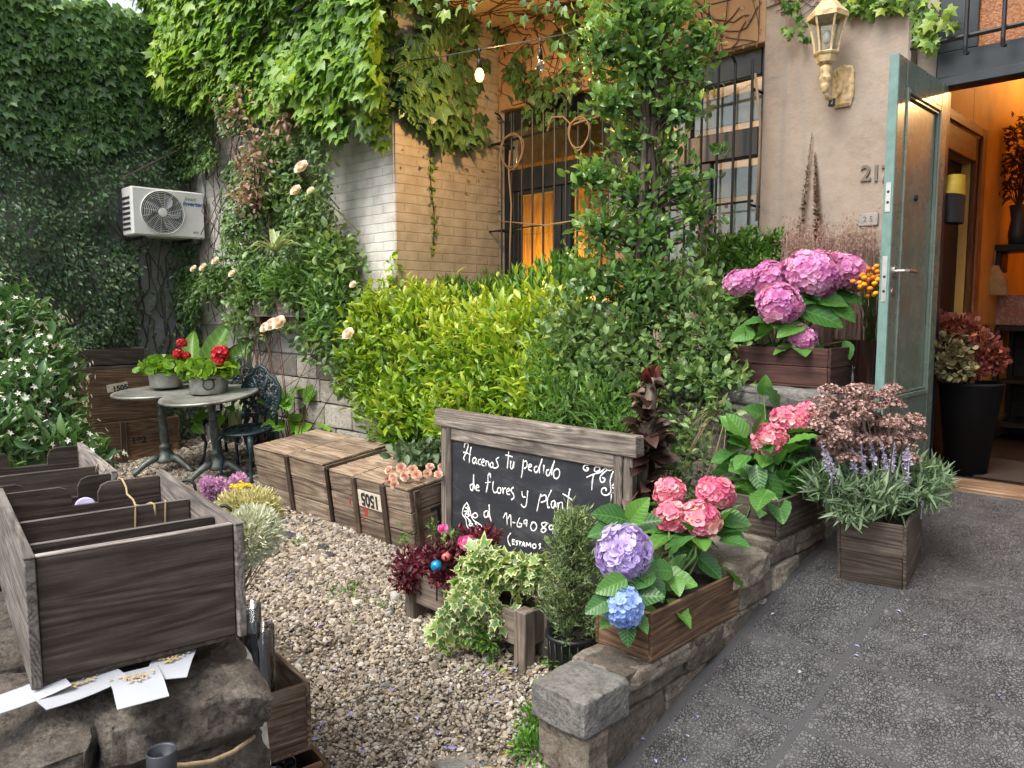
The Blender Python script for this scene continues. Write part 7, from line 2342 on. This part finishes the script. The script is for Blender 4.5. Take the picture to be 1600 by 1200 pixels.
# ------------------------------------------------------------------ lantern and string lights
lt = thing('wall_lantern', 'cream painted hexagonal wall lantern with glass panes on the pier', 'lantern', (-1.98, FY - .03, 2.9))
lc = on_y(1291, 82, FY - .21); lx, ly = lc[0], FY - .21
zt0 = on_y(1291, 30, ly)[2]; zb0 = on_y(1291, 84, ly)[2]
HX = np.arange(6) * PI / 3 + .3
def hexprof(mb, prof, c, r=.5): return lathe(mb, prof, c, 6, r, rotz(.3))
mb = MB(); hexprof(mb, [(.0005, zt0 + .17), (.012, zt0 + .165), (.016, zt0 + .145), (.01, zt0 + .13), (.03, zt0 + .115), (.075, zt0 + .06), (.108, zt0 + .025), (.112, zt0 + .022), (.112, zt0 - .004), (.103, zt0 - .006), (.1, zt0 + .01), (.0005, zt0 + .05)], (lx, ly, 0)); mb.build('roof', CREAM_IRON, lt)
for a in HX:
    mb = MB(); tube(mb, [(lx + r_ * math.cos(a), ly + r_ * math.sin(a), z_) for r_, z_ in ((.1, zt0 - .005), (.084, zt0 - .06), (.068, zt0 - .13), (.06, zb0))], .0065, 5); mb.build('cage_bar', CREAM_IRON, lt)
mb = MB(); lathe(mb, [(.055, zb0), (.064, zt0 - .13), (.08, zt0 - .06), (.095, zt0 - .006)], (lx, ly, 0), 6, .5, rotz(.3)); mb.build('glass_pane', GLASS, lt)
mb = MB(); hexprof(mb, [(.066, zb0 + .006), (.072, zb0), (.066, zb0 - .01), (.06, zb0 - .012), (.05, zb0 - .05), (.034, zb0 - .062), (.0005, zb0 - .062)], (lx, ly, 0)); mb.build('base_cup', CREAM_IRON, lt)
mb = MB(); lathe(mb, [(.0005, zb0 - .06), (.026, zb0 - .062), (.034, zb0 - .085), (.022, zb0 - .105), (.03, zb0 - .125), (.036, zb0 - .14), (.02, zb0 - .155), (.026, zb0 - .175), (.02, zb0 - .2), (.012, zb0 - .215)], (lx, ly, 0), 18, .5); mb.build('baluster', CREAM_IRON, lt, True)
mb = MB(); tube(mb, [(lx, ly, zb0 - .2), (lx + .005, ly + .03, zb0 - .24), (lx + .01, ly + .09, zb0 - .235), (lx + .02, ly + .14, zb0 - .19), (lx + .02, FY - .04, zb0 - .13)], [.012, .014, .016, .016, .02], 8)
b = np.linspace(0, 5, 18); tube(mb, np.stack([np.full(18, lx + .015), ly + .1 + .035 * np.exp(-b * .25) * np.cos(b), zb0 - .1 + .035 * np.exp(-b * .25) * np.sin(b)], -1), .009, 6)
mb.build('scroll_arm', CREAM_IRON, lt, True)
pb_ = MB(); pxs = [(-.045, -.14), (.045, -.14), (.062, -.09), (.062, .05), (.045, .085), (.0, .1), (-.045, .085), (-.062, .05), (-.062, -.09)]
cz = zb0 - .13; cx_ = lx + .035
V = [(cx_ + x * s_, yy, cz + z * s_) for s_, yy in ((1, FY - .031), (1, FY - .045), (.88, FY - .055)) for x, z in pxs]
V.append((cx_, FY - .055, cz)); m_ = len(pxs); F = []
for l_ in range(2):
    for i in range(m_): F.append([l_ * m_ + i, l_ * m_ + (i + 1) % m_, (l_ + 1) * m_ + (i + 1) % m_, (l_ + 1) * m_ + i])
for i in range(m_): F.append([2 * m_ + i, 2 * m_ + (i + 1) % m_, 3 * m_])
pb_.mix(np.array(V), F); pb_.build('back_plate', CREAM_IRON, lt)
mb = MB(); tube(mb, [(lx + .012, ly + .08, zb0 - .235), (lx + .012, ly + .07, zb0 - .275)], [.016, .02], 10); mb.build('cap', BLACKPL, lt)
mb = MB(); ball(mb, (lx, ly, zb0 + .09), (.024, .024, .04), 14, 10); mb.build('bulb', plain('unlit_frosted_bulb', (.6, .57, .5), .2), lt, True)

sl_ = thing('string_lights', 'string of bulbs on a black cable across the recess, one bulb glowing', 'string lights', (-3.6, 3.7, 3.3))
pts = [(640, 95, 5.55), (690, 88, 5.43), (749, 77, 5.3), (795, 69, 5.2), (844, 61, 5.1), (885, 53, 5.0), (925, 42, 4.92), (1010, 30, 4.85), (1108, 8, 4.8), (1240, -25, 4.75)]
cab = np.array([at_depth(*q) for q in pts])
mb = MB(); tube(mb, cab, .0045, 6); mb.build('cable', BLACKPL, sl_, True)
for i, (j, lit) in enumerate(((2, True), (4, False), (8, False))):
    t_ = cab[j]
    mb = MB(); tube(mb, [t_ + [0, 0, .008], t_ - [0, 0, .02], t_ - [0, 0, .06]], [.009, .005, .005], 6); tube(mb, [t_ - [0, 0, .06], t_ - [0, 0, .075], t_ - [0, 0, .125]], [.009, .016, .018], 12); mb.build('socket', BLACKPL, sl_, True)
    mb = MB(); c = t_ - [0, 0, .165]
    lathe(mb, [(.0005, -.045), (.016, -.041), (.028, -.02), (.031, 0), (.026, .022), (.016, .038), (.014, .045)], c, 20, .5)
    mb.build('bulb', emit('glowing_bulb', (1.0, .56, .13), 3.2) if lit else GLASS, sl_, True, 'glowing warm bulb' if lit else 'unlit clear bulb')
    if lit: BULB = c
lamp('string_bulb_lamp', BULB + np.array([0, 0, -.06]), (1.0, .56, .2), 28, .04)

# ------------------------------------------------------------------ things inside the hall
bkx, bky = -1.24, 5.02
root = thing('flower_bucket', 'tall black flower bucket with rust and olive blooms just inside the door', 'bucket', (bkx, bky, dz))
mb = MB(); lathe(mb, [(.0005, dz + .002), (.105, dz + .002), (.165, dz + .52), (.172, dz + .525), (.172, dz + .54), (.16, dz + .54), (.1, dz + .02), (.0005, dz + .02)], (bkx, bky, 0), 32, .5); mb.build('bucket_body', plain('matt_black_plastic', (.006, .006, .007), .65, 0, .3, spec=.2), root, True)
for px, py, w_ in [(1461, 598, .03), (1480, 624, .02)]:
    pass
st = MB()
for px, py, dd, r_, m_ in [(1480, 548, 4.35, .13, P_RUSTG), (1500, 520, 4.45, .13, P_RUST), (1528, 545, 4.4, .14, P_RUST), (1470, 512, 4.5, .11, P_RUST), (1543, 562, 4.35, .1, P_RUST), (1490, 572, 4.3, .1, P_RUSTG), (1515, 575, 4.35, .09, P_RUST)]:
    q = at_depth(px, py, dd); n = 210; d = unit(jit(n, 1)); mb = MB()
    leaves(mb, T_ROUND, q + d * r_ * rng.uniform(.5, 1, n)[:, None] * [1, 1, .75], d + UPV * .3 + jit(n, .3), jit(n, 1), .034); mb.build('flower_head', m_, root, True)
    tube(st, [(bkx, bky, dz + .5), q], .004, 5)
st.build('stem', STEMG, root)
tg_ = thing('dark_cabinet', 'dark wooden cabinet with shelves inside the hall', 'cabinet', (-1.1, 7.4, dz))
tx0, tx1, ty0, ty1 = -1.46, -.45, 6.45, 6.95
for nm, lo, hi in (('top', (tx0, ty0, dz + .80), (tx1, ty1, dz + .84)), ('shelf', (tx0 + .04, ty0 + .02, dz + .42), (tx1 - .04, ty1 - .03, dz + .45)), ('shelf', (tx0 + .04, ty0 + .02, dz + .1), (tx1 - .04, ty1 - .03, dz + .14)), ('back_panel', (tx0 + .02, ty1 - .029, dz), (tx1 - .02, ty1 - .005, dz + .799))):
    mb = MB(); box2(mb, lo, hi, .005); mb.build(nm, W_DARK, tg_)
for x in (tx0, tx1 - .04):
    for y in (ty0, ty1 - .07):
        mb = MB(); box2(mb, (x, y, dz), (x + .039, y + .04, dz + .799), .004); mb.build('leg', W_DARK, tg_)
hs_ = thing('hall_shelf', 'dark wooden wall shelf above the cabinet with a hanging pouch', 'shelf', (-1.2, 6.6, 2.0))
s0 = on_x(1560, 400, -1.3)
mb = MB(); box2(mb, (-1.468, 6.35, 1.97), (-.5, 6.62, 2.02), .005); mb.build('board', W_DARK, hs_)
mb = MB(); box2(mb, (-1.468, 6.38, 1.83), (-1.43, 6.58, 1.969), .004); mb.build('bracket', W_DARK, hs_)
pch = MB(); c = on_y(1552, 437, 6.33); V = []
for (w_, z_, t_) in ((.03, .1, .012), (.04, .07, .03), (.085, .0, .05), (.1, -.07, .055), (.095, -.11, .03)):
    for a in np.arange(12) * PI / 6: V.append((c[0] + w_ * math.cos(a) + .02 * z_, 6.33 + t_ * math.sin(a), c[2] + z_))
F = [[l * 12 + i, l * 12 + (i + 1) % 12, (l + 1) * 12 + (i + 1) % 12, (l + 1) * 12 + i] for l in range(4) for i in range(12)]
pch.add(np.array(V), np.array(F)); tube(pch, [c + [0, 0, .09], (c[0], 6.34, 1.98)], .004, 5)
tag(pch.build('cloth_pouch', plain('ochre_cloth', (.42, .25, .1), .85, 0, .3, 18, .3), None, True), 'ochre cloth pouch hanging from the dark hall shelf', 'pouch')
vs = thing('vase_plant', 'vase with dark red leafy branches on the hall shelf', 'plant', (-1.0, 6.48, 2.02))
vc_ = on_y(1590, 360, 6.48); vx = vc_[0]
mb = MB(); lathe(mb, [(.0005, 2.021), (.05, 2.021), (.06, 2.1), (.045, 2.2), (.06, 2.3), (.055, 2.3), (.0005, 2.1)], (vx, 6.48, 0), 24, .5); mb.build('vase', DARKGREY, vs, True)
P, d = blob(700, [((vx - .02, 6.48, 2.62), (.16, .14, .26)), ((vx + .05, 6.45, 2.75), (.14, .12, .16)), ((vx - .08, 6.5, 2.48), (.1, .1, .12))], .95, .4); mb = MB(); leaves(mb, T_SMALL, P, d + jit(len(P), .5), jit(len(P), 1), .045); mb.build('foliage', leafmat('dark_red_leaf', [(.035, .01, .008), (.1, .03, .02), (.2, .08, .03)], .5, .25), vs)
twigs(vs, 'branch', [(vx, 6.48, 2.28)], P[::30], VINEW, .003)
pbx = MB(); c = on_y(1590, 450, 6.6); box2(pbx, (c[0] - .14, 6.5, dz + .842), (c[0] + .2, 6.72, dz + 1.06), .004)
tag(pbx.build('patterned_box', plain('patterned_red_box', (.28, .09, .06), .6, 0, .7, 60, .1, col2=(.4, .3, .22))), 'red patterned box on top of the dark hall cabinet', 'box')
hb = MB(); c = on_x(1468, 385, -1.36); hb_root = thing('hanging_bag', 'yellow and black bag hanging behind the open door', 'bag', c)
y_ = 5.02
for nm, m_, z0_, z1_, w0, w1 in (('bag_top', plain('yellow_fabric', (.5, .36, .04), .7), .02, .13, .05, .085), ('bag_bottom', plain('black_fabric', (.015, .015, .015), .8), -.14, .018, .085, .07)):
    V = []
    zz = np.linspace(z1_, z0_, 4)
    for i, z_ in enumerate(zz):
        w_ = w0 + (w1 - w0) * i / 3
        for a in np.arange(14) * 2 * PI / 14: V.append((-1.375 + .045 * math.cos(a), y_ + w_ * 1.5 * math.sin(a), 2.2 + z_))
    F = [[l * 14 + i, l * 14 + (i + 1) % 14, (l + 1) * 14 + (i + 1) % 14, (l + 1) * 14 + i] for l in range(3) for i in range(14)]
    mb = MB(); mb.add(np.array(V), np.array(F)); mb.build(nm, m_, hb_root, True)
mt = MB(); box2(mt, (-1.36, FY + .25, dz + .0035), (-.3, FY + .9, dz + .014), .004); tag(mt.build('door_mat', plain('brown_mat', (.03, .018, .012), .95, 0, .4, 60, .5)), 'brown woven mat on the hall floor inside the doorway', 'mat')
